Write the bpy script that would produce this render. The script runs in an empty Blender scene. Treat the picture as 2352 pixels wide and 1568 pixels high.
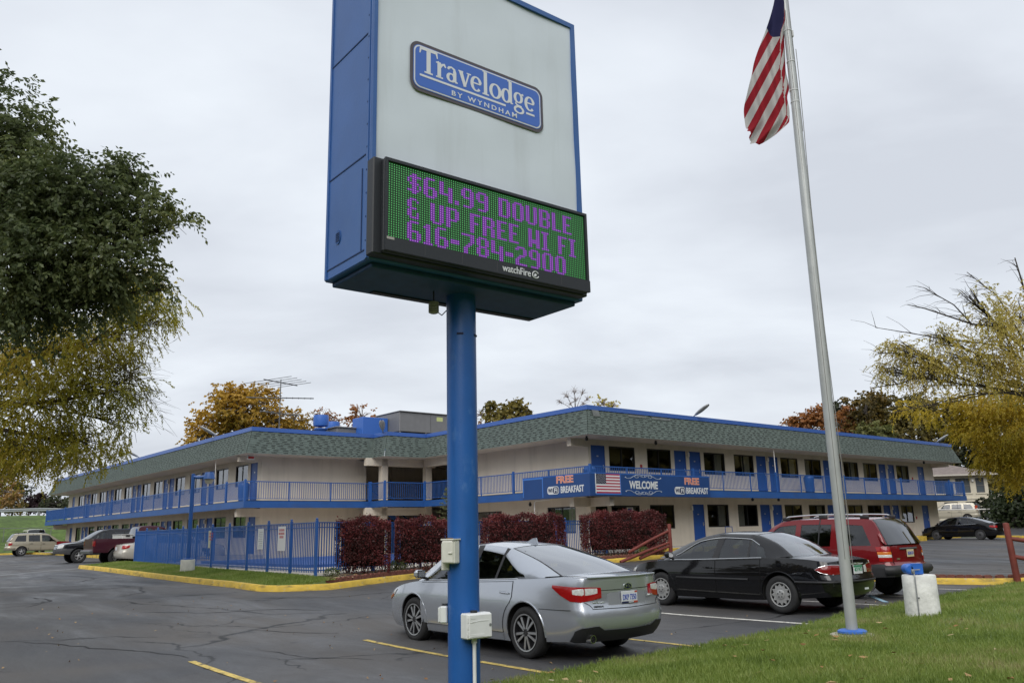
import bpy, bmesh, math, random
import numpy as np
from mathutils import Vector, Matrix
random.seed(7); RNG = np.random.default_rng(11)
sc = bpy.context.scene
rad = math.radians
COL = sc.collection

# ------------------------------------------------------------------ camera
HC = 1.7
PITCH, ROLL = rad(12.876), rad(1.30)
cam_d = bpy.data.cameras.new('camera'); cam = bpy.data.objects.new('camera', cam_d); COL.objects.link(cam)
cam_d.sensor_width = 36.0; cam_d.lens = 36.0*1900/2351.0
cam_d.clip_start = 0.05; cam_d.clip_end = 3000
_F = Vector((0, math.cos(PITCH), math.sin(PITCH))); _U0 = Vector((0, -math.sin(PITCH), math.cos(PITCH))); _R0 = Vector((1, 0, 0))
_R = math.cos(ROLL)*_R0 - math.sin(ROLL)*_U0; _U = math.sin(ROLL)*_R0 + math.cos(ROLL)*_U0
cam.matrix_world = Matrix(((_R.x, _U.x, -_F.x, 0), (_R.y, _U.y, -_F.y, 0), (_R.z, _U.z, -_F.z, HC), (0, 0, 0, 1)))
sc.camera = cam

# ------------------------------------------------------------------ sky, sun, exposure
SUN_EL, SUN_ROT = rad(42), rad(190)
world = bpy.data.worlds.new('World'); sc.world = world; world.use_nodes = True
nt = world.node_tree; N = nt.nodes; L = nt.links
for n in list(N): N.remove(n)
out = N.new('ShaderNodeOutputWorld'); bg = N.new('ShaderNodeBackground'); bg.inputs['Strength'].default_value = 0.1
sky = N.new('ShaderNodeTexSky'); sky.sky_type = 'NISHITA'; sky.sun_disc = False
sky.sun_elevation = SUN_EL; sky.sun_rotation = SUN_ROT; sky.air_density = 1.5; sky.dust_density = 3.0
tc = N.new('ShaderNodeTexCoord'); sep = N.new('ShaderNodeSeparateXYZ'); L.new(tc.outputs['Generated'], sep.inputs[0])
def wmath(op, a, b=None, v=None):
    m = N.new('ShaderNodeMath'); m.operation = op
    if hasattr(a, 'node'): L.new(a, m.inputs[0])
    else: m.inputs[0].default_value = a
    if b is not None:
        if hasattr(b, 'node'): L.new(b, m.inputs[1])
        else: m.inputs[1].default_value = b
    return m.outputs[0]
zz = wmath('ADD', wmath('MAXIMUM', sep.outputs[2], 0.0), 0.22)
comb = N.new('ShaderNodeCombineXYZ'); L.new(wmath('DIVIDE', sep.outputs[0], zz), comb.inputs[0]); L.new(wmath('DIVIDE', sep.outputs[1], zz), comb.inputs[1])
nz = N.new('ShaderNodeTexNoise'); nz.inputs['Scale'].default_value = 1.5; nz.inputs['Detail'].default_value = 6; nz.inputs['Roughness'].default_value = 0.5; nz.inputs['Distortion'].default_value = 0.2
mp = N.new('ShaderNodeMapping'); mp.inputs['Location'].default_value = (1.9, 0.6, 0); mp.inputs['Scale'].default_value = (0.75, 1.15, 1); mp.inputs['Rotation'].default_value = (0, 0, 0.5)
L.new(comb.outputs[0], mp.inputs[0]); L.new(mp.outputs[0], nz.inputs['Vector'])
cr = N.new('ShaderNodeValToRGB'); el = cr.color_ramp.elements
el[0].position = 0.34; el[0].color = (0.50, 0.53, 0.585, 1); el[1].position = 0.66; el[1].color = (0.675, 0.715, 0.765, 1)
e_ = el.new(0.5); e_.color = (0.59, 0.625, 0.68, 1)
L.new(nz.outputs['Fac'], cr.inputs[0])
scl = N.new('ShaderNodeVectorMath'); scl.operation = 'SCALE'; scl.inputs['Scale'].default_value = 10.0; L.new(cr.outputs[0], scl.inputs[0])
mix = N.new('ShaderNodeMixRGB'); mix.inputs[0].default_value = 0.04; L.new(scl.outputs[0], mix.inputs[1]); L.new(sky.outputs[0], mix.inputs[2])
L.new(mix.outputs[0], bg.inputs[0]); L.new(bg.outputs[0], out.inputs[0])
sun_d = bpy.data.lights.new('sun', 'SUN'); sun_d.energy = 1.5; sun_d.angle = rad(45); sun_d.color = (1.0, 0.97, 0.93)
sun = bpy.data.objects.new('sun', sun_d); COL.objects.link(sun); sun.location = (0, -20, 60)
_sd = Vector((math.sin(SUN_ROT)*math.cos(SUN_EL), math.cos(SUN_ROT)*math.cos(SUN_EL), math.sin(SUN_EL)))
sun.rotation_euler = _sd.to_track_quat('Z', 'Y').to_euler()
sc.view_settings.view_transform = 'Standard'; sc.view_settings.look = 'None'; sc.view_settings.exposure = 0.42; sc.view_settings.gamma = 1.0
sc.view_settings.use_curve_mapping = False
sc.render.engine = 'CYCLES'
sc.cycles.max_bounces = 8; sc.cycles.transparent_max_bounces = 16; sc.cycles.caustics_reflective = False; sc.cycles.caustics_refractive = False
sc.cycles.use_denoising = True

# ------------------------------------------------------------------ site frame: u along the right wing, v along the left wing
ANG = rad(39.74); UX, UY = math.cos(ANG), math.sin(ANG)
def W(u, v, z=0.0): return Vector((u*UX - v*UY, u*UY + v*UX, z))
def UVof(x, y): return x*UX + y*UY, -x*UY + y*UX
def S(t):
    t = np.clip(t, 0, 1); return t*t*(3-2*t)
def G(a, b):           # height of the asphalt
    return (.03+.37*S((b-10)/13)+.10*S((b-24)/16)+.12*S((b-60)/15)*(1-S((a-30)/20))+.09*S((a-12)/3)*(1-S((b-10)/12))
            + .10*S((a-20)/8)*S((b-18)/6)+1.15*S((a-66)/14))
def LE(a): return 7.35 + .062*(a-2)          # the lawn's edge (v) along the parking stalls
def lawn_z(a, b): return G(a, b) + .055 + .16*S((LE(a)-b)/2.2)

# ------------------------------------------------------------------ materials
MATS = {}
def new_mat(name):
    m = bpy.data.materials.new(name); m.use_nodes = True
    n = m.node_tree.nodes; b = n['Principled BSDF']
    return m, n, m.node_tree.links, b
def P(name, col, rough=.5, metal=0, spec=.5, noise=0, nscale=8, coat=0, bump=0, bscale=60, emit=None, est=1, coord='Object', ndetail=5, alpha=None):
    if name in MATS: return MATS[name]
    m, n, l, b = new_mat(name)
    b.inputs['Base Color'].default_value = (*col, 1); b.inputs['Roughness'].default_value = rough; b.inputs['Metallic'].default_value = metal
    b.inputs['Specular IOR Level'].default_value = spec
    if coat: b.inputs['Specular IOR Level'].default_value = .1; b.inputs['Coat Weight'].default_value = coat; b.inputs['Coat Roughness'].default_value = .04
    tcn = n.new('ShaderNodeTexCoord')
    if noise:
        t = n.new('ShaderNodeTexNoise'); t.inputs['Scale'].default_value = nscale; t.inputs['Detail'].default_value = ndetail; l.new(tcn.outputs[coord], t.inputs['Vector'])
        r = n.new('ShaderNodeMapRange'); r.inputs[1].default_value = .3; r.inputs[2].default_value = .7; r.inputs[3].default_value = 1-noise; r.inputs[4].default_value = 1+noise
        l.new(t.outputs['Fac'], r.inputs[0])
        mx = n.new('ShaderNodeVectorMath'); mx.operation = 'SCALE'; mx.inputs[0].default_value = col; l.new(r.outputs[0], mx.inputs['Scale']); l.new(mx.outputs[0], b.inputs['Base Color'])
    if bump:
        t2 = n.new('ShaderNodeTexNoise'); t2.inputs['Scale'].default_value = bscale; t2.inputs['Detail'].default_value = 3; l.new(tcn.outputs[coord], t2.inputs['Vector'])
        bp = n.new('ShaderNodeBump'); bp.inputs['Strength'].default_value = bump; bp.inputs['Distance'].default_value = .02; l.new(t2.outputs['Fac'], bp.inputs['Height']); l.new(bp.outputs[0], b.inputs['Normal'])
    if emit: b.inputs['Emission Color'].default_value = (*emit, 1); b.inputs['Emission Strength'].default_value = est
    MATS[name] = m; return m
def wear(m, col, scale, lo, hi, amount, rough=.6, detail=7):
    """dirt, chips or streaks of another colour over a painted surface"""
    n, l = m.node_tree.nodes, m.node_tree.links; b = n['Principled BSDF']; inp = b.inputs['Base Color']
    tcn = n.new('ShaderNodeTexCoord'); mp = n.new('ShaderNodeMapping'); mp.inputs['Scale'].default_value = scale; l.new(tcn.outputs['Object'], mp.inputs[0])
    t = n.new('ShaderNodeTexNoise'); t.inputs['Scale'].default_value = 1.0; t.inputs['Detail'].default_value = detail; t.inputs['Roughness'].default_value = rough; l.new(mp.outputs[0], t.inputs['Vector'])
    r = n.new('ShaderNodeMapRange'); r.inputs[1].default_value = lo; r.inputs[2].default_value = hi; r.inputs[3].default_value = 0; r.inputs[4].default_value = amount; l.new(t.outputs['Fac'], r.inputs[0])
    x = n.new('ShaderNodeMixRGB'); x.inputs[2].default_value = (*col, 1); l.new(r.outputs[0], x.inputs[0])
    if inp.links: l.new(inp.links[0].from_socket, x.inputs[1])
    else: x.inputs[1].default_value = inp.default_value
    l.new(x.outputs[0], inp); return m
def LEAF(name, stops, scale=1.2, trans=.35, rough=.55):
    """leaf material: colour varies leaf by leaf and in large drifts through the crown"""
    if name in MATS: return MATS[name]
    m, n, l, b = new_mat(name); n.remove(b); o = n['Material Output']
    g_ = n.new('ShaderNodeNewGeometry'); t = n.new('ShaderNodeTexCoord'); nn = n.new('ShaderNodeTexNoise'); nn.inputs['Scale'].default_value = scale; nn.inputs['Detail'].default_value = 2
    l.new(t.outputs['Object'], nn.inputs['Vector'])
    a1 = n.new('ShaderNodeMath'); a1.operation = 'MULTIPLY_ADD'; l.new(g_.outputs['Random Per Island'], a1.inputs[0]); a1.inputs[1].default_value = .5
    a2 = n.new('ShaderNodeMath'); a2.operation = 'MULTIPLY_ADD'; l.new(nn.outputs['Fac'], a2.inputs[0]); a2.inputs[1].default_value = 1.6; a2.inputs[2].default_value = -.55
    l.new(a2.outputs[0], a1.inputs[2])
    r = n.new('ShaderNodeValToRGB'); E = r.color_ramp.elements
    E[0].position = 0; E[0].color = (*stops[0], 1); E[1].position = 1; E[1].color = (*stops[-1], 1)
    for i, c in enumerate(stops[1:-1]):
        e = E.new((i+1)/(len(stops)-1)); e.color = (*c, 1)
    l.new(a1.outputs[0], r.inputs[0])
    d = n.new('ShaderNodeBsdfDiffuse'); tr = n.new('ShaderNodeBsdfTranslucent'); gl = n.new('ShaderNodeBsdfGlossy'); gl.inputs['Roughness'].default_value = rough
    mx = n.new('ShaderNodeMixShader'); mx.inputs[0].default_value = trans; mx2 = n.new('ShaderNodeMixShader'); mx2.inputs[0].default_value = .03
    l.new(r.outputs[0], d.inputs[0]); l.new(r.outputs[0], tr.inputs[0]); l.new(d.outputs[0], mx.inputs[1]); l.new(tr.outputs[0], mx.inputs[2])
    l.new(mx.outputs[0], mx2.inputs[1]); l.new(gl.outputs[0], mx2.inputs[2]); l.new(mx2.outputs[0], o.inputs[0])
    MATS[name] = m; return m
def GLASS(name, tint, refl=.12, rough=.02, expo=2.2):
    """window glass: tinted see-through pane with a mirror sheen that grows at grazing angles"""
    if name in MATS: return MATS[name]
    m, n, l, b = new_mat(name); n.remove(b); o = n['Material Output']
    tr = n.new('ShaderNodeBsdfTransparent'); tr.inputs[0].default_value = (*tint, 1)
    gl = n.new('ShaderNodeBsdfGlossy'); gl.inputs['Roughness'].default_value = rough; gl.inputs[0].default_value = (.95, .97, 1, 1)
    lw = n.new('ShaderNodeLayerWeight'); lw.inputs[0].default_value = .35
    r = n.new('ShaderNodeMapRange'); r.inputs[3].default_value = refl; r.inputs[4].default_value = .95; l.new(lw.outputs['Facing'], r.inputs[0])
    pw = n.new('ShaderNodeMath'); pw.operation = 'POWER'; l.new(lw.outputs['Facing'], pw.inputs[0]); pw.inputs[1].default_value = expo; l.new(pw.outputs[0], r.inputs[0])
    mx = n.new('ShaderNodeMixShader'); l.new(r.outputs[0], mx.inputs[0]); l.new(tr.outputs[0], mx.inputs[1]); l.new(gl.outputs[0], mx.inputs[2]); l.new(mx.outputs[0], o.inputs[0])
    MATS[name] = m; return m

# ------------------------------------------------------------------ mesh building
class MB:
    def __init__(s): s.v = []; s.f = []; s.m = []; s.uv = {}
    def add(s, vs, fs, mat=0, M=None):
        o = len(s.v)
        for p in vs:
            p = Vector(p)
            s.v.append(M @ p if M is not None else p)
        for f in fs: s.f.append(tuple(i+o for i in f)); s.m.append(mat)
        return s
    def box(s, a, b, mat=0, M=None):
        (x0, y0, z0), (x1, y1, z1) = a, b
        return s.add([(x0,y0,z0),(x1,y0,z0),(x1,y1,z0),(x0,y1,z0),(x0,y0,z1),(x1,y0,z1),(x1,y1,z1),(x0,y1,z1)],
                     [(0,3,2,1),(4,5,6,7),(0,1,5,4),(1,2,6,5),(2,3,7,6),(3,0,4,7)], mat, M)
    def bbox(s, a, b, bev=.01, mat=0, M=None):       # box with chamfered edges
        (x0, y0, z0), (x1, y1, z1) = a, b; e = min(bev, (x1-x0)/2.1, (y1-y0)/2.1, (z1-z0)/2.1); vs = []; 
        for z, i in ((z0, e), (z0+e, 0), (z1-e, 0), (z1, e)):
            for (x, y) in ((x0+i+e*(i==0), y0+i), (x1-i-e*(i==0), y0+i), (x1-i, y0+i+e*(i==0)), (x1-i, y1-i-e*(i==0)), (x1-i-e*(i==0), y1-i), (x0+i+e*(i==0), y1-i), (x0+i, y1-i-e*(i==0)), (x0+i, y0+i+e*(i==0))): vs.append((x, y, z))
        fs = [tuple(range(7, -1, -1)), tuple(range(24, 32))]
        for k in range(3):
            for j in range(8): fs.append((k*8+j, k*8+(j+1) % 8, k*8+8+(j+1) % 8, k*8+8+j))
        return s.add(vs, fs, mat, M)
    def tube(s, p0, p1, r0, r1=None, n=8, mat=0, caps=True, M=None):
        p0 = Vector(p0); p1 = Vector(p1); r1 = r0 if r1 is None else r1
        d = (p1-p0).normalized(); a = d.orthogonal().normalized(); b = d.cross(a); vs = []
        for (p, r) in ((p0, r0), (p1, r1)):
            for k in range(n):
                t = 2*math.pi*k/n; vs.append(p + a*math.cos(t)*r + b*math.sin(t)*r)
        fs = [(k, (k+1) % n, n+(k+1) % n, n+k) for k in range(n)]
        if caps: fs += [tuple(range(n-1, -1, -1)), tuple(range(n, 2*n))]
        return s.add(vs, fs, mat, M)
    def path(s, pts, r, n=6, mat=0, M=None):         # tube along a polyline, r a number or a list
        pts = [Vector(p) for p in pts]; vs = []; fs = []; m_ = len(pts)
        up = None
        for i, p in enumerate(pts):
            d = (pts[min(i+1, m_-1)] - pts[max(i-1, 0)]).normalized()
            if up is None: up = d.orthogonal().normalized()
            a = (up - d*up.dot(d)).normalized(); up = a; b = d.cross(a); rr = r[i] if isinstance(r, (list, tuple)) else r
            for k in range(n):
                t = 2*math.pi*k/n; vs.append(p + a*math.cos(t)*rr + b*math.sin(t)*rr)
        for i in range(m_-1):
            for k in range(n): fs.append((i*n+k, i*n+(k+1) % n, (i+1)*n+(k+1) % n, (i+1)*n+k))
        fs += [tuple(range(n-1, -1, -1)), tuple(range((m_-1)*n, m_*n))]
        return s.add(vs, fs, mat, M)
    def lathe(s, prof, n=24, mat=0, M=None, axis='z', closed=False):   # prof: (r, h)
        vs = []; fs = []; k_ = len(prof)
        for (r, h) in prof:
            for k in range(n):
                t = 2*math.pi*k/n; c, q = r*math.cos(t), r*math.sin(t)
                vs.append((c, q, h) if axis == 'z' else ((c, h, -q) if axis == 'y' else (h, c, q)))
        for i in range(k_ if closed else k_-1):
            j = (i+1) % k_
            for k in range(n): fs.append((i*n+k, i*n+(k+1) % n, j*n+(k+1) % n, j*n+k))
        if not closed:
            if prof[0][0] > 1e-6: fs.append(tuple(range(n-1, -1, -1)))
            if prof[-1][0] > 1e-6: fs.append(tuple(range((k_-1)*n, k_*n)))
        return s.add(vs, fs, mat, M)
    def grid(s, rows, mat=0, M=None, flip=False):    # rows: list of equally long lists of points
        n = len(rows[0]); vs = [p for r in rows for p in r]; fs = []
        for i in range(len(rows)-1):
            for k in range(n-1):
                f = (i*n+k, i*n+k+1, (i+1)*n+k+1, (i+1)*n+k); fs.append(f[::-1] if flip else f)
        return s.add(vs, fs, mat, M)
    def poly(s, pts, mat=0, M=None): return s.add(pts, [tuple(range(len(pts)))], mat, M)
    def prism(s, pts, d, mat=0, M=None):             # planar polygon pushed along d
        d = Vector(d); n = len(pts); vs = [Vector(p) for p in pts] + [Vector(p)+d for p in pts]
        return s.add(vs, [tuple(range(n-1, -1, -1)), tuple(range(n, 2*n))] + [(k, (k+1) % n, n+(k+1) % n, n+k) for k in range(n)], mat, M)
    def mesh(s, name, mats, org=(0, 0, 0), smooth=None, weld=0):
        me = bpy.data.meshes.new(name); o = Vector(org)
        me.from_pydata([tuple(p-o) for p in s.v], [], s.f)
        for m in (mats if isinstance(mats, (list, tuple)) else [mats]): me.materials.append(m)
        if any(s.m): me.polygons.foreach_set('material_index', s.m)
        if weld or smooth is not None:
            bm = bmesh.new(); bm.from_mesh(me)
            if weld: bmesh.ops.remove_doubles(bm, verts=bm.verts, dist=weld)
            bmesh.ops.recalc_face_normals(bm, faces=bm.faces) if weld else None
            bm.to_mesh(me); bm.free()
        if smooth is not None:
            me.polygons.foreach_set('use_smooth', [True]*len(me.polygons)); me.set_sharp_from_angle(angle=rad(smooth))
        me.update(); return me
ORG = {}
def tag(o, label=None, cat=None, group=None, kind=None):
    if label: o['label'] = label
    if cat: o['category'] = cat
    if group: o['group'] = group
    if kind: o['kind'] = kind
    return o
def thing(name, label, cat, org=(0, 0, 0), rot=ANG, group=None, loc=None):
    """Empty at a thing's base; org is given in the site frame, parts are built in the same frame"""
    o = bpy.data.objects.new(name, None); COL.objects.link(o); o.empty_display_size = .2
    o.location = W(*org) if loc is None else loc; o.rotation_euler = (0, 0, rot)
    ORG[o.name] = Vector(org) if loc is None else Vector((0, 0, 0)); tag(o, label, cat, group); return o
def put(name, mesh_or_mb, mats=None, parent=None, org=(0, 0, 0), rot=None, smooth=None, weld=0, label=None, cat=None, group=None, kind=None, loc=None):
    """link one mesh object: a part under its parent, or a top-level thing of one mesh"""
    top = parent
    while top is not None and top.parent is not None: top = top.parent
    off = ORG.get(top.name, Vector((0, 0, 0))) if top is not None else Vector(org)
    me = mesh_or_mb.mesh(name, mats, off, smooth, weld) if isinstance(mesh_or_mb, MB) else mesh_or_mb
    o = bpy.data.objects.new(name, me); COL.objects.link(o)
    if parent is not None: o.parent = parent
    elif loc is not None: o.location = loc; o.rotation_euler = (0, 0, rot or 0)
    else: o.location = W(*org); o.rotation_euler = (0, 0, ANG if rot is None else rot)
    return tag(o, label, cat, group, kind)
def np_mesh(name, verts, quads, mats, midx=None, smooth=False):
    me = bpy.data.meshes.new(name); k = quads.shape[1]; nf = len(quads)
    me.vertices.add(len(verts)); me.vertices.foreach_set('co', np.ascontiguousarray(verts, dtype=np.float32).ravel())
    me.loops.add(nf*k); me.loops.foreach_set('vertex_index', np.ascontiguousarray(quads, dtype=np.int32).ravel())
    me.polygons.add(nf); me.polygons.foreach_set('loop_start', np.arange(0, nf*k, k, dtype=np.int32))
    for m in mats: me.materials.append(m)
    if midx is not None: me.polygons.foreach_set('material_index', np.ascontiguousarray(midx, dtype=np.int32))
    me.update(calc_edges=True); me.validate(); return me
def copy_tree(o, parent=None):
    c = o.copy(); COL.objects.link(c); c.parent = parent
    if o.name in ORG: ORG[c.name] = ORG[o.name]
    for ch in list(o.children): copy_tree(ch, c)
    return c
def text_mesh(body, width=None, height=None, bold=0.0, depth=0.004, squeeze=None, shear=0.0, spacing=1.0, fit=True):
    """lettering as a mesh in the XZ plane facing -Y, centred on x, base line at z = 0"""
    c = bpy.data.curves.new('lettering', 'FONT'); c.body = body; c.size = 1; c.offset = bold; c.extrude = .01; c.shear = shear; c.space_character = spacing; c.resolution_u = 3
    o = bpy.data.objects.new('lettering', c); COL.objects.link(o); bpy.context.view_layer.update()
    me = bpy.data.meshes.new_from_object(o.evaluated_get(bpy.context.evaluated_depsgraph_get()))
    bpy.data.objects.remove(o); bpy.data.curves.remove(c)
    co = np.empty(len(me.vertices)*3, dtype=np.float32); me.vertices.foreach_get('co', co); co = co.reshape(-1, 3)
    x0, x1 = co[:, 0].min(), co[:, 0].max(); y0, y1 = co[:, 1].min(), co[:, 1].max()
    sx = width/(x1-x0) if width else None; sy = height/(y1-y0) if height else None
    sx = sx or sy; sy = sy or sx
    vs = np.stack([(co[:, 0]-(x0+x1)/2)*sx, -np.where(co[:, 2] > 0, depth, -.001), (co[:, 1]-y0)*sy], 1)
    fs = [tuple(p.vertices) for p in me.polygons]; bpy.data.meshes.remove(me)
    return [Vector(p) for p in vs.tolist()], fs
# ------------------------------------------------------------------ asphalt, lawn and paving
def asphalt_mat():
    m, n, l, b = new_mat('asphalt'); tcn = n.new('ShaderNodeTexCoord')
    def noise(s, d=5, dist=0, r=.5, vec=None):
        t = n.new('ShaderNodeTexNoise'); t.inputs['Scale'].default_value = s; t.inputs['Detail'].default_value = d; t.inputs['Distortion'].default_value = dist; t.inputs['Roughness'].default_value = r
        l.new(vec or tcn.outputs['Object'], t.inputs['Vector']); return t.outputs['Fac']
    def rng(x, a, b_, c, d):
        r = n.new('ShaderNodeMapRange'); r.inputs[1].default_value = a; r.inputs[2].default_value = b_; r.inputs[3].default_value = c; r.inputs[4].default_value = d; l.new(x, r.inputs[0]); return r.outputs[0]
    def mixc(f, a, b_):
        x = n.new('ShaderNodeMixRGB'); l.new(f, x.inputs[0])
        for i, c in ((1, a), (2, b_)):
            if hasattr(c, 'node'): l.new(c, x.inputs[i])
            else: x.inputs[i].default_value = (*c, 1)
        return x.outputs[0]
    mp = n.new('ShaderNodeMapping'); mp.inputs['Rotation'].default_value = (0, 0, .5); mp.inputs['Scale'].default_value = (1, .33, 1); l.new(tcn.outputs['Object'], mp.inputs[0])
    big = noise(.22, 4, .6, .55); mid = noise(.9, 6, .5, .6, mp.outputs[0]); fine = noise(70, 3); spk = noise(160, 2)
    c = mixc(rng(big, .36, .64, 0, 1), (.044, .048, .056), (.088, .079, .071))
    c = mixc(rng(mid, .40, .72, 0, .6), c, (.036, .038, .043))
    c = mixc(rng(noise(.75, 4, .3, .55), .60, .70, 0, .55), c, (.030, .030, .033))
    c = mixc(rng(noise(1.9, 3), .66, .72, 0, .6), c, (.022, .022, .024))
    c = mixc(rng(fine, .35, .7, 0, .45), c, (.13, .13, .132))
    c = mixc(rng(spk, .66, .74, 0, .4), c, (.24, .24, .235))
    # cracks: edges of warped cells, broken up by a large drift
    ds = n.new('ShaderNodeTexNoise'); ds.inputs['Scale'].default_value = 1.1; ds.inputs['Detail'].default_value = 4; l.new(tcn.outputs['Object'], ds.inputs['Vector'])
    ad = n.new('ShaderNodeVectorMath'); ad.operation = 'MULTIPLY_ADD'; l.new(ds.outputs['Color'], ad.inputs[0]); ad.inputs[1].default_value = (1.1, 1.1, 0); l.new(tcn.outputs['Object'], ad.inputs[2])
    crk = None
    for scv, w, thr in ((.17, .006, .44), (.36, .010, .53)):
        v = n.new('ShaderNodeTexVoronoi'); v.feature = 'DISTANCE_TO_EDGE'; v.inputs['Scale'].default_value = scv; l.new(ad.outputs[0], v.inputs['Vector'])
        k = rng(v.outputs['Distance'], w*.4, w, 1, 0); gate = rng(noise(.33 if scv < .3 else .21, 3), thr, thr+.06, 0, 1)
        mm = n.new('ShaderNodeMath'); mm.operation = 'MULTIPLY'; l.new(k, mm.inputs[0]); l.new(gate, mm.inputs[1])
        if crk is None: crk = mm.outputs[0]
        else:
            x = n.new('ShaderNodeMath'); x.operation = 'MAXIMUM'; l.new(crk, x.inputs[0]); l.new(mm.outputs[0], x.inputs[1]); crk = x.outputs[0]
    c = mixc(crk, c, (.012, .012, .013)); l.new(c, b.inputs['Base Color'])
    l.new(rng(mid, .35, .7, .82, .36), b.inputs['Roughness']); b.inputs['Specular IOR Level'].default_value = .4
    bp = n.new('ShaderNodeBump'); bp.inputs['Strength'].default_value = .35; bp.inputs['Distance'].default_value = .01; l.new(fine, bp.inputs['Height']); l.new(bp.outputs[0], b.inputs['Normal'])
    return m
M_ASPH = asphalt_mat()
M_GRASSBASE = P('turf', (.125, .175, .042), .9, noise=.38, nscale=2.2, bump=.5, bscale=40); wear(M_GRASSBASE, (.20, .15, .075), (.9, .9, .9), .56, .68, .6)
M_FIELD = P('field', (.085, .095, .06), .95, noise=.35, nscale=.35)
M_CONC = P('concrete', (.46, .43, .37), .85, noise=.16, nscale=3, bump=.2, bscale=30)
M_WALK = P('pavement_concrete', (.33, .31, .29), .85, noise=.14, nscale=1.4, bump=.2, bscale=40)
M_YEL = P('kerb_yellow', (.62, .42, .055), .7, noise=.22, nscale=3.0, bump=.3, bscale=25)
wear(M_YEL, (.16, .12, .05), (2.2, 2.2, 9), .54, .66, .7); wear(M_YEL, (.40, .38, .33), (7, 7, 14), .60, .68, .7)
M_LINEY = P('line_yellow', (.58, .43, .12), .75, noise=.3, nscale=14)
M_LINEW = P('line_white', (.62, .60, .54), .75, noise=.28, nscale=12); wear(M_LINEY, (.06, .06, .062), (9, 9, 9), .56, .66, .85); wear(M_LINEW, (.07, .07, .072), (9, 9, 9), .58, .68, .8)
M_LINEB = P('line_blue', (.30, .47, .58), .75, noise=.25, nscale=12)
M_MULCH = P('mulch', (.085, .055, .038), .95, noise=.5, nscale=14, bump=.8, bscale=30)
M_BRICK = P('edging_brick', (.17, .062, .045), .85, noise=.3, nscale=9)

def sheet(name, us, vs, zf, mat, kind='structure'):
    A, B = np.meshgrid(np.array(us, float), np.array(vs, float), indexing='ij'); Z = zf(A, B)
    co = np.stack([A.ravel(), B.ravel(), Z.ravel()], 1); nu, nv = A.shape
    i = np.arange(nu*nv).reshape(nu, nv); q = np.stack([i[:-1, :-1].ravel(), i[1:, :-1].ravel(), i[1:, 1:].ravel(), i[:-1, 1:].ravel()], 1)
    me = np_mesh(name, co, q, [mat]); me.polygons.foreach_set('use_smooth', [True]*len(me.polygons))
    o = bpy.data.objects.new(name, me); COL.objects.link(o); o.rotation_euler = (0, 0, ANG); return tag(o, kind=kind)
def axis(*segs):
    r = []
    for a, b, st in segs: r += list(np.arange(a, b, st))
    return r + [segs[-1][1]]
sheet('ground', axis((-1500, -100, 200), (-100, 120, 10), (120, 1500, 230)), axis((-1500, -40, 180), (-40, 130, 10), (130, 1800, 240)), lambda a, b: G(a, b)-.06, M_FIELD)
sheet('parking_lot', axis((-60, -6, 3), (-6, 40, .5), (40, 100, 2)), axis((-20, 5, 2.5), (5, 30, .5), (30, 88, 2)), G, M_ASPH)
# lawn in front of the stalls
def lawn_sheet():
    us = np.array(axis((-14, 0, 1), (0, 26, .33), (26, 60, 2))); ts = np.array([0, .004, .02, .06, .12, .2, .3, .42, .55, .7, .85, 1.0])
    A = np.repeat(us[:, None], len(ts), 1); B = LE(A) - ts[None, :]*18 + .05*np.sin(A*3.1) + .03*np.sin(A*7.7)
    Z = lawn_z(A, B); Z[:, 0] = G(A[:, 0], B[:, 0]) - .03
    co = np.stack([A.ravel(), B.ravel(), Z.ravel()], 1); nu, nv = A.shape; i = np.arange(nu*nv).reshape(nu, nv)
    q = np.stack([i[:-1, :-1].ravel(), i[:-1, 1:].ravel(), i[1:, 1:].ravel(), i[1:, :-1].ravel()], 1)
    o = bpy.data.objects.new('lawn', np_mesh('lawn', co, q, [M_GRASSBASE])); COL.objects.link(o); o.rotation_euler = (0, 0, ANG); tag(o, kind='structure')
lawn_sheet()
M_BLADE = LEAF('grass_blade', [(.10, .15, .026), (.17, .24, .042), (.235, .295, .066), (.32, .30, .13)], scale=.9, trans=.3)
def blades(name, n, sampler, hmin, hmax, w, label):
    a, b, z = sampler(n); n = len(a); th = RNG.uniform(0, 2*np.pi, n); h = RNG.uniform(hmin, hmax, n); ww = w*RNG.uniform(.7, 1.3, n)
    lean = RNG.normal(0, .45, (n, 2))*h[:, None]
    v0 = np.stack([a-np.cos(th)*ww, b-np.sin(th)*ww, z-.01], 1); v1 = np.stack([a+np.cos(th)*ww, b+np.sin(th)*ww, z-.01], 1); v2 = np.stack([a+lean[:, 0], b+lean[:, 1], z+h], 1)
    vs = np.stack([v0, v1, v2], 1).reshape(-1, 3); q = np.arange(n*3).reshape(n, 3)
    o = bpy.data.objects.new(name, np_mesh(name, vs, q, [M_BLADE])); COL.objects.link(o); o.rotation_euler = (0, 0, ANG); tag(o, label, 'grass', kind='stuff')
def samp_lawn(n):
    y = 6.8*np.exp(RNG.uniform(0, 1, n)*math.log(30/6.8)); x = (RNG.uniform(-.10, 1.0, n))*y; a, b = x*UX+y*UY, -x*UY+y*UX
    k = (b < LE(a)+.04*np.sin(a*5)) & (b > -6) & (a < 40); a, b = a[k], b[k]; return a, b, lawn_z(a, b)
blades('lawn_grass', 380000, samp_lawn, .025, .075, .0065, 'short mown green grass covering the front lawn')
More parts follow.
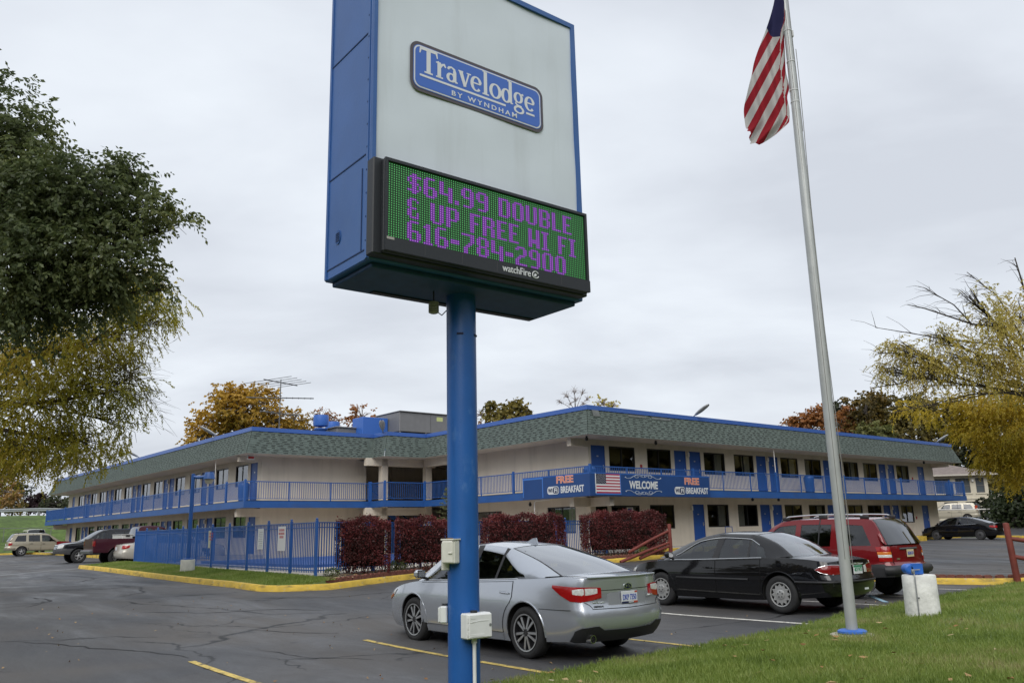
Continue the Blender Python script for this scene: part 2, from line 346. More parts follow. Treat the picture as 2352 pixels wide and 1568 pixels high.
# pool island: kerb, grass strip, planting bed, deck
ISL = [(9.25, 41.5), (9.0, 33), (8.72, 21.0), (8.80, 20.55), (9.1, 20.2), (9.6, 20.02), (10.35, 19.85), (12.2, 20.7), (15.6, 22.15), (19.5, 22.5), (24.0, 22.6), (27.4, 22.8), (28.2, 23.1), (28.5, 23.7), (28.3, 24.4)]
def kerb(name, pts, w=.15, h=.15, mat=None, inset=1):
    """low kerb swept along a line in plan, its top following the asphalt"""
    mb = MB(); rows = []
    P2 = []
    for (p, q) in zip(pts[:-1], pts[1:]):
        n_ = max(1, int(math.hypot(q[0]-p[0], q[1]-p[1])/.6))
        for k in range(n_): P2.append((p[0]+(q[0]-p[0])*k/n_, p[1]+(q[1]-p[1])*k/n_))
    P2.append(pts[-1])
    for i, p in enumerate(P2):
        a, b = P2[max(0, i-1)], P2[min(len(P2)-1, i+1)]; d = Vector((b[0]-a[0], b[1]-a[1])).normalized(); nrm = Vector((-d.y, d.x))*inset
        z = float(G(p[0], p[1])); wv = .0015*math.sin(i*1.7)+.001*math.sin(i*4.1)
        rows.append([(p[0], p[1], z-.05), (p[0]+nrm.x*.02, p[1]+nrm.y*.02, z+h-.03+wv), (p[0]+nrm.x*.045, p[1]+nrm.y*.045, z+h+wv), (p[0]+nrm.x*w, p[1]+nrm.y*w, z+h+wv), (p[0]+nrm.x*w, p[1]+nrm.y*w, z-.05)])
    mb.grid(rows); return put(name, mb, mat or M_YEL, org=(pts[0][0], pts[0][1], 0), kind='structure', smooth=40)
kerb('island_kerb', ISL)
def fan(name, outline, zf, mat, kind='structure'):
    mb = MB(); mb.poly([(a, b, zf(a, b)) for a, b in outline]); return put(name, mb, mat, org=(outline[0][0], outline[0][1], 0), kind=kind)
def strip_sheet(name, left, right, n, zf, mat, cols=3):
    mb = MB(); rows = []
    def at(pl, t):
        k = t*(len(pl)-1); i = min(int(k), len(pl)-2); f = k-i; return pl[i][0]*(1-f)+pl[i+1][0]*f, pl[i][1]*(1-f)+pl[i+1][1]*f
    for i in range(n+1):
        a, b = at(left, i/n), at(right, i/n); rows.append([((a[0]*(1-c/cols)+b[0]*c/cols), (a[1]*(1-c/cols)+b[1]*c/cols), zf(a[0]*(1-c/cols)+b[0]*c/cols, a[1]*(1-c/cols)+b[1]*c/cols, c/cols)) for c in range(cols+1)])
    mb.grid(rows, flip=True); return put(name, mb, mat, org=(left[0][0], left[0][1], 0), kind='structure', smooth=60)
gz = lambda a, b, c: float(G(a, b))+.125+.10*min(1, c*1.3)
strip_sheet('grass_strip', [(9.35, 41.4), (9.1, 33), (8.84, 21.0), (9.3, 20.28), (10.35, 20.02)], [(11.2, 41.4), (11.0, 33), (10.7, 24), (10.7, 21.4), (10.75, 21.3)], 24, gz, M_GRASSBASE, 5)
strip_sheet('planting_bed', [(10.35, 20.02), (12.2, 20.85), (15.6, 22.3), (19.5, 22.65), (24.0, 22.75), (27.4, 22.95), (28.2, 23.9)], [(10.75, 21.4), (12.2, 22.4), (15.6, 23.8), (19.5, 24.6), (24.0, 25.0), (26.6, 25.0), (27.5, 25.0)], 24, gz, M_MULCH, 5)
def samp_strip(n):
    t = RNG.uniform(0, 1, n); a0 = np.interp(t, [0, .6, .96, 1], [9.38, 9.05, 8.9, 9.6]); b = 41.2-21.1*t; a1 = np.interp(t, [0, .6, 1], [11.15, 10.9, 10.6]); f = RNG.uniform(0, 1, n)
    a = a0+(a1-a0)*f; return a, b, G(a, b)+.125+.10*np.minimum(1, f*1.3)
blades('strip_grass', 45000, samp_strip, .02, .07, .010, 'short grass on the narrow strip outside the blue pool fence')
DECK_Z = .62
fan('pool_deck', [(10.7, 21.45), (15.6, 23.7), (19.5, 24.5), (26.2, 25.3), (27.6, 28.2), (27.6, 40), (24, 42.5), (18.2, 42.7), (11.3, 41.4)], lambda a, b: DECK_Z, P('deck_concrete', (.50, .45, .37), .85, noise=.14, nscale=2))
mb = MB(); mb.box((13.2, 27.2, DECK_Z+.004), (22.5, 37.4, DECK_Z+.10)); put('pool_cover', mb, P('blue_tarp', (.035, .085, .30), .55, noise=.2, nscale=1.5), org=(13, 27, DECK_Z), label='blue cover stretched over the swimming pool inside the fence', cat='pool cover')
# pavements along both wings
def slab(name, a, b, mat=None, kind='structure'):
    mb = MB(); mb.bbox((a[0], a[1], a[2]), (b[0], b[1], b[2]), .015); return put(name, mb, mat or M_WALK, org=a, kind=kind)
slab('pavement', (28.0, 25.35, .2), (55.0, 28.1, .78)); slab('pavement', (55.002, 26.95, .2), (64.0, 28.1, .78)); slab('pavement', (15.35, 42.2, .2), (18.1, 87.3, .78))
slab('pavement_kerb', (28.0, 25.20, .2), (55.0, 25.347, .785), M_YEL); slab('pavement_kerb', (55.152, 26.80, .2), (64.0, 26.947, .785), M_YEL); slab('pavement_kerb', (55.005, 25.20, .2), (55.15, 26.947, .785), M_YEL); slab('pavement_kerb', (15.2, 42.2, .2), (15.347, 87.3, .785), M_YEL)
kerb('end_kerb', [(22.2, 12.6), (22.25, 11.2), (22.9, 9.0), (23.4, 8.5), (24.2, 8.35)], inset=1)
strip_sheet('end_bed', [(22.36, 12.6), (22.45, 11.2), (23.05, 9.1), (23.5, 8.66), (24.2, 8.5)], [(24.6, 12.6), (24.6, 11.2), (24.6, 9.6), (24.6, 9.2), (24.6, 8.9)], 10, lambda a, b, c: float(G(a, b))+.13, M_MULCH)
kerb('lot_kerb', [(66, 17), (62, 20.5), (63.5, 24.5)], inset=-1); kerb('lot_kerb', [(4, 86.5), (15.2, 86.8)], inset=1)
# painted markings
def line(a, b, w, mat, name='parking_line'):
    mb = MB(); a = Vector(a); b = Vector(b); n_ = max(1, int((b-a).length/.5)); d = (b-a).normalized(); q = Vector((-d.y, d.x))*w/2; rows = []
    for i in range(n_+1):
        p = a+(b-a)*i/n_; rows.append([(p.x+s_*q.x, p.y+s_*q.y, float(G(p.x+s_*q.x, p.y+s_*q.y))+.006) for s_ in (1, -1)])
    mb.grid(rows); return put(name, mb, mat, org=(a.x, a.y, 0), kind='structure')
for a, b, m in (((4.22, 12.1), (4.22, 7.5), M_LINEY), ((7.0, 12.25), (7.0, 7.7), M_LINEY), ((9.93, 12.3), (9.95, 7.9), M_LINEY), ((13.0, 12.4), (13.15, 8.0), M_LINEW), ((16.3, 12.5), (16.35, 8.1), M_LINEW),
                ((18.3, 12.5), (18.5, 8.2), M_LINEW), ((17.0, 8.75), (18.4, 9.85), M_LINEB), ((16.5, 9.6), (18.4, 11.2), M_LINEB), ((20.9, 12.4), (21.0, 8.4), M_LINEW)): line(a, b, .10, m)
line((2.6, 33.5), (10.9, 43.5), .30, P('worn_line', (.22, .225, .23), .7, noise=.2, nscale=6), 'worn_line')
M_CRACK = P('crack_filler', (.010, .010, .011), .7)
def crack(pts, w):
    mb = MB(); L_ = []; 
    for (p, q) in zip(pts[:-1], pts[1:]):
        n_ = max(2, int(math.hypot(q[0]-p[0], q[1]-p[1])/.18))
        for k in range(n_): L_.append(Vector((p[0]+(q[0]-p[0])*k/n_+random.gauss(0, .035), p[1]+(q[1]-p[1])*k/n_+random.gauss(0, .035))))
    rows = []
    for i, p in enumerate(L_):
        d = (L_[min(i+1, len(L_)-1)]-L_[max(0, i-1)]).normalized(); q = Vector((-d.y, d.x))*w*random.uniform(.3, 1.0)*(1-abs(2*i/len(L_)-1)**4*.9); rows.append([(p.x+q.x, p.y+q.y, float(G(p.x+q.x, p.y+q.y))+.004), (p.x-q.x, p.y-q.y, float(G(p.x-q.x, p.y-q.y))+.004)])
    mb.grid(rows); put('asphalt_crack', mb, M_CRACK, org=(pts[0][0], pts[0][1], 0), kind='structure')
crack([(2.7, 15.6), (3.3, 14.6), (3.84, 13.61), (4.2, 12.9), (4.35, 12.2)], .028); crack([(3.0, 15.3), (4.0, 15.2), (4.7, 14.5)], .018); crack([(6.0, 14.6), (6.6, 13.6), (7.2, 13.1)], .02)
crack([(5.2, 18.2), (6.2, 17.2), (7.6, 16.9), (8.4, 16.0)], .026); crack([(8.0, 19.2), (9.4, 18.2), (11.0, 18.4), (12.2, 17.4)], .03); crack([(5.6, 21.5), (6.6, 22.6), (7.2, 25.0), (6.9, 27.0)], .045); crack([(4.8, 26.0), (6.0, 25.2), (7.4, 25.6)], .05)
crack([(9.8, 16.2), (10.4, 14.6), (11.6, 13.9)], .018); crack([(3.6, 20.5), (4.4, 21.8), (4.2, 23.6)], .05); crack([(5.3, 12.6), (5.6, 11.2), (6.2, 10.4)], .014); crack([(6.6, 29.5), (7.6, 31.5), (7.3, 34.5)], .06); crack([(14.5, 17.2), (17.0, 16.8), (19.5, 17.6), (22, 17.0)], .03)
mb = MB(); mb.lathe([(.36, 0), (.36, .012), (.33, .016), (.30, .010), (0, .010)], 28); put('manhole_cover', mb, P('iron', (.16, .165, .17), .45, metal=.5, noise=.3, nscale=20), org=(4.44, 17.48, float(G(4.44, 17.48))), smooth=40, label='round iron manhole cover set in the asphalt', cat='manhole cover')
# fallen leaves on the lawn and asphalt
def litter(name, pts, size, mat, label):
    n = len(pts); th = RNG.uniform(0, 6.28, n); s_ = size*RNG.uniform(.6, 1.4, n); vs = []
    for k, (dx, dy) in enumerate(((-1, 0), (0, -.55), (1, 0), (0, .55))):
        vs.append(np.stack([pts[:, 0]+s_*(dx*np.cos(th)-dy*np.sin(th)), pts[:, 1]+s_*(dx*np.sin(th)+dy*np.cos(th)), pts[:, 2]+RNG.uniform(.004, .035, n)], 1))
    v = np.stack(vs, 1).reshape(-1, 3); o = bpy.data.objects.new(name, np_mesh(name, v, np.arange(4*n).reshape(n, 4), [mat])); COL.objects.link(o); o.rotation_euler = (0, 0, ANG); tag(o, label, 'leaves', kind='stuff')
M_LIT = LEAF('dry_leaf', [(.20, .09, .035), (.34, .19, .075), (.45, .33, .17), (.50, .44, .30)], scale=.6, trans=.1)
a, b, z = samp_lawn(260); litter('fallen_leaves', np.stack([a, b, z+.03], 1), .045, M_LIT, 'dry brown and tan leaves scattered on the front lawn')
a = RNG.uniform(2, 20, 260); b = RNG.uniform(7.9, 20, 260); litter('lot_leaves', np.stack([a, b, G(a, b)+.002], 1), .022, M_LIT, 'small pale leaves and bits scattered on the asphalt')
a = RNG.uniform(10.6, 27, 700); b = np.interp(a, [10.6, 12.2, 15.6, 19.5, 27], [20.4, 21.3, 22.7, 23.1, 23.3])+RNG.uniform(-.25, .9, 700); litter('bed_leaves', np.stack([a, b, G(a, b)+.20], 1), .05, M_LIT, 'brown leaves lying in the bed under the red hedges')
# grassy embankment with the road on top
def emb(a, b):
    t = np.clip((b-88.6)/11.5, 0, 1); return .5 + 3.85*(t*t*(3-2*t)) - .012*(a-14) + .10*np.sin(a*.5+b*.8)*t
sheet('embankment', axis((-120, 90, 2)), axis((87.5, 101, .75), (101, 150, 7)), emb, wear(P('bank_grass', (.095, .15, .034), .95, noise=.35, nscale=2.5, bump=.8, bscale=9), (.045, .07, .022), (.22, .5, .5), .44, .66, .8))
# ------------------------------------------------------------------ the motel
M_WALL = P('stucco', (.66, .592, .49), .9, noise=.06, nscale=.8, bump=.35, bscale=90)
wear(M_WALL, (.34, .30, .245), (2.4, 2.4, .24), .50, .80, .36); wear(M_WALL, (.66, .60, .50), (1.1, 1.1, 1.6), .58, .62, .35)
M_SOFF = P('soffit_paint', (.55, .50, .44), .9, noise=.05, nscale=1)
M_BLUE = P('blue_paint', (.020, .092, .315), .42, noise=.07, nscale=2.5)
M_BLUED = P('blue_door_paint', (.015, .080, .33), .45, noise=.05, nscale=3)
M_BLUEB = P('blue_beam_paint', (.018, .085, .28), .5, noise=.12, nscale=1.3)
wear(M_BLUEB, (.05, .07, .12), (1.2, 1.2, 6), .55, .72, .5)
M_CAP = P('blue_cap', (.045, .120, .40), .4)
M_SHIN = P('shingle', (.104, .132, .118), .95, noise=.20, nscale=4.5, bump=.6, bscale=120)
M_FELT_SHADE = P('felt_and_slot_shade', (.010, .012, .012), .95)  # bare felt strips, and the painted shade in the shingle slots
M_SHIN2 = P('shingle_bare', (.13, .14, .135), .95, noise=.15, nscale=5)
M_BLK = P('black_frame', (.012, .012, .013), .4)
M_CURT = P('curtain', (.50, .47, .41), .9, noise=.1, nscale=9)
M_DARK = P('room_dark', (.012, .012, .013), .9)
M_WHITE = P('white_paint', (.72, .70, .66), .6)
M_PANE = GLASS('room_glass', (.55, .58, .57), .09)
M_MET = P('steel', (.55, .56, .57), .35, metal=.9)
motel = thing('motel_building', 'two storey cream motel with green mansard roof and blue balconies', 'motel', (26.4, 26.5, .78))
GZ, SZ, EZ, TZ, CZ = .78, 3.5, 5.86, 7.08, 7.27       # ground floor, upper floor, eave, mansard top, cap top
def wallface(mb, axis_, c, a0, a1, z0, z1, holes, depth, sgn):
    """flat wall with reveals: axis_ 'u' runs along u at v = c, 'v' along v at u = c; sgn points into the building"""
    pt = (lambda a, z, d=0: (a, c+sgn*d, z)) if axis_ == 'u' else (lambda a, z, d=0: (c+sgn*d, a, z))
    A = sorted({a0, a1, *[h[0] for h in holes], *[h[1] for h in holes]}); Z = sorted({z0, z1, *[h[2] for h in holes], *[h[3] for h in holes]})
    for i in range(len(A)-1):
        for k in range(len(Z)-1):
            ca, cz = (A[i]+A[i+1])/2, (Z[k]+Z[k+1])/2
            if any(h[0] < ca < h[1] and h[2] < cz < h[3] for h in holes): continue
            mb.poly([pt(A[i], Z[k]), pt(A[i+1], Z[k]), pt(A[i+1], Z[k+1]), pt(A[i], Z[k+1])])
    for h in holes:
        a, b, p, q = h
        for (x, y) in (((a, p), (b, p)), ((b, p), (b, q)), ((b, q), (a, q)), ((a, q), (a, p))): mb.poly([pt(*x), pt(*y), pt(*y, depth), pt(*x, depth)])
doors = []; wins = []          # (axis, c, sgn, a, b, z0, z1)
R_C = [35.15, 42.4, 49.55, 56.6]
def unit(lst_d, lst_w, c, up, sides=(-1, 1)):
    zd = (SZ+.06, SZ+2.10) if up else (GZ+.03, GZ+2.06); zw = (SZ+.92, SZ+2.10) if up else (GZ+.88, GZ+2.06)
    for s_ in sides:
        d = sorted((c+s_*.13, c+s_*1.09)); w = sorted((c+s_*1.36, c+s_*3.20)); lst_d.append((*d, *zd)); lst_w.append((*w, *zw))
rd, rw = [], []
for c in R_C:
    unit(rd, rw, c, True); unit(rd, rw, c, False, (-1, 1) if c > 36 else (1,))
unit(rd, rw, 27.85, True, (1,)); rd += [(61.15, 62.15, SZ+.06, SZ+2.10), (61.1, 62.1, GZ+.03, GZ+2.06)]
rw += [(31.95, 33.8, GZ+.86, GZ+2.03), (29.2, 31.2, GZ+.25, GZ+2.0)]
office = [(28.15, 28.95, GZ+.03, GZ+2.0)]
wall = MB(); VW = 28.0; UWL = 18.0; UWR = 27.8
wallface(wall, 'u', VW, UWR, 63.6, .5, EZ+.02, rd+rw+office, .10, 1)
ld, lw = [], []
L_C = [50.62, 57.95, 65.2, 72.45, 79.68]
for c in L_C: unit(ld, lw, c, True); unit(ld, lw, c, False)
ld += [(43.25, 44.2, SZ+.06, SZ+2.1), (43.25, 44.2, GZ+.03, GZ+2.06), (84.2, 85.15, SZ+.06, SZ+2.1), (84.2, 85.15, GZ+.03, GZ+2.06)]
lw += [(44.55, 46.3, SZ+.92, SZ+2.1), (44.55, 46.3, GZ+.88, GZ+2.06)]
wallface(wall, 'v', UWL, 42.7, 86.6, .5, EZ+.02, ld+lw, .10, 1)
wallface(wall, 'u', 42.7, UWL, 24.1, .5, EZ+.02, [], .1, 1)                 # end of the left wing
vw_holes = [(34.6, 36.9, GZ+.75, GZ+1.95), (29.0, 31.0, GZ+.75, GZ+2.0)]
wallface(wall, 'v', UWR, VW, 36.9, .5, EZ+.02, vw_holes, .10, 1)             # end of the right wing
# recess with the stair: back walls, columns, header beams
wall.box((24.1, 46.2, .5), (33, 46.4, EZ)); wall.box((24.1, 42.7, .5), (24.3, 46.2, EZ)); wall.box((33.002, 36.9, .5), (33.2, 46.4, EZ)); wall.box((30.0, 36.9, .5), (33, 37.1, EZ)); wall.box((27.8, 36.9, .5), (30, 37.05, EZ))
for (a, b) in ((24.35, 41.0), (27.2, 40.8), (27.6, 37.2)):
    wall.box((a, b, .5), (a+.38, b+.38, 3.2)); wall.box((a, b, SZ), (a+.38, b+.38, EZ))
wall.box((23.4, 41.0, EZ-.42), (28.0, 41.38, EZ-.003)); wall.box((27.0, 37.2, EZ-.42), (27.38, 40.8, EZ-.003))
wall.box((23.4, 41.0, 2.7), (27.6, 41.38, 3.127))
# ends and backs of both wings
for (a, b, c, d) in ((63.6, 28.0, 63.6, 37), (63.6, 37, 28, 37), (18, 86.6, 28, 86.6), (28, 86.6, 28, 46)):
    wall.poly([(a, b, .3), (c, d, .3), (c, d, EZ+.02), (a, b, EZ+.02)])
for (a, b) in ((26.9, 63.3), (26.9, 45.0)): pass
# beam stubs under the balcony and at the eave
for a in (18.0,): wall.box((16.75, 42.68, 2.72), (18.0, 42.95, 3.128)); wall.box((16.75, 42.68, EZ-.30), (18.0, 42.95, EZ-.003))
wall.box((26.75, 28.0, 2.72), (27.8, 28.28, 3.128)); wall.box((26.7, 28.0, EZ-.36), (27.8, 28.28, EZ-.003)); wall.box((27.8, 26.75, 2.72), (28.08, 28.0, 3.128))
wall.box((63.3, 26.8, EZ-.3), (63.6, 28.0, EZ-.003)); wall.box((16.9, 86.3, 2.75), (18, 86.6, 3.128))
put('wall', wall, M_WALL, motel)
# dark rooms behind the openings
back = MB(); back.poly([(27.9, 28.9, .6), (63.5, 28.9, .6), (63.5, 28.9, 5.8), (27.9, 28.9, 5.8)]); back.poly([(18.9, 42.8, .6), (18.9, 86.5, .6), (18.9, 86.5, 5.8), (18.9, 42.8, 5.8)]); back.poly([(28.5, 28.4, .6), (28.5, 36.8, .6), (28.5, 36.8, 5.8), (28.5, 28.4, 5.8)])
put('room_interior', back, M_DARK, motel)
# balcony slab with its blue edge beam
def loop_pts(off=0.0):      # outer edge of the balconies and eaves, offset inwards
    o = off; return [(16.5+o, 88.2-o), (16.5+o, 41.2+o), (23.7+o, 41.2+o), (23.7+o, 39.7+o), (26.3+o, 39.7+o), (26.3+o, 26.45+o), (65.05-o, 26.45+o), (65.05-o, 30)]
def ring_wall(mb, pts_a, za, pts_b, zb, mat=0, flip=False):
    for i in range(len(pts_a)-1):
        f = [(*pts_a[i], za), (*pts_a[i+1], za), (*pts_b[i+1], zb), (*pts_b[i], zb)]; mb.poly(f[::-1] if flip else f, mat)
beam = MB(); ring_wall(beam, loop_pts(), 3.13, loop_pts(), 3.47); ring_wall(beam, loop_pts(), 3.47, loop_pts(.16), 3.472); ring_wall(beam, loop_pts(.16), 3.128, loop_pts(), 3.13)
ring_wall(beam, loop_pts(-.012), 3.13, loop_pts(-.012), 3.16); ring_wall(beam, loop_pts(-.012), 3.16, loop_pts(), 3.162)
beam.poly([(16.5, 88.2, 3.13), (18, 88.2, 3.13), (18, 88.2, 3.47), (16.5, 88.2, 3.47)])
bm_part = put('balcony_beam', beam, M_BLUEB, motel)
slabm = MB()
for (z, fl) in ((3.20, 0), (3.5, 1)):
    for (a, b, c, d) in ((16.6, 41.3, 18.05, 88.1), (18.05, 41.3, 24.4, 42.75), (23.8, 39.8, 33, 46.3), (26.4, 36.9, 33, 39.8), (26.4, 26.55, 27.85, 36.9), (27.85, 26.55, 64.95, 28.05), (63.6, 28.05, 64.95, 37)):
        f = [(a, b, z), (c, b, z), (c, d, z), (a, d, z)]; slabm.poly(f if fl else f[::-1])
put('balcony_slab', slabm, M_SOFF, motel)
# railings: a part for each straight run, its posts below it
def railing(a, b, closed_end=True):
    a = Vector(a); b = Vector(b); d = b-a; Ln = d.length; d.normalize(); ang = math.atan2(d.y, d.x)
    M = Matrix.Translation((a.x, a.y, 0)) @ Matrix.Rotation(ang, 4, 'Z'); mb = MB()
    mb.box((0, -.022, 4.425), (Ln, .022, 4.47), 0, M); mb.box((0, -.016, 3.575), (Ln, .016, 3.605), 0, M)
    n_ = int(Ln/.122)
    for i in range(1, n_):
        x = Ln*i/n_; mb.box((x-.0105, -.0105, 3.606), (x+.0105, .0105, 4.424), 0, M)
    r = put('balcony_railing', mb, M_BLUE, motel); npst = max(1, round(Ln/2.45))
    for i in range(npst+1):
        x = Ln*i/npst; pm = MB(); w = .024 if i % 3 else .05
        pm.bbox((x-w, -w-.003, 3.34 if i % 3 == 0 else 3.475), (x+w, w+.003, 4.475 if i % 3 else 4.55), .006, 0, M); put('railing_post', pm, M_BLUE, r)
    return r
for a, b in (((16.56, 88.1), (16.56, 41.3)), ((16.56, 41.26), (23.7, 41.26)), ((23.76, 41.2), (23.76, 39.8)), ((23.8, 39.76), (26.3, 39.76)), ((26.36, 39.7), (26.36, 26.6)), ((26.4, 26.52), (65.0, 26.52)), ((64.98, 26.6), (64.98, 30)), ((16.6, 88.1), (18.0, 88.1))): railing(a, b)
# mansard roof: shingle courses with painted slot shade, blue cap, soffit, flat roof
roof = MB(); NR = 10; IN = .46
def off_at(t): return IN*t
def seg_rows(p0, p1, q0, q1):
    """courses on one slope: p0-p1 eave, q0-q1 top"""
    p0, p1, q0, q1 = map(Vector, (p0, p1, q0, q1)); nrm = (p1-p0).cross(q0-p0).normalized()
    if nrm.z < 0: nrm = -nrm
    for k in range(NR):
        t0, t1 = k/NR, (k+1.0)/NR
        a, b = p0.lerp(q0, t0), p1.lerp(q1, t0); c, d = p0.lerp(q0, t1), p1.lerp(q1, t1)
        e = nrm*.020
        roof.poly([a+e, b+e, d+nrm*.006, c+nrm*.006]); roof.poly([a, b, b+e, a+e])
        # near-black dashes laid on the shingles: painted shade of the slots under the tabs
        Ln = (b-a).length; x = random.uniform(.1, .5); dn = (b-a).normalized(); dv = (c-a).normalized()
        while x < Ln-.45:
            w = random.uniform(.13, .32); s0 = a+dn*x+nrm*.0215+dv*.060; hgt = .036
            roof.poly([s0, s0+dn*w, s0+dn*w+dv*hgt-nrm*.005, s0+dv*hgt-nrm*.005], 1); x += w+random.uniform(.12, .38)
le, lt = loop_pts(), loop_pts(IN)
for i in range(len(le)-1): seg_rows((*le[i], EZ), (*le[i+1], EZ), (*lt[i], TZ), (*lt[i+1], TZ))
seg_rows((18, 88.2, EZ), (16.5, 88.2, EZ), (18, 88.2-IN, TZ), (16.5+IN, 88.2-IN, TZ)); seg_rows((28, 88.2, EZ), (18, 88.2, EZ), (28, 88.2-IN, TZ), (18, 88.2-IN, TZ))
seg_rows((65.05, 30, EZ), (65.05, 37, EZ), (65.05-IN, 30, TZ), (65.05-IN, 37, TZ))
def patch_on(u0, u1, t0, t1, mat, lift=.045):
    f = lambda u, t: (u, 26.45+IN*t-lift*.93, EZ+(TZ-EZ)*t+lift*.36); roof.poly([f(u0, t0), f(u1, t0), f(u1, t1), f(u0, t1)], mat)
patch_on(29.5, 30.6, .93, .99, 1); patch_on(31.0, 32.3, .93, .99, 1); patch_on(29.4, 30.7, .84, .925, 2); patch_on(31.1, 32.5, .83, .925, 2); patch_on(27.0, 27.45, .72, .98, 2)
rf = put('mansard_roof', roof, [M_SHIN, M_FELT_SHADE, M_SHIN2], motel)
cap = MB(); cp, cq = loop_pts(IN-.06), loop_pts(IN+.2)
ring_wall(cap, cp, TZ-.02, cp, CZ); ring_wall(cap, cp, CZ, cq, CZ+.002); ring_wall(cap, lt, TZ-.02, cp, TZ-.02, 0, True)
cap.box((65.05-IN-.2, 30, TZ-.02), (65.05-IN+.06, 37, CZ)); cap.box((16.9, 88.2-IN-.15, TZ-.02), (28, 88.2-IN+.06, CZ-.004))
put('roof_cap', cap, M_CAP, rf)
flat = MB()
for (a, b, c, d) in ((16.9, 41.6, 28.2, 87.8), (24.1, 40.1, 34, 46.5), (26.7, 26.9, 34, 40.1), (34, 26.9, 64.6, 37.3)): flat.poly([(a, b, 7.1), (c, b, 7.1), (c, d, 7.1), (a, d, 7.1)])
put('flat_roof', flat, P('roof_membrane', (.12, .12, .12), .9), rf)
sof = MB()
for (a, b, c, d) in ((16.5, 41.2, 18.1, 88.2), (18.1, 41.2, 24.4, 42.8), (23.7, 39.7, 33, 46.4), (26.3, 36.5, 33, 39.7), (26.3, 26.45, 27.9, 36.5), (27.9, 26.45, 65.05, 28.1), (63.5, 28.1, 65.05, 37)): sof.poly([(a, b, EZ), (a, d, EZ), (c, d, EZ), (c, b, EZ)])
put('soffit', sof, M_SOFF, rf)
# doors and windows: one of each built, the rest copied with their sub-parts
def door_proto():
    mb = MB(); mb.bbox((.03, .045, .0), (.93, .085, 2.03), .006); mb.box((.0, .03, .0), (.03, .10, 2.04)); mb.box((.93, .03, .0), (.96, .10, 2.04)); mb.box((.03, .03, 2.0301), (.93, .10, 2.04))
    mb.box((.74, .038, .0), (.75, .0449, 2.03), 0); mb.box((.42, .040, 1.50), (.54, .0449, 1.56), 1)
    h = MB(); h.tube((.85, .045, 1.0), (.85, -.005, 1.0), .022, n=10); h.tube((.85, .0, 1.0), (.76, .0, 1.0), .011, n=8); h.bbox((.82, .036, .93), (.88, .0449, 1.12), .004)
    return mb.mesh('door', [M_BLUED, M_MET]), h.mesh('door_handle', [M_MET])
DM, HM = door_proto()
def win_proto(k):
    mb = MB(); fr = MB(); cu = MB(); w, h = 1.84, 1.18
    mb.poly([(.05, .075, .05), (.92, .075, .05), (.92, .075, h-.05), (.05, .075, h-.05)]); mb.poly([(.94, .06, .05), (w-.05, .06, .05), (w-.05, .06, h-.05), (.94, .06, h-.05)])
    for a, b in (((0, .02, 0), (w, .10, .06)), ((0, .02, h-.06), (w, .10, h)), ((0, .02, .0601), (.06, .10, h-.0601)), ((w-.06, .02, .0601), (w, .10, h-.0601)), ((.90, .035, .0601), (.955, .10, h-.0601))): fr.box(a, b)
    spans = [((.08, .9),), ((.98, 1.78),), ((.08, .36), (1.5, 1.78)), ((.08, 1.78),), ((1.2, 1.75),), ()][k]
    for (a, b) in spans:
        n_ = max(4, int((b-a)/.05)); rows = []
        for z in (.04, h-.04): rows.append([(a+(b-a)*i/n_, .22+.028*math.sin(i*2.1)+.015*math.sin(i*.9), z) for i in range(n_+1)])
        cu.grid(rows)
    return mb.mesh('window', [M_PANE]), fr.mesh('window_frame', [M_BLK]), (cu.mesh('curtain', [M_CURT], smooth=60) if spans else None)
WM = [win_proto(k) for k in range(6)]
lamp_mb = MB(); lamp_mb.lathe([(.0, 0), (.055, .0), (.06, .02), (.06, .20), (.045, .23), (0, .23)], 12)
LM = lamp_mb.mesh('wall_lamp', [M_WHITE], smooth=40)
def inst(me, parent, loc, rotz, scale=None):
    o = bpy.data.objects.new(me.name, me); COL.objects.link(o); o.parent = parent; o.location = loc; o.rotation_euler = (0, 0, rotz)
    if scale: o.scale = scale
    return o
OM = ORG[motel.name]
def place_openings(dl, wl, axis_, c):
    for (a, b, z0, z1) in dl:
        loc = Vector((a, c, z0)) if axis_ == 'u' else Vector((c, b, z0))
        d = inst(DM, motel, loc-OM, 0 if axis_ == 'u' else -math.pi/2, ((b-a)/.96, 1, (z1-z0)/2.04)); inst(HM, d, (0, 0, 0), 0)
    for i, (a, b, z0, z1) in enumerate(wl):
        loc = Vector((a, c, z0)) if axis_ == 'u' else Vector((c, b, z0)); k = random.choice([0, 1, 4, 4, 1, 0, 5, 5, 4] if axis_ == 'u' else [3, 0, 1, 5, 2, 0, 4, 5])
        g_, f_, cu = WM[k]; o = inst(g_, motel, loc-OM, 0 if axis_ == 'u' else -math.pi/2, ((b-a)/1.84, 1, (z1-z0)/1.18)); inst(f_, o, (0, 0, 0), 0)
        if cu: inst(cu, o, (0, 0, 0), 0)
place_openings(rd, rw, 'u', VW); place_openings(ld, lw, 'v', UWL); place_openings([], vw_holes, 'v', UWR)
od = MB(); od.poly([(28.2, 28.07, GZ+.1), (28.9, 28.07, GZ+.1), (28.9, 28.07, GZ+1.95), (28.2, 28.07, GZ+1.95)]); odo = put('entrance_door', od, M_PANE, motel)
fr = MB()
for a, b in (((28.15, 28.02, GZ+.03), (28.2, 28.1, GZ+2.0)), ((28.9, 28.02, GZ+.03), (28.95, 28.1, GZ+2.0)), ((28.2, 28.02, GZ+.03), (28.9, 28.1, GZ+.1)), ((28.2, 28.02, GZ+1.95), (28.9, 28.1, GZ+2.0))): fr.box(a, b)
put('door_frame', fr, M_BLK, odo)
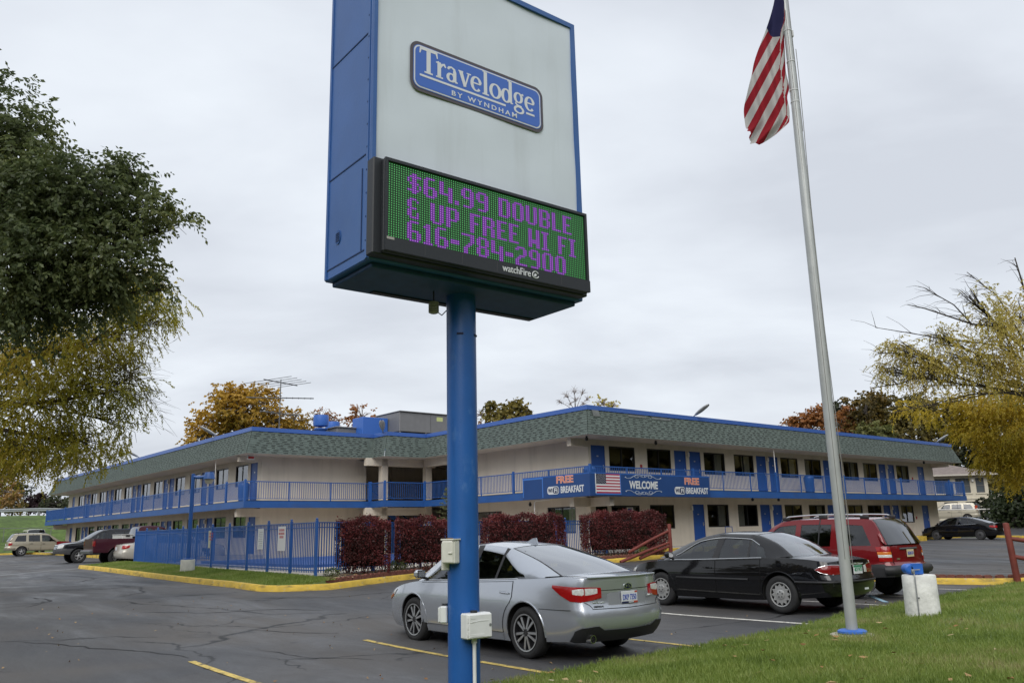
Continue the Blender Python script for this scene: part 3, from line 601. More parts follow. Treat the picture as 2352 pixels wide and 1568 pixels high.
poster = MB(); poster.box((30.3, 28.035, GZ+1.45), (30.75, 28.04, GZ+1.93)); poster.box((30.36, 28.03, GZ+1.5), (30.52, 28.0345, GZ+1.62), 1); poster.box((30.58, 28.03, GZ+1.5), (30.70, 28.0345, GZ+1.6), 1); poster.box((30.37, 28.03, GZ+1.7), (30.69, 28.0345, GZ+1.86), 2)
put('window_poster', poster, [M_WHITE, P('poster_red', (.5, .06, .05), .6), P('poster_blue', (.05, .1, .35), .6)], motel)
for c in R_C:
    for z in (SZ+1.80, GZ+1.75): inst(LM, motel, Vector((c, 27.935, z))-OM, 0)
for c in L_C:
    for z in (SZ+1.80, GZ+1.75): inst(LM, motel, Vector((17.935, c, z))-OM, 0)
# small fittings: alarms, conduit, cameras, air units under the windows
fit = MB()
for a, z in ((31.45, SZ+1.18), (60.2, SZ+1.2), (60.05, GZ+1.2)): fit.bbox((a-.06, 27.95, z-.1), (a+.06, 28.0, z+.1), .01)
put('fire_alarm', fit, P('alarm_red', (.36, .03, .025), .5), motel)
con = MB(); con.path([(26.62, 30.6, 1.0), (26.62, 30.6, 3.0), (26.62, 30.5, 3.08), (26.62, 29.5, 3.10)], .03); 
put('conduit', con, M_WHITE, motel)
for a in ((41.0, 26.6, 3.5), (16.7, 45.9, 4.6)): con = MB(); con.tube(a, (a[0], a[1], EZ), .02); put('conduit', con, M_WHITE, motel)
cams = MB()
for (a, b, z) in ((26.75, 27.0, EZ-.14), (31.4, 26.9, EZ-.12), (59.9, 26.9, EZ-.12), (38.9, 26.8, 3.06), (27.2, 31.6, 2.95), (41.2, 26.7, 3.06)): cams.lathe([(0, -.09), (.05, -.08), (.075, -.03), (.075, .05), (.05, .06), (.05, .12), (0, .12)], 10, 0, Matrix.Translation((a, b, z)))
put('security_camera', cams, M_BLK, motel, smooth=40)
exs = MB(); exs.bbox((16.9, 42.0, EZ-.26), (17.3, 42.05, EZ-.02), .01); exs.box((16.95, 41.98, EZ-.2), (17.25, 41.999, EZ-.09), 1); put('exit_light', exs, [M_WHITE, P('exit_red', (.45, .04, .03), .5)], motel)
# stair flight in the recess
st = MB(); M = Matrix.Identity(4)
for (y0, y1) in ((42.0, 42.06), (43.1, 43.16)): st.prism([(24.6, y0, SZ-.02), (24.6, y0, SZ-.3), (28.6, y0, .7), (28.6, y0, .98)], (0, y1-y0, 0)); st.path([(24.6, y0, SZ+.9), (28.6, y0, 1.7)], .03)
for i in range(14): st.box((24.6+i*.285, 42.06, SZ-.2-i*.198), (24.9+i*.285, 43.1, SZ-.16-i*.198))
put('stairs', st, M_BLUE, motel)
st2 = MB()
for y0 in (29.2, 30.3): st2.prism([(63.9, y0+5.2, SZ-.02), (63.9, y0+5.2, SZ-.3), (63.9, y0+.6, .9), (63.9, y0+.6, 1.2)], (.06, 0, 0)); st2.path([(63.95, y0+5.2, SZ+.9), (63.95, y0+.6, 2.1)], .03)
put('end_stairs', st2, M_BLUE, motel)
# ------------------------------------------------------------------ vehicles
def cub(pts):
    """smooth curve through (x, y) points"""
    x = np.array([p[0] for p in pts], float); y = np.array([p[1] for p in pts], float); n = len(x)
    d = np.diff(y)/np.diff(x); m = np.empty(n); m[0], m[-1] = d[0], d[-1]
    for i in range(1, n-1): m[i] = 0 if d[i-1]*d[i] <= 0 else 2*d[i-1]*d[i]/(d[i-1]+d[i])
    def f(t):
        t = min(max(t, x[0]), x[-1]); i = min(max(int(np.searchsorted(x, t))-1, 0), n-2); h = x[i+1]-x[i]; s = (t-x[i])/h
        return float((1+2*s)*(1-s)**2*y[i] + s*(1-s)**2*h*m[i] + s*s*(3-2*s)*y[i+1] + s*s*(s-1)*h*m[i+1])
    return f
def PAINT(name, col, metal=.0, rough=.35, flake=0):
    return P(name, col, rough, metal=metal, coat=1.0, noise=flake, nscale=400 if flake else 8)
M_RUB = P('tyre_rubber', (.022, .022, .023), .82, noise=.15, nscale=20)
M_PLAS = P('black_plastic', (.022, .022, .024), .55)
M_WELL = P('wheel_well', (.006, .006, .006), .95)
M_CHR = P('chrome', (.75, .76, .77), .12, metal=1)
M_ALU = P('machined_alloy', (.62, .63, .64), .28, metal=.85)
M_ALUD = P('painted_alloy', (.03, .03, .033), .4, metal=.4)
M_HUB = P('wheel_cover', (.50, .50, .49), .38, metal=.6)
M_RED = P('lamp_red', (.33, .009, .010), .12, coat=1, noise=.12, nscale=9)
M_REDD = P('lamp_red_dark', (.20, .010, .010), .12, coat=1)
M_AMB = P('lamp_amber', (.60, .17, .02), .15, coat=1)
M_CLR = P('lamp_clear', (.62, .62, .60), .12, coat=1, noise=.2, nscale=30)
M_INT = P('car_interior', (.03, .03, .032), .8); M_INTL = P('car_interior_light', (.22, .22, .215), .8)
M_GCAR = GLASS('car_glass', (.26, .30, .29), .06); M_GREAR = GLASS('rear_glass', (.42, .47, .46), .19, expo=1.5); M_GDARK = GLASS('tinted_glass', (.06, .07, .07), .07)
M_PLATE = P('plate_white', (.66, .68, .70), .4); M_PLB = P('plate_blue', (.06, .10, .42), .5); M_PLG = P('plate_green', (.05, .25, .13), .5)
_wheel_cache = {}
def wheel_meshes(R, rr, w, style):
    k = (R, rr, w, style)
    if k in _wheel_cache: return _wheel_cache[k]
    t = MB(); t.lathe([(rr-.004, -w/2+.02), (rr+.03, -w/2+.002), (R-.05, -w/2), (R-.018, -w/2+.012), (R, -w/2+.035), (R, w/2-.035), (R-.018, w/2-.012), (R-.05, w/2), (rr+.03, w/2-.002), (rr-.004, w/2-.02)], 44, 0, None, 'y', closed=True)
    r = MB(); yo = w/2
    r.lathe([(rr-.002, yo-.012), (rr+.003, yo-.004), (rr-.014, yo-.006), (rr-.018, yo-.02)], 40, 1, None, 'y', closed=True)
    r.lathe([(rr, -w/2+.02), (rr, yo-.022), (rr-.004, yo-.008), (rr-.018, yo-.010), (rr-.022, yo-.03), (rr-.03, yo-.075), (0, yo-.075)], 40, 0, None, 'y')
    def bar(a, r0, r1, w0, w1, y0, y1, mat):
        M = Matrix.Rotation(a, 4, 'Y'); r.add([(-w0, y0, r0), (w0, y0, r0), (w1, y0, r1), (-w1, y0, r1), (-w0*.8, y1, r0), (w0*.8, y1, r0), (w1*.75, y1-.008, r1), (-w1*.75, y1-.008, r1)], [(0, 1, 2, 3), (4, 7, 6, 5), (0, 4, 5, 1), (1, 5, 6, 2), (2, 6, 7, 3), (3, 7, 4, 0)], mat, M)
    def disc(r0, y0, y1, mat, n=24): r.lathe([(r0, y0), (r0, y1-.004), (r0-.006, y1), (0, y1)], n, mat, None, 'y')
    if style == 'ten':
        for i in range(5):
            a = i*2*math.pi/5+.31
            for s_ in (-1, 1):
                M = a+s_*.24; 
                for (da, ww, y1, mt) in ((0, .030, yo-.022, 0), (s_*.0, .023, yo-.016, 1)): bar(a+s_*.235+da, .045, rr-.006, ww*.7, ww, yo-.07, y1, mt)
        disc(.062, yo-.07, yo-.024, 2)
        for i in range(5): r.tube((.05*math.cos(i*1.2566), yo-.03, .05*math.sin(i*1.2566)), (.05*math.cos(i*1.2566), yo-.016, .05*math.sin(i*1.2566)), .009, n=6, mat=2)
        mats = [M_ALUD, M_ALU, M_PLAS]
    elif style == 'cover':
        n_ = 12; vs = []; y1 = yo-.012
        for i in range(n_*2):
            a = math.pi*i/n_; rad_ = (rr-.014) if i % 2 == 0 else rr*.66; vs.append((rad_*math.sin(a), y1-(.004 if i % 2 == 0 else .0), rad_*math.cos(a)))
        r.add([(0, y1+.006, 0)]+vs, [(0, 1+i, 1+(i+1) % (2*n_)) for i in range(2*n_)], 1); r.prism(vs, (0, -.03, 0), 1)
        r.lathe([(rr-.02, yo-.012), (rr-.006, yo-.004), (rr+.004, yo-.008), (rr-.004, yo-.02)], 40, 1, None, 'y', closed=True)
        r.lathe([(rr*.40, y1), (rr*.40, y1+.012), (rr*.36, y1+.016), (0, y1+.016)], 24, 1, None, 'y')
        for i in range(5): r.tube((rr*.23*math.sin(i*1.2566), y1+.012, rr*.23*math.cos(i*1.2566)), (rr*.23*math.sin(i*1.2566), y1+.019, rr*.23*math.cos(i*1.2566)), .013, n=8, mat=2)
        mats = [M_PLAS, M_HUB, M_PLAS]
    elif style == 'steel':
        disc(rr-.03, yo-.075, yo-.04, 1); disc(.075, yo-.06, yo-.03, 2); mats = [M_PLAS, P('dull_cover', (.10, .10, .105), .5, metal=.4), M_PLAS]
    else:
        for i in range(5): bar(i*2*math.pi/5, .03, rr-.012, .045, .040, yo-.07, yo-.018, 1)
        disc(.075, yo-.07, yo-.014, 1); mats = [M_ALUD, M_HUB, M_PLAS]
    _wheel_cache[k] = (t.mesh('tyre', [M_RUB], smooth=50), r.mesh('rim', mats, smooth=35)); return _wheel_cache[k]

class Car:
    def __init__(c, name, label, cat, loc, rot, sp, group=None):
        c.sp = sp; c.root = thing(name, label, cat, rot=rot, loc=loc, group=group)
        Lc, Wc = sp['L'], sp['W']; c.L, c.Wd = Lc, Wc; c.ro = sp['ro']; c.hx = -c.ro
        c.xr = cub(sp['xr']); _f = cub(sp['xf']); c.xf = lambda z: Lc-_f(z); c.plan = cub(sp['plan']); c.sect = cub(sp['sect']); c.sh = cub(sp['sh']); c.crown = cub(sp['crown']); c.sill = cub(sp['sill'])
        c.br, c.bf = sp.get('bow', (.12, .16)); c.paint = sp['paint']; c.build()
    def pt(c, s, z): return c.xr(z)+(c.xf(z)-c.xr(z))*s, c.Wd/2*c.plan(s)*c.sect(z)
    def sx(c, X, z): return (X-c.xr(z))/(c.xf(z)-c.xr(z))
    def side(c, X, z, off=0.0, sgn=1):
        s = c.sx(X, z); x, y = c.pt(s, z); return Vector((x+c.hx, sgn*(y+off), z))
    def outline(c, z, end, upto=1.6):
        """plan curve at height z, from the middle of the bumper round the corner and along the side"""
        pts = []; s0 = 0 if end == 'rear' else 1; x0, y0 = c.pt(s0, z); bow = c.br if end == 'rear' else -c.bf
        for k in range(13): y = y0*k/12; pts.append(Vector((x0-bow*(1-(k/12)**2), y)))
        for k in range(1, 26):
            s = upto/c.L*(k/25)**1.6; x, y = c.pt(s if end == 'rear' else 1-s, z); pts.append(Vector((x, y)))
        ac = [0]
        for a, b in zip(pts[:-1], pts[1:]): ac.append(ac[-1]+(b-a).length)
        return pts, ac
    def on(c, w, z, end, off, sgn):
        key = (round(z, 4), end)
        if key not in c._oc: c._oc[key] = c.outline(z, end)
        pts, ac = c._oc[key]; w_ = abs(w); i = int(np.clip(np.searchsorted(ac, w_)-1, 0, len(pts)-2)); f = (w_-ac[i])/(ac[i+1]-ac[i]); p = pts[i].lerp(pts[i+1], f); d = (pts[i+1]-pts[i]).normalized(); nrm = Vector((d.y, -d.x)) if end == 'front' else Vector((-d.y, d.x))
        p = p+nrm*off; return Vector((p.x+c.hx, (sgn if w >= 0 else -sgn)*p.y, z))
    def patch(c, name, cols, end, sgn, mat, off=.006, parent=None, rows=5, nw=4, rim=None, mb=None, mi=0):
        """a lamp, plate or trim piece lying on the body: cols = (w, z low, z high) with w measured round the bumper"""
        own = mb is None; mb = mb or MB(); ws = []
        for (a, b) in zip(cols[:-1], cols[1:]):
            for k in range(nw): f = k/nw; ws.append(tuple(a[i]*(1-f)+b[i]*f for i in range(3)))
        ws.append(cols[-1]); g = []; skirt = []
        for (w, z0, z1) in ws: g.append([c.on(w, z0+(z1-z0)*k/rows, end, off+.004*math.sin(math.pi*k/rows), sgn) for k in range(rows+1)])
        def inn(w, z): return c.on(w, z, end, -.012, sgn)
        fl = (sgn > 0) == (end == 'rear'); mb.grid(g, mi, flip=fl)
        mb.grid([[g[i][0], inn(ws[i][0], ws[i][1])] for i in range(len(ws))], mi); mb.grid([[g[i][-1], inn(ws[i][0], ws[i][2])] for i in range(len(ws))], mi)
        for i in (0, -1): mb.grid([g[i], [inn(ws[i][0], ws[i][1]+(ws[i][2]-ws[i][1])*k/rows) for k in range(rows+1)]], mi)
        if own: return put(name, mb, mat if isinstance(mat, list) else [mat], parent or c.root, smooth=45)
    def build(c):
        sp = c.sp; c._oc = {}; Lc, Wc, hx = c.L, c.Wd, c.hx; R = sp['R']; ax = [c.ro, c.ro+sp['wb']]
        ss = sorted({0, .004, .012, .025, .04, .06, .085, .12, .16, *np.linspace(.2, .8, 17).tolist(), .84, .88, .915, .94, .96, .975, .988, .996, 1})
        nt_ = 12; nc = 7; mb = MB(); rows = []
        cab = sp['cab']
        for s in ss:
            Xm = s*Lc; zs, zt = c.sill(Xm), c.sh(Xm); ring = []
            b = (c.br*max(0, 1-s/.12)**1.5, c.bf*max(0, 1-(1-s)/.12)**1.5)
            for k in range(nt_+1):
                z = zs+(zt-zs)*k/nt_; x, y = c.pt(s, z); ring.append(Vector((x+hx, y, z)))
            xe, ye = ring[-1].x, ring[-1].y; rr_ = .05
            for k in range(1, nc+1):
                q = 1-k/nc; y = ye*q; ring.append(Vector((xe-(b[0]-b[1])*(1-q*q), y, zt+c.crown(Xm)*(1-q**2.6))))
            rows.append((ring, zs))
        full = []
        for ring, zs in rows: full.append(ring+[Vector((p.x, -p.y, p.z)) for p in ring[-2::-1]])
        n_ = len(full[0])
        for i in range(len(full)-1):
            for k in range(n_-1):
                q = [full[i][k], full[i][k+1], full[i+1][k+1], full[i+1][k]]; xm = (q[0].x+q[2].x)/2-hx; top = nt_ <= k < n_-1-nt_; m_ = 0
                if top and cab[0] < xm < cab[1]: m_ = 1
                if top and sp.get('bed') and sp['bed'][0] < xm < sp['bed'][1] and nt_+1 <= k < n_-2-nt_: m_ = 1
                if sp.get('front_mat') is not None and xm > sp['front_mat'][0] and not (top and cab[0] < xm < cab[1]): m_ = 3
                if sp.get('cladding') and not top and (q[0].z+q[2].z)/2 < sp['cladding']: m_ = 4
                mb.poly(q, m_)
            a, b = full[i], full[i+1]; mb.poly([a[0], b[0], b[-1], a[-1]], 2)
        for idx, bow, sg in ((0, c.br, -1), (-1, c.bf, 1)):                     # bumper faces
            ring = full[idx]; g = []
            for k in range(nt_+1):
                p = ring[k]; g.append([Vector((p.x+sg*bow*(1-(j/nc)**2)*min(1, (nt_-k)/1.0 if k == nt_ else 1) if k < nt_ else p.x+sg*bow*(1-(j/nc)**2), p.y*j/nc, p.z if k < nt_ else ring[nt_+nc-j].z)) for j in range(-nc, nc+1)])
            m_ = 4 if False else (3 if (sp.get('front_mat') is not None and sg > 0) else 0)
            mb.grid(g, m_)
            if sp.get('cladding'):
                for i, f in enumerate(mb.f[-len(g[0])*nt_:]):
                    if sum(mb.v[j].z for j in f)/4 < sp['cladding']: mb.m[len(mb.m)-len(g[0])*nt_+i if False else mb.f.index(f)] = 4
            bot = [Vector(p) for p in g[0]]; mb.poly(bot, 2)
        pm = c.paint; mats = [pm, M_INT, M_PLAS, sp.get('front_mat', [0, pm])[1], sp.get('clad_mat', M_PLAS), M_WELL]
        me = mb.mesh('body', mats, weld=.0006)
        # wheel arches cut out of the solid body
        o = bpy.data.objects.new('body', me); COL.objects.link(o); cutters = []
        for a in ax:
            for sg in (-1, 1):
                cm = MB(); Ra = R+sp.get('gap', .055); cm.lathe([(Ra, sg*(Wc/2-.30)), (Ra, sg*(Wc/2+.25))] if sg > 0 else [(Ra, sg*(Wc/2+.25)), (Ra, sg*(Wc/2-.30))], 40, 5, Matrix.Translation((a+hx, 0, R+.01)), 'y')
                cme = cm.mesh('cut', mats, weld=.0001); cme.polygons.foreach_set('material_index', [5]*len(cme.polygons)); co = bpy.data.objects.new('cut', cme); COL.objects.link(co); cutters.append(co)
                md = o.modifiers.new('b', 'BOOLEAN'); md.operation = 'DIFFERENCE'; md.object = co; md.solver = 'EXACT'
        bpy.context.view_layer.update(); dg = bpy.context.evaluated_depsgraph_get(); nm = bpy.data.meshes.new_from_object(o.evaluated_get(dg))
        o.modifiers.clear()
        for co in cutters: bpy.data.objects.remove(co)
        nm.name = 'body'; nm.polygons.foreach_set('use_smooth', [True]*len(nm.polygons)); nm.set_sharp_from_angle(angle=rad(38)); o.data = nm; o.parent = c.root; c.body = o
        # arch lips
        for a in ax:
            for sg in (-1, 1):
                pts = []; Ra = R+sp.get('gap', .055)
                for k in range(25):
                    t = math.pi*(1.04-1.08*k/24); X, z = a+Ra*math.cos(t), R+.01+Ra*math.sin(t)
                    if z > c.sill(X)+.01: pts.append(c.side(X, z, sp.get('lip', .002), sg))
                lm = MB(); lm.path(pts, sp.get('lipr', .012), 5); put('wheel_arch', lm, sp.get('lip_mat', pm), c.body, smooth=50)
        c.cabin(); c.wheels(ax); c.doors()
    def cabin(c):
        sp = c.sp; cols = [list(map(float, r)) for r in sp['cols']]; st, tt = sp['side_t'], sp['top_t']; m_ = 4; hx = c.hx
        A = np.array(cols); n = len(A); idx = np.arange(n); fs = [cub(list(zip(idx, A[:, j]))) for j in range(A.shape[1])]
        T = [i+k/m_ for i in range(n-1) for k in range(m_)]+[n-1]
        C = [[f(t) for f in fs] for t in T]; kinds = [st[min(int(t), n-2)] for t in T[:-1]]; tops = [tt[min(int(t), n-2)] for t in T[:-1]]
        def belt(q): z = c.sh(q[0])-.012; p = c.side(q[0], z, -.012); return Vector((p.x, p.y, z))
        def edge(q): return Vector((q[3]+hx, q[5]*c.Wd/2, q[4]))
        def mid(q, low=False):
            b, e = belt(q), edge(q); z = q[2] if not low else b.z+.022; x = q[1] if not low else q[0]+(q[1]-q[0])*.02
            f = (z-b.z)/max(.05, e.z-b.z); f = min(max(f, 0), 1); y = b.y+(e.y-b.y)*f + .018*math.sin(math.pi*f); return Vector((x+hx, y, z))
        shell = MB()
        for sg in (1, -1):
            fx = lambda p: Vector((p.x, sg*p.y, p.z)); run = []
            def flush(run, sg):
                if not run: return
                gm = MB(); rows = []
                for q in run:
                    lo, hi = mid(q, True), mid(q); inn = Vector((0, .010, 0)); rows.append([Vector((v.x, sg*(v.y-.010), v.z)) for v in (lo.lerp(hi, k/4)+Vector((0, .008*math.sin(math.pi*k/4), 0)) for k in range(5))])
                gm.grid(rows, 0, flip=sg < 0)
                put('side_window', gm, [sp['glass'] if run[0][0] > sp.get('dark_from', -1) else sp.get('glass2', sp['glass'])], c.root, smooth=60)
            for i in range(len(C)-1):
                a, b = C[i], C[i+1]; k = kinds[i]
                if k == 'g':
                    shell.grid([[fx(belt(a)), fx(mid(a, True))], [fx(belt(b)), fx(mid(b, True))]], 0); shell.grid([[fx(mid(a)), fx(edge(a))], [fx(mid(b)), fx(edge(b))]], 0)
                    for lo in (True, False):                                   # reveal
                        p, q = mid(a, lo), mid(b, lo); shell.grid([[fx(p), fx(p-Vector((0, .02, 0)))], [fx(q), fx(q-Vector((0, .02, 0)))]], 1)
                    run.append(a)
                else:
                    if run: run.append(a); flush(run, sg); run = []
                    shell.grid([[fx(belt(q)), fx(mid(q, True)), fx(mid(q)), fx(edge(q))] for q in (a, b)], 1 if k == 'k' else 0)
            flush(run+[C[-1]] if run else [], sg)
            if sp.get('trim', True):
                g_ = [q for q, k in zip(C, kinds+['p']) if k in 'gk']
                tr = MB(); tr.path([fx(mid(q, True)+Vector((0, .004, -.004))) for q in g_], .008, 5)
                if sp.get('trim_top'): tr.path([fx(mid(q)+Vector((0, .004, .004))) for q in g_], .008, 5)
                put('window_trim', tr, M_CHR if sp.get('chrome', True) else M_PLAS, c.root, smooth=60)
        # windscreen, roof, rear window
        fr = [-1, -.95, -.91, -.8, -.6, -.3, 0, .3, .6, .8, .91, .95, 1]; glass = {'w': MB(), 'b': MB()}; prev = None
        zr = sp.get('roof_crown', .05)
        def rowpt(q, kind, lift=0):
            e = edge(q); bx = sp.get('bow_w', .16) if kind == 'w' else (-sp.get('bow_b', .14) if kind == 'b' else 0)
            return e, bx
        # bow amount per column: grows towards the cowl and towards the tail
        xs = [q[3] for q in C]; iw = max(i for i, t in enumerate(tops) if t == 'w')+1; ib = min([i for i, t in enumerate(tops) if t == 'b'] or [len(C)-1])
        grid = []
        for i, q in enumerate(C):
            e = edge(q); bow = 0; cz = zr
            if i <= iw: f = (iw-i)/iw; bow = sp.get('bow_w', .16)*(.25+.75*f); cz = zr*(1-.75*f)
            if i >= ib: f = (i-ib)/max(1, len(C)-1-ib); bow = -sp.get('bow_b', .14)*(.2+.8*f); cz = zr*(1-.7*f)
            grid.append([Vector((e.x+bow*(1-t*t), e.y*t, e.z+cz*(1-abs(t)**2.4))) for t in fr])
        for i in range(len(C)-1):
            k = tops[i]
            for j in range(len(fr)-1):
                q = [grid[i][j], grid[i][j+1], grid[i+1][j+1], grid[i+1][j]]
                gl = k in 'wb' and 2 <= j < len(fr)-3
                if gl: glass[k].poly([p-Vector((0, 0, .004)) for p in q])
                else: shell.poly(q, 1 if (k in 'wb' and j in (1, len(fr)-3)) else 0)
        c.roof = put('cabin_frame', shell, [c.paint, M_PLAS], c.root, smooth=58, weld=.0008)
        for k, nm in (('w', 'windscreen'), ('b', 'rear_window')):
            if glass[k].f: put(nm, glass[k], [sp['glass'] if k == 'w' else (sp['glass2'] if sp.get('dark_rear') else sp.get('rear_glass', sp['glass']))], c.root, smooth=60, weld=.0008)
        c.C, c.edge_, c.mid_ = C, edge, mid
    def wheels(c, ax):
        sp = c.sp; R, w = sp['R'], sp.get('tw', .215); t, r = wheel_meshes(R, sp['rr'], w, sp['style'])
        for a in ax:
            for sg in (1, -1):
                e = bpy.data.objects.new('wheel', t); COL.objects.link(e); e.parent = c.root; e.location = (a+c.hx, sg*(c.Wd/2-w/2-.012), R-.004); e.rotation_euler = (0, random.uniform(0, 1.2), 0 if sg > 0 else math.pi)
                ri = bpy.data.objects.new('rim', r); COL.objects.link(ri); ri.parent = e
    def door(c, X0, X1, z0, sgn, arch=None, handle=None, hmat=None, slant=0):
        mb = MB(); g = []; n_ = 10; zt = lambda X: c.sh(X)-.02
        def edges(z):
            a, b = X0+slant*(z-.6), X1
            if arch and abs(z-(c.sp['R']+.01)) < c.sp['R']+.09: a = max(X0, arch+math.sqrt(max(0, (c.sp['R']+.095)**2-(z-c.sp['R']-.01)**2)))
            return a, b
        def rowsets(off, gr):
            G_ = []
            for k in range(n_+1):
                f = k/n_; z = z0+gr+(zt(X1)-z0-2*gr)*f; a, b = edges(z); G_.append([c.side(a+gr+(b-a-2*gr)*j/8, z0+gr+(zt(a+(b-a)*j/8)-z0-2*gr)*f, off, sgn) for j in range(9)])
            return G_
        mb.grid(rowsets(.003, .0), 1, flip=sgn > 0); g = rowsets(.0085, .007); mb.grid(g, 0, flip=sgn > 0)
        d = put('door', mb, [c.paint, M_WELL], c.root, smooth=45)
        if handle:
            X, z = handle; h = MB(); p = c.side(X, z, .02, sgn); q = c.side(X+.19, z+.01, .02, sgn); h.path([p-Vector((0, sgn*.02, 0)), p, p.lerp(q, .5)+Vector((0, sgn*.012, 0)), q, q-Vector((0, sgn*.02, 0))], [.012, .016, .016, .016, .012], 6)
            put('door_handle', h, hmat or c.paint, d, smooth=50)
        return d
    def doors(c):
        for sgn in (1, -1):
            for a in c.sp['doors']: c.door(*a[:3], sgn, **a[3])
    def mirror(c, X, z, mat):
        for sgn in (1, -1):
            m = MB(); p = c.side(X, c.sh(X)-.03, 0, sgn); y = abs(p.y)
            m.bbox((p.x-.03, y+.04, z-.01), (p.x+.09, y+.21, z+.115), .04, 0); m.bbox((p.x-.05, y+.05, z-.005), (p.x-.029, y+.20, z+.11), .02, 2); m.poly([(p.x-.0503, y+.065, z+.01), (p.x-.0503, y+.185, z+.01), (p.x-.0503, y+.185, z+.095), (p.x-.0503, y+.065, z+.095)], 1); m.tube((p.x+.04, y-.04, z-.03), (p.x+.03, y+.10, z+.01), .022, n=8, mat=2)
            if sgn < 0: m.v = [Vector((v.x, -v.y, v.z)) for v in m.v]
            put('side_mirror', m, [mat, M_CHR, M_PLAS], c.root)
    def seats(c, Xf, Xr, zb):
        m = MB()
        for X, ys in ((Xf, (-.38, .38)), (Xr, (-.42, .42))):
            for y in ys:
                m.bbox((X-.16+c.hx, y-.24, zb-.25), (X+.0+c.hx, y+.24, zb+.20), .05, 0); m.bbox((X-.15+c.hx, y-.12, zb+.205), (X-.03+c.hx, y+.12, zb+.36), .04, 0)
        m.bbox((Xr-.16+c.hx, -.60, zb-.2), (Xr-.02+c.hx, .60, zb+.12), .04, 0)
        put('seats', m, [c.sp.get('seat_mat', M_INT)], c.root)
        s = MB(); M = Matrix.Translation((Xf+.62+c.hx, .38, zb+.06)) @ Matrix.Rotation(rad(65), 4, 'Y'); n_ = 20
        s.path([(.18*math.cos(2*math.pi*k/n_), .18*math.sin(2*math.pi*k/n_), 0) for k in range(n_+1)], .014, 6, 0, M); s.box((-.03, -.17, -.02), (.03, .17, .0), 0, M)
        put('steering_wheel', s, M_INT, c.root, smooth=60)
        d = MB(); d.bbox((Xf+.75+c.hx, -.68, zb-.12), (Xf+1.1+c.hx, .68, zb+.05), .06); put('dashboard', d, M_INT, c.root)
    def plate(c, z, end, mats, txt=None, w=.305, h=.155, tm=None, dx=.012, extra=None):
        p = c.on(0, z, end, dx, 1); pl = MB(); pl.bbox((p.x-.006, -w/2, z-h/2), (p.x+.006, w/2, z+h/2), .004); o = put('license_plate', pl, mats, c.root)
        if txt:
            vs, fs = text_mesh(txt, w*.84, h*.46, bold=.01); t = MB(); M = Matrix.Translation((p.x-.0062, 0, z-h*.22)) @ Matrix.Rotation(-math.pi/2, 4, 'Z'); t.add(vs, fs, 0, M); put('plate_number', t, tm or M_PLB, o)
        return o, p
PLAN = [(0, .80), (.012, .855), (.03, .905), (.06, .945), (.11, .975), (.2, .995), (.35, 1), (.65, 1), (.80, .99), (.88, .965), (.93, .925), (.965, .86), (.985, .79), (1, .68)]
def spec(base, **kw): d = dict(base); d.update(kw); return d
def scaled(base, L, W_, H, **kw):
    """the same body type at another size"""
    kx, kz = L/base['L'], H/base['H']; d = dict(base); d['L'], d['W'], d['H'] = L, W_, H
    for k in ('sh', 'crown', 'sill'): d[k] = [(x*kx, z*kz) for x, z in base[k]]
    for k in ('xr', 'xf'): d[k] = [(z*kz, x*kx) for z, x in base[k]]
    d['sect'] = [(z*kz, f) for z, f in base['sect']]
    d['cols'] = [(a*kx, b*kx, z*kz, x*kx, zr*kz, y) for a, b, z, x, zr, y in base['cols']]; d['cab'] = tuple(x*kx for x in base['cab'])
    d['doors'] = [(a*kx, b*kx, z*kz, {k: ((v[0]*kx, v[1]*kz) if k == 'handle' and v else (v*kx if k == 'arch' else v)) for k, v in kw_.items()}) for a, b, z, kw_ in base['doors']]
    d['ro'] = base['ro']*kx; d['wb'] = base['wb']*kx; d.update(kw); return d
SEDAN = dict(L=4.80, W=1.82, H=1.5, wb=2.75, ro=1.02, R=.335, rr=.240, style='ten', paint=PAINT('paint_silver', (.50, .53, .58), .66, .24), glass=M_GCAR, rear_glass=M_GREAR,
    xr=[(.2, .20), (.28, .13), (.38, .05), (.5, .0), (.62, .005), (.68, .035), (.78, .055), (.92, .06), (1.0, .045), (1.06, .055), (1.1, .09)], xf=[(.18, .12), (.3, .03), (.45, .0), (.6, .015), (.72, .07), (.8, .14)],
    plan=PLAN, sect=[(.2, .935), (.33, .975), (.45, .99), (.6, 1.0), (.72, .995), (.85, .975), (.95, .955), (1.08, .915)],
    sh=[(0, 1.045), (.25, 1.065), (.6, 1.045), (1.1, 1.02), (1.7, .995), (2.5, .965), (3.3, .94), (3.7, .925), (4.2, .865), (4.55, .785), (4.8, .69)],
    crown=[(0, .02), (.5, .035), (3.7, .07), (4.4, .05), (4.8, .02)], sill=[(0, .27), (.5, .24), (1.0, .2), (2, .19), (3.8, .19), (4.5, .2), (4.8, .22)], cab=(.62, 3.78),
    cols=[(3.70, 3.70, .955, 3.86, .955, .80), (3.52, 3.42, 1.03, 3.58, 1.10, .765), (3.15, 2.96, 1.34, 2.96, 1.42, .645), (2.46, 2.40, 1.395, 2.42, 1.465, .625), (2.33, 2.27, 1.395, 2.27, 1.47, .625), (1.74, 1.75, 1.335, 1.74, 1.43, .63), (1.69, 1.70, 1.32, 1.66, 1.415, .635), (1.06, 1.12, 1.075, 1.02, 1.25, .715), (.68, .68, 1.06, .50, 1.072, .82)],
    side_t=['p', 'g', 'g', 'k', 'g', 'k', 'g', 'p'], top_t=['w', 'w', 'r', 'r', 'r', 'r', 'b', 'b'], roof_crown=.045, bow_w=.20, bow_b=.16,
    doors=[(2.37, 3.55, .30, dict(handle=(2.43, .80))), (1.28, 2.36, .30, dict(arch=1.06, handle=(1.34, .83)))])
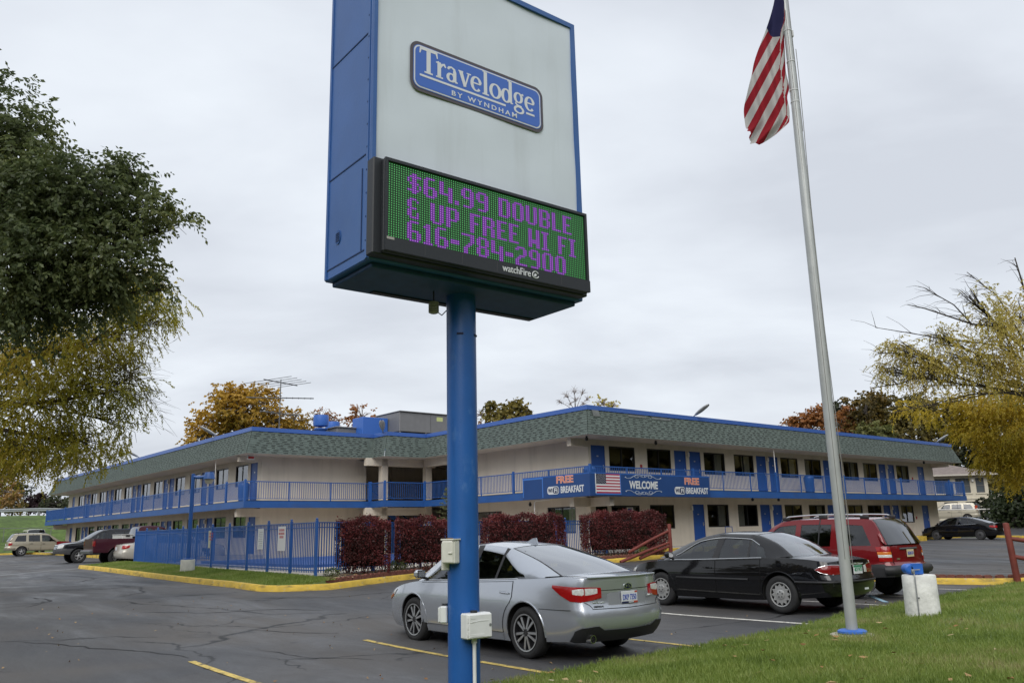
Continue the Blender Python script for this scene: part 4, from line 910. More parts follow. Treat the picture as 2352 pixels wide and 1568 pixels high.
def fwd_v(u, v): return W(u, v, float(G(u, v))), ANG+math.pi/2
def fwd_u(u, v): return W(u, v, float(G(u, v))), ANG
# --- silver sedan beside the sign pole
loc, rot = fwd_v(8.47, 8.98)
car = Car('silver_sedan', 'silver sedan parked right behind the blue sign pole', 'car', loc, rot, SEDAN)
for sgn in (1, -1):
    lm = MB()
    car.patch('', [(.46, .800, .925), (.60, .775, .935), (.76, .755, .940), (.90, .765, .945), (1.04, .835, .955), (1.18, .925, .962)], 'rear', sgn, None, .010, rows=5, nw=4, mb=lm, mi=0)
    car.patch('', [(.52, .855, .918), (.62, .84, .922), (.70, .835, .922)], 'rear', sgn, None, .0135, rows=3, nw=3, mb=lm, mi=2)
    car.patch('', [(.715, .835, .922), (.80, .84, .916), (.86, .85, .905)], 'rear', sgn, None, .0135, rows=3, nw=3, mb=lm, mi=2)
    put('taillight', lm, [M_RED, M_REDD, M_CLR], car.root, smooth=45)
    car.patch('headlight', [(.45, .56, .66), (.62, .575, .70), (.85, .62, .745), (1.05, .70, .775)], 'front', sgn, M_CLR)
    car.patch('side_marker', [(.86, .60, .66), (1.0, .65, .71)], 'front', sgn, M_AMB, .012)
    # trunk lid seam
sm = MB()
car.patch('', [(-.62, .662, .670), (0, .655, .663), (.62, .662, .670)], 'rear', 1, None, .004, rows=1, nw=6, mb=sm)
car.patch('', [(-.46, .885, .893), (0, .885, .893), (.46, .885, .893)], 'rear', 1, None, .003, rows=1, nw=6, mb=sm)
for sg in (1, -1):
    sm.path([Vector((car.on(.62+.10*k/8*(k/8),   .67+.08*k/8, 'rear', .004, sg))) for k in range(9)], .004, 4)
    sm.path([car.side(x, car.sh(x)+.001, -.055, sg)+Vector((0, 0, .010)) for x in np.linspace(.06, .62, 8)], .004, 4)
    sm.path([car.on(.93+.55*k/8, .655, 'rear', .003, sg) for k in range(9)], .004, 4)
put('trunk_seam', sm, M_WELL, car.body)
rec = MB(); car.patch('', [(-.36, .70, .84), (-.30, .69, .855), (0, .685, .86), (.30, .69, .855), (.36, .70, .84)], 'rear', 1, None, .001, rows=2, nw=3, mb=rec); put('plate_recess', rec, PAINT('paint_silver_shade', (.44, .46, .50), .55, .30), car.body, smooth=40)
lp, p = car.plate(.785, 'rear', M_PLATE, 'DKP 7350', dx=.022)
ex = MB(); ex.box((p.x-.0068, -.152, .709), (p.x-.0061, -.07, .734), 0); ex.box((p.x-.0068, -.07, .709), (p.x-.0061, .152, .734), 1); ex.box((p.x-.0068, -.15, .838), (p.x-.0061, -.1, .861), 0)
put('plate_frame', ex, [P('plate_red', (.45, .07, .04), .5), P('plate_navy', (.02, .025, .08), .5)], lp)
def rear_text(c_, body, y, z, w, h, mat, name, dx=.008):
    q = c_.on(abs(y), z, 'rear', dx, 1 if y > 0 else -1); vs, fs = text_mesh(body, w, h, bold=.02); t = MB(); q2 = c_.on(abs(y)+.02, z, 'rear', dx, 1 if y > 0 else -1); d = (q2-q); a = math.atan2(d.y, d.x); a = a if y < 0 else a+math.pi
    t.add(vs, fs, 0, Matrix.Translation(q) @ Matrix.Rotation(a, 4, 'Z')); put(name, t, mat, c_.root)
q = car.on(0, .788, 'rear', .036, 1); vs, fs = text_mesh('SERRA', .10, .016, bold=.03); t = MB(); t.add(vs, fs, 0, Matrix.Translation((q.x, -.02, .714)) @ Matrix.Rotation(-math.pi/2, 4, 'Z')); put('dealer_name', t, M_PLATE, lp)
rear_text(car, 'LEGACY', -.47, .775, .16, .024, M_CHR, 'badge'); rear_text(car, 'SERRA', .52, .685, .15, .022, P('badge_dark', (.08, .085, .1), .3, metal=.6), 'badge'); rear_text(car, 'SYMMETRICAL AWD', .52, .735, .19, .018, M_CHR, 'badge')
em = MB(); q = car.on(0, .925, 'rear', .0, 1); n_ = 20; ov = [(q.x-.012, .075*math.cos(2*math.pi*k/n_), .925+.042*math.sin(2*math.pi*k/n_)) for k in range(n_)]; em.prism(ov, (.02, 0, 0), 0)
em.prism([(q.x-.0125, y*.86, .925+(z-.925)*.82) for _, y, z in ov], (.002, 0, 0), 1)
for (y, z, r_) in ((.03, .928, .020), (-.012, .940, .010), (-.03, .928, .010), (-.042, .915, .009), (-.02, .912, .010), (-.004, .922, .008)):
    em.poly([(q.x-.0132, y+(r_ if k % 2 == 0 else r_*.42)*math.sin(k*math.pi/4), z+(r_ if k % 2 == 0 else r_*.42)*math.cos(k*math.pi/4)) for k in range(8)], 0)
put('emblem', em, [M_CHR, P('emblem_navy', (.01, .013, .04), .2)], car.root)
bp = MB(); car.patch('', [(-.86, .27, .40), (-.78, .25, .44), (-.55, .25, .455), (-.45, .25, .40), (0, .25, .39), (.45, .25, .40), (.55, .25, .455), (.78, .25, .44), (.86, .27, .40)], 'rear', 1, None, .010, rows=3, nw=4, mb=bp); put('rear_diffuser', bp, M_PLAS, car.root, smooth=40)
xp = MB()
q = car.on(.60, .30, 'rear', 0, 1); xp.lathe([(.045, -.04), (.052, -.04), (.055, .0), (.055, .16), (.045, .16)], 18, 0, Matrix.Translation((q.x-.015, q.y, .295)), 'x', closed=True); xp.tube((q.x-.0, q.y, .295), (q.x+.1, q.y, .295), .0445, n=16, mat=1); put('exhaust_pipe', xp, [M_CHR, M_WELL], car.root, smooth=40)
fin = MB(); fin.prism([(1.72+car.hx, -.008, 1.475), (2.0+car.hx, -.008, 1.49), (1.82+car.hx, -.003, 1.555), (1.75+car.hx, -.003, 1.56)], (0, .016, 0)); put('roof_antenna', fin, car.paint, car.root)
car.mirror(3.42, .99, car.paint); car.seats(2.55, 1.55, 1.02)
lip = MB(); lip.path([Vector((car.on(w, 1.055, 'rear', .012, 1))) for w in np.linspace(-.66, .66, 15)], .014, 6); put('spoiler_lip', lip, car.paint, car.root, smooth=60)
sk = MB()
for sg in (1, -1): sk.grid([[car.side(x, z, .008, sg) for z in (.2, .26, .285)] for x in np.linspace(1.50, 3.40, 12)])
put('side_skirt', sk, car.paint, car.body, smooth=50)
# --- black sedan
BLACKP = PAINT('paint_black', (.004, .004, .005), 0, .3)
LESABRE = spec(SEDAN, L=4.88, W=1.85, H=1.45, wb=2.85, ro=.99, R=.335, rr=.215, style='cover', paint=BLACKP, rear_glass=M_GREAR, seat_mat=M_INTL, trim_top=True,
    xr=[(.2, .22), (.27, .12), (.36, .03), (.5, .0), (.6, .01), (.68, .05), (.8, .06), (.92, .09), (.98, .14), (1.02, .2)],
    sh=[(0, .905), (.3, .955), (.7, .975), (1.2, .975), (2, .955), (3, .925), (3.8, .91), (4.4, .85), (4.8, .77), (5.08, .67)], crown=[(0, .03), (.5, .05), (3.9, .06), (4.6, .05), (5.08, .02)],
    sill=[(0, .31), (.5, .27), (1.1, .22), (2, .2), (4, .2), (4.7, .22), (5.08, .25)], cab=(.88, 3.85),
    cols=[(3.78, 3.78, .94, 3.98, .945, .80), (3.58, 3.46, 1.0, 3.62, 1.085, .775), (3.12, 2.88, 1.285, 2.86, 1.365, .665), (2.52, 2.46, 1.345, 2.46, 1.42, .645), (2.37, 2.31, 1.348, 2.31, 1.425, .645), (1.70, 1.72, 1.32, 1.70, 1.405, .65), (1.65, 1.67, 1.31, 1.60, 1.39, .655), (1.26, 1.38, 1.16, 1.18, 1.24, .715), (.98, .98, .99, .82, 1.005, .82)],
    doors=[(2.42, 3.62, .30, dict(handle=(2.5, .78), hmat=BLACKP)), (1.38, 2.41, .30, dict(arch=.99, handle=(1.46, .80), hmat=BLACKP))])
loc, rot = fwd_v(14.82, 9.16)
car = Car('black_sedan', 'dull black sedan with red tail lamps parked between the silver sedan and the red wagon', 'car', loc, rot, LESABRE)
for sgn in (1, -1):
    car.patch('taillight', [(.36, .70, .83), (.55, .695, .85), (.68, .69, .855), (.80, .70, .845), (.92, .73, .815), (.99, .765, .785)], 'rear', sgn, M_REDD, .010)
    car.patch('reversing_lamp', [(.27, .705, .825), (.355, .70, .83)], 'rear', sgn, M_CLR, .010); car.patch('headlight', [(.45, .60, .70), (.65, .60, .73), (.95, .64, .75)], 'front', sgn, M_CLR)
    tr = MB(); tr.path([car.on(w, z+.006, 'rear', .010, sgn) for w, z in ((.36, .83), (.55, .85), (.68, .855), (.80, .845), (.92, .815), (1.0, .775), (.92, .725), (.80, .695), (.68, .684))], .006, 5); put('lamp_trim', tr, M_CHR, car.root)
    md = MB(); md.path([car.side(x, .58, .012, sgn) for x in np.linspace(1.65, 3.4, 8)], .022, 6); put('rub_strip', md, M_PLAS, car.body, smooth=60); md = MB(); md.path([car.on(w, .565, 'rear', .010, sgn) for w in np.linspace(.0, 1.45, 14)], .018, 6); put('rub_strip', md, M_PLAS, car.body, smooth=60)
car.patch('chrome_bar', [(-.24, .845, .865), (.24, .845, .865)], 'rear', 1, M_CHR, .02, nw=6)
lp, p = car.plate(.76, 'rear', M_PLATE, '4KV W75', tm=M_PLG, dx=.014); g_ = MB(); g_.box((p.x-.0069, -.15, .80), (p.x-.0061, .15, .836)); put('plate_band', g_, M_PLG, lp); 
rear_text(car, 'LeSABRE', 0.05, .862, .30, .022, M_CHR, 'badge', .03)
tg = MB(); q = car.on(.20, .42, 'rear', .006, -1); tg.box((q.x-.004, -.26, .40), (q.x, -.12, .435)); put('bumper_sticker', tg, M_PLATE, car.root)
vs, fs = text_mesh('LIMITED', .19, .026, bold=.02); t = MB(); q = car.side(.60, .70, .008, 1); t.add(vs, fs, 0, Matrix.Translation(q) @ Matrix.Rotation(math.pi-.03, 4, 'Z')); put('badge', t, M_CHR, car.root)
fd = MB(); q = car.side(1.02, .86, .003, 1); fd.lathe([(.088, 0), (.088, .004), (.082, .006), (0, .006)], 24, 0, Matrix.Translation(q) @ Matrix.Rotation(.0, 4, 'Z'), 'y'); put('fuel_door', fd, BLACKP, car.body, smooth=40)
car.mirror(3.48, .97, BLACKP); car.seats(2.62, 1.62, .99)
# --- red wagon
REDP = PAINT('paint_red', (.165, .007, .010), .1, .32)
JEEP = dict(L=4.61, W=1.84, H=1.72, wb=2.69, ro=.97, R=.37, rr=.215, style='five', paint=REDP, glass=M_GCAR, glass2=M_GDARK, dark_from=2.4, dark_rear=True, gap=.075, lip=.012, lipr=.03, tw=.24, trim=False, cladding=.70, clad_mat=M_PLAS,
    xr=[(.35, .10), (.42, .02), (.5, .0), (.66, .0), (.70, .02), (.74, .075), (.85, .085), (1.0, .095), (1.1, .12)], xf=[(.35, .12), (.45, .03), (.6, .0), (.8, .04), (.95, .09)],
    plan=[(0, .84), (.012, .885), (.03, .925), (.06, .955), (.11, .98), (.2, .995), (.35, 1), (.65, 1), (.80, .985), (.9, .95), (.95, .91), (.98, .86), (1, .80)], sect=[(.35, .97), (.5, 1.0), (.68, 1.0), (.72, .985), (.85, .985), (1.0, .97), (1.1, .95)],
    sh=[(0, 1.09), (.3, 1.095), (1, 1.085), (2.5, 1.06), (3.2, 1.05), (3.6, 1.04), (4.2, .99), (4.45, .94), (4.61, .85)], crown=[(0, .01), (.4, .01), (3.3, .03), (4.3, .05), (4.61, .02)],
    sill=[(0, .47), (.6, .44), (1.4, .38), (3.3, .38), (4, .42), (4.61, .47)], cab=(.16, 3.42), bow=(.08, .12),
    cols=[(3.34, 3.34, 1.08, 3.52, 1.085, .87), (3.20, 3.08, 1.15, 3.30, 1.21, .845), (2.92, 2.66, 1.53, 2.62, 1.635, .755), (2.26, 2.22, 1.565, 2.2, 1.675, .74), (2.12, 2.09, 1.567, 2.08, 1.68, .74), (1.66, 1.65, 1.565, 1.64, 1.68, .74), (1.63, 1.62, 1.564, 1.61, 1.68, .74), (1.36, 1.34, 1.562, 1.33, 1.68, .74), (1.18, 1.18, 1.56, 1.16, 1.678, .74), (.42, .62, 1.525, .58, 1.66, .75), (.26, .44, 1.49, .42, 1.635, .76), (.14, .2, 1.2, .11, 1.12, .88)],
    side_t=['p', 'g', 'g', 'p', 'g', 'k', 'g', 'p', 'g', 'p', 'p'], top_t=['w', 'w', 'r', 'r', 'r', 'r', 'r', 'r', 'r', 'r', 'b'], roof_crown=.04, bow_w=.16, bow_b=.10,
    doors=[(2.20, 3.25, .46, dict(handle=(2.28, .90), hmat=M_PLAS)), (1.40, 2.19, .46, dict(arch=.97, handle=(1.46, .92), hmat=M_PLAS))])
loc, rot = fwd_v(18.3, 9.73)
car = Car('red_wagon', 'red sport wagon with black lower cladding and silver roof rails', 'car', loc, rot, JEEP)
for sgn in (1, -1):
    lm = MB(); 
    for (za, zb, w1, mi) in ((.975, 1.075, .99, 0), (.915, .975, .985, 1), (.86, .915, .98, 2), (.775, .86, .97, 0)): car.patch('', [(.70, za, zb), (.80, za, zb), (w1, za, zb)], 'rear', sgn, None, .012, rows=2, nw=4, mb=lm, mi=mi)
    put('taillight', lm, [M_RED, M_AMB, M_CLR], car.root, smooth=45); car.patch('headlight', [(.45, .72, .85), (.75, .72, .86)], 'front', sgn, M_CLR)
    rl = MB(); y = sgn*.60; zz_ = lambda x: 1.70+.035*math.sin(math.pi*min(1, max(0, (x-.5)/2.1)))
    rl.path([(x+car.hx, y, zz_(x)+(.045 if .7 < x < 2.5 else -.015)) for x in np.linspace(.55, 2.65, 14)], .018, 6); 
    for x in (.62, 1.6, 2.55): rl.bbox((x-.10+car.hx, y-.022, 1.66), (x+.10+car.hx, y+.022, zz_(x)+.04), .012, 1)
    put('roof_rail', rl, [M_ALU, M_PLAS], car.root, smooth=50)
    car.patch('reflector', [(.60, .60, .64), (.64, .60, .64)], 'rear', sgn, M_CLR, .012)
bumper = MB(); bumper.path([car.on(w, .60, 'rear', .0, 1) for w in np.linspace(-.95, .95, 21)], .10, 8); put('bumper', bumper, M_PLAS, car.root, smooth=50)
car.patch('liftgate_bar', [(-.38, 1.015, 1.05), (.38, 1.015, 1.05)], 'rear', 1, P('grey_trim', (.07, .07, .075), .4), .02, nw=6)
lp, p = car.plate(.93, 'rear', P('plate_cream', (.62, .52, .32), .5), 'BGM 674', tm=M_PLB, dx=.014); rear_text(car, 'Jeep', .50, .80, .10, .05, M_CHR, 'badge', .012)
sq = MB(); 
for sg in (1, -1): sq.path([car.on(.675, z, 'rear', .002, sg) for z in np.linspace(.72, 1.08, 6)], .006, 4)
put('liftgate_seam', sq, M_WELL, car.body)
wp = MB(); wp.path([(.13+car.hx, .05, 1.16), (.10+car.hx, .10, 1.17), (.20+car.hx, .50, 1.24)], .010, 5); wp.bbox((.06+car.hx, -.02, 1.12), (.16+car.hx, .1, 1.17), .02); put('rear_wiper', wp, M_PLAS, car.root)
car.mirror(3.12, 1.12, M_PLAS); car.seats(2.3, 1.35, 1.15)
fd = MB(); q = car.side(1.05, .98, .003, 1); fd.lathe([(.10, 0), (.10, .004), (.094, .006), (0, .006)], 24, 0, Matrix.Translation(q), 'y'); put('fuel_door', fd, REDP, car.body, smooth=40)
# --- the cars by the left wing and beyond the right wing
def simple_lights(car, z0, z1, w0, w1, front=(.55, .7), red=M_RED, plate_z=.75, mir=None, mirz=1.0):
    for sgn in (1, -1):
        car.patch('taillight', [(w0, z0, z1), ((w0+w1)/2, z0, z1), (w1, z0+(z1-z0)*.3, z1)], 'rear', sgn, red, .010); car.patch('headlight', [(.42, front[0], front[1]), (.62, front[0], front[1]), (.90, front[0]+.03, front[1]+.02)], 'front', sgn, M_CLR, .010)
    car.plate(plate_z, 'rear', M_PLATE, dx=.014)
    if mir: car.mirror(mir, mirz, car.paint)
loc, rot = fwd_u(12.66, 44.55)
car = Car('beige_sedan', 'pale beige sedan whose nose is hidden behind the blue pool fence', 'car', loc, rot, scaled(LESABRE, 5.09, 1.85, 1.49, paint=PAINT('paint_beige', (.50, .47, .41), .3, .35), style='five', R=.33, wb=2.81, trim_top=False))
simple_lights(car, .76, .93, .62, 1.02, plate_z=.78, mir=3.6, mirz=1.0)
loc, rot = fwd_v(58.4, 22.9)
car = Car('distant_sedan', 'small black sedan parked nose in at the far end of the right wing', 'car', loc, rot, scaled(SEDAN, 4.83, 1.83, 1.45, paint=BLACKP, style='steel', R=.325, wb=2.73))
simple_lights(car, .74, .88, .66, 1.12, plate_z=.62, mir=3.5, mirz=.98); car.seats(2.6, 1.6, 1.0)
TANP = PAINT('paint_tan', (.40, .36, .27), .3, .35); EXRED = PAINT('paint_wagon_red', (.22, .012, .012), .1, .4)
loc, rot = fwd_u(12.75, 76.7)
car = Car('tan_wagon', 'tan sport wagon with a mismatched red front fender parked before the grassy bank', 'car', loc, rot, scaled(JEEP, 4.81, 1.83, 1.76, paint=TANP, front_mat=(3.28, EXRED), clad_mat=P('tan_cladding', (.16, .145, .11), .6), cladding=.60, R=.37, wb=2.89, ro=.98, gap=.06))
simple_lights(car, .82, 1.02, .70, 1.0, front=(.7, .85), plate_z=.9, mir=3.2, mirz=1.15)
rb = MB()
for sg in (1, -1): rb.path([(x+car.hx, sg*.6, 1.78) for x in np.linspace(.6, 2.6, 8)], .02, 6); rb.tube((.7+car.hx, sg*.6, 1.7), (.7+car.hx, sg*.6, 1.78), .02, n=6); rb.tube((2.4+car.hx, sg*.6, 1.7), (2.4+car.hx, sg*.6, 1.78), .02, n=6)
put('roof_rack', rb, M_PLAS, car.root)
u_, v_ = 11.55, 52.8
car = Car('dark_wagon', 'dark sport wagon with a chrome grille backed in beside the maroon pickup', 'car', W(u_+3.03, v_, float(G(u_, v_))), ANG+math.pi, scaled(JEEP, 5.1, 1.93, 1.84, paint=PAINT('paint_charcoal', (.012, .013, .016), .2, .3), R=.385, wb=3.03, ro=1.1, gap=.07, cladding=.78, clad_mat=P('charcoal_cladding', (.05, .05, .052), .6), style='five'))
simple_lights(car, .82, 1.02, .70, 1.0, front=(.80, .98), plate_z=.9, mir=3.4, mirz=1.15)
gr = MB(); car.patch('', [(-.36, .80, .98), (0, .79, .99), (.36, .80, .98)], 'front', 1, None, .012, rows=2, nw=4, mb=gr, mi=1)
for a, b in ((-.36, -.30), (-.03, .03), (.30, .36)): car.patch('', [(a, .79, .99), (b, .79, .99)], 'front', 1, None, .022, rows=2, nw=2, mb=gr, mi=0)
for a, b in ((.785, .82), (.875, .90), (.96, .995)): car.patch('', [(-.36, a, b), (.36, a, b)], 'front', 1, None, .022, rows=1, nw=8, mb=gr, mi=0)
put('grille', gr, [M_CHR, M_WELL], car.root)
# maroon pickup
MARP = P('paint_maroon', (.050, .012, .020), .4, coat=.3)
TRUCK = dict(L=5.7, W=1.98, H=1.9, wb=3.52, ro=1.18, R=.40, rr=.215, style='five', paint=MARP, glass=M_GCAR, glass2=M_GDARK, dark_from=0, trim=False, gap=.10, tw=.26, lip=.004,
    xr=[(.45, .06), (.55, .0), (.7, .0), (.75, .03), (1.0, .03), (1.25, .035), (1.3, .05)], xf=[(.45, .06), (.6, .0), (.8, .02), (1.05, .08)],
    plan=[(0, .93), (.01, .965), (.03, .985), (.07, .995), (.2, 1), (.7, 1), (.88, .985), (.95, .95), (.985, .89), (1, .82)], sect=[(.45, .96), (.6, .985), (.8, 1), (1.0, 1), (1.2, .985), (1.3, .975)],
    sh=[(0, 1.27), (2, 1.26), (2.3, 1.25), (3.8, 1.22), (4.2, 1.2), (5.0, 1.16), (5.5, 1.08), (5.7, .95)], crown=[(0, .004), (2.1, .004), (3, .02), (4.2, .06), (5.7, .03)], sill=[(0, .62), (1, .58), (2, .5), (4.3, .5), (5, .55), (5.7, .55)], cab=(2.05, 4.05), bed=(.08, 2.0), bow=(.02, .12),
    cols=[(3.98, 3.98, 1.24, 4.2, 1.25, .86), (3.85, 3.72, 1.32, 3.9, 1.42, .83), (3.55, 3.3, 1.72, 3.28, 1.81, .74), (2.95, 2.95, 1.75, 2.95, 1.85, .73), (2.8, 2.8, 1.75, 2.8, 1.855, .73), (2.45, 2.5, 1.72, 2.45, 1.845, .735), (2.25, 2.3, 1.6, 2.22, 1.80, .75), (2.1, 2.1, 1.35, 2.06, 1.27, .86)],
    side_t=['p', 'g', 'g', 'p', 'g', 'p', 'p'], top_t=['w', 'w', 'r', 'r', 'r', 'r', 'b'], roof_crown=.04, bow_w=.18, bow_b=.03, doors=[(2.75, 3.95, .60, dict(handle=(2.85, 1.08), hmat=M_PLAS))])
loc, rot = fwd_u(11.85, 46.32)
car = Car('maroon_pickup', 'maroon pickup truck with a white tool box across its bed', 'pickup', loc, rot, TRUCK)
for sgn in (1, -1): car.patch('taillight', [(.78, .92, 1.16), (.86, .92, 1.16), (1.02, .92, 1.16)], 'rear', sgn, M_REDD, .010)
bumper = MB(); bumper.bbox((-.12+car.hx, -.95, .55), (.06+car.hx, .95, .72), .03); put('bumper', bumper, P('dull_chrome', (.16, .16, .165), .35, metal=.7), car.root)
tb = MB(); tb.bbox((1.35+car.hx, -.92, 1.20), (1.85+car.hx, .92, 1.44), .03); tb.bbox((1.33+car.hx, -.95, 1.441), (1.87+car.hx, .95, 1.47), .01); tb.bbox((1.5+car.hx, -.96, 1.36), (1.7+car.hx, -.921, 1.42), .01, 1)
put('tool_box', tb, [P('box_white', (.55, .55, .52), .5, noise=.1), M_PLAS], car.root)
# hatch of a light van behind the tan wagon
loc = W(15.3, 85.6, .62)
car = Car('white_van', 'pale van mostly hidden behind the tan wagon so that only its roof shows', 'van', loc, ANG+math.pi/2, scaled(JEEP, 4.4, 1.75, 2.2, paint=PAINT('paint_cream', (.55, .53, .47), .1, .4), clad_mat=PAINT('paint_cream', (.55, .53, .47)), R=.33, wb=2.6, ro=.9, gap=.06, lip=.0, lipr=.01))
simple_lights(car, 1.0, 1.2, .7, .95, plate_z=1.0)
u_, v_ = 76.6, 33.2
car = Car('gold_wagon', 'light gold sport wagon standing before the cream house', 'car', Vector((39.0, 73.2, 1.55)), rad(150), scaled(JEEP, 4.5, 1.75, 1.68, paint=PAINT('paint_gold', (.47, .43, .34), .3, .35), clad_mat=PAINT('paint_gold', (.47, .43, .34)), R=.34, wb=2.62, ro=.95, gap=.06, lip=.003, lipr=.012))
simple_lights(car, 1.0, 1.4, .72, .92, red=P('lamp_orange', (.5, .07, .03), .2), plate_z=.85, mir=3.2, mirz=1.1)
u_, v_ = 79.0, 27.0
car = Car('grey_wagon', 'dark grey sport wagon half hidden by a green bush', 'car', Vector((41.6, 71.0, 1.5)), rad(84), scaled(JEEP, 4.6, 1.8, 1.75, paint=PAINT('paint_charcoal2', (.02, .02, .023), .2, .3), R=.36, wb=2.7, ro=.95, gap=.06))
simple_lights(car, .95, 1.15, .70, .95, plate_z=.9)
# ------------------------------------------------------------------ the pylon sign
SIGN_ROT = rad(38.0); SIGN_XY = (-.54, 8.6)
su_, sv_ = UVof(*SIGN_XY); SZ0 = float(lawn_z(su_, sv_))
sign = thing('pylon_sign', 'tall blue pole sign with white lodging logo panel over a green electronic message board', 'sign', rot=SIGN_ROT, loc=Vector((*SIGN_XY, 0)))
M_SIGNB = P('sign_blue', (.030, .105, .32), .45, noise=.10, nscale=1.6, bump=.06, bscale=30)
M_POLEB = P('pole_blue', (.014, .095, .33), .38, noise=.10, nscale=2.2, bump=.10, bscale=55)
M_FACE = P('sign_face', (.61, .67, .72), .35, noise=.035, nscale=1.8); wear(M_FACE, (.42, .45, .46), (3.5, 3.5, .35), .52, .8, .4); wear(M_POLEB, (.07, .17, .40), (4, 4, 2.2), .60, .70, .7); wear(M_POLEB, (.008, .05, .18), (9, 9, 1.2), .58, .75, .5); wear(M_SIGNB, (.06, .14, .33), (1.2, 1.2, .8), .52, .75, .5)
M_HOUS = P('black_housing', (.018, .021, .026), .5)
M_CREAM = P('cream_enamel', (.66, .65, .58), .45, noise=.08, nscale=7); M_BOXW = P('white_plastic', (.70, .71, .70), .4, noise=.05, nscale=6)
pl = MB(); pl.lathe([(.158, SZ0-.3), (.158, 4.24)], 40); put('pole', pl, M_POLEB, sign, smooth=40)
pk = MB()
for a in (-2.05, -.75): pk.box((-.035, -.165, 3.72), (.035, -.150, 3.74), 0, Matrix.Rotation(a+math.pi/2-.2, 4, 'Z'))
put('weld_slot', pk, P('slot_dark', (.006, .012, .05), .7), sign)
cb = MB(); X0, X1, Y0, Y1, Z0, Z1 = -1.37, 1.36, -.47, .47, 4.22, 7.72
cb.bbox((X0, Y0, Z0), (X1, Y1, Z1), .012)
cb.box((X0-.012, Y0+.02, Z0+.012), (X0-.0005, Y0+.06, Z1)); cb.box((X0-.012, Y1-.06, Z0+.012), (X0-.0005, Y1-.02, Z1))
for z, sl in ((6.62, .02), (5.30, .02), (4.32, .0)): cb.box((X0-.006, Y0+.061, z), (X0-.0008, Y1-.061, z+.012), 1)
cb.box((X0-.006, Y0+.05+.09, 4.33), (X0-.0008, Y0+.05+.105, 5.18), 1)
for k in range(14): cb.box((X0-.0145, Y0+.035, 4.4+.24*k), (X0-.0121, Y0+.05, 4.415+.24*k), 1)
vent = [(X0-.009, .17+.055*math.cos(t), 4.62+.075*math.sin(t)) for t in np.linspace(0, 2*math.pi, 18, endpoint=False)]; cb.prism(vent, (.0085, 0, 0), 2)
for k in range(5): cb.box((X0-.014, .17-.04, 4.575+.02*k), (X0-.0092, .17+.04, 4.583+.02*k), 1)
for a, b in (((-1.37, -.515, 5.20), (-1.33, -.4705, 7.72)), ((1.30, -.515, 5.20), (1.36, -.4705, 7.72)), ((-1.33, -.515, 7.66), (1.30, -.4705, 7.72))): cb.box(a, b)
put('cabinet', cb, [M_SIGNB, P('seam_dark', (.006, .03, .11), .7), P('vent_blue', (.022, .085, .27), .6)], sign)
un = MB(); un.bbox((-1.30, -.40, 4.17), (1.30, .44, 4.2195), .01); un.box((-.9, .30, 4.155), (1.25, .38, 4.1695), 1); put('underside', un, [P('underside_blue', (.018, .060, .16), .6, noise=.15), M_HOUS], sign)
fc = MB(); rows = []
for i in range(28):
    x = -1.33+2.63*i/27; rows.append([(x, -.4905+.004*math.sin(x*5+z*3)+.003*math.sin(z*7-x*3), z) for z in np.linspace(5.205, 7.66, 26)])
fc.grid(rows, flip=False); face = put('sign_face', fc, M_FACE, sign, smooth=60)
# logo panel
def rrect(cx, cz, w, h, r, y, n=8):
    pts = []
    for (sx, sz, a0) in ((1, 1, 0), (-1, 1, 90), (-1, -1, 180), (1, -1, 270)):
        for k in range(n+1): a = rad(a0+90*k/n); pts.append((cx+sx*(w/2-r)+r*math.cos(a), y, cz+sz*(h/2-r)+r*math.sin(a)))
    return pts
M_LOGO = P('logo_blue', (.045, .135, .50), .4); M_LOGOW = P('logo_white', (.66, .68, .70), .4)
CX, CZ_ = -.065, 6.39; lg = MB()
for (w, h, r, y, m_) in ((1.77, .565, .115, -.503, 0), (1.70, .495, .085, -.506, 1), (1.685, .48, .080, -.5085, 2), (1.655, .45, .068, -.511, 1)): lg.poly(rrect(CX, CZ_, w, h, r, y), m_)
logo = put('logo_panel', lg, [P('logo_grey', (.075, .065, .075), .5), M_LOGO, M_LOGOW], face)
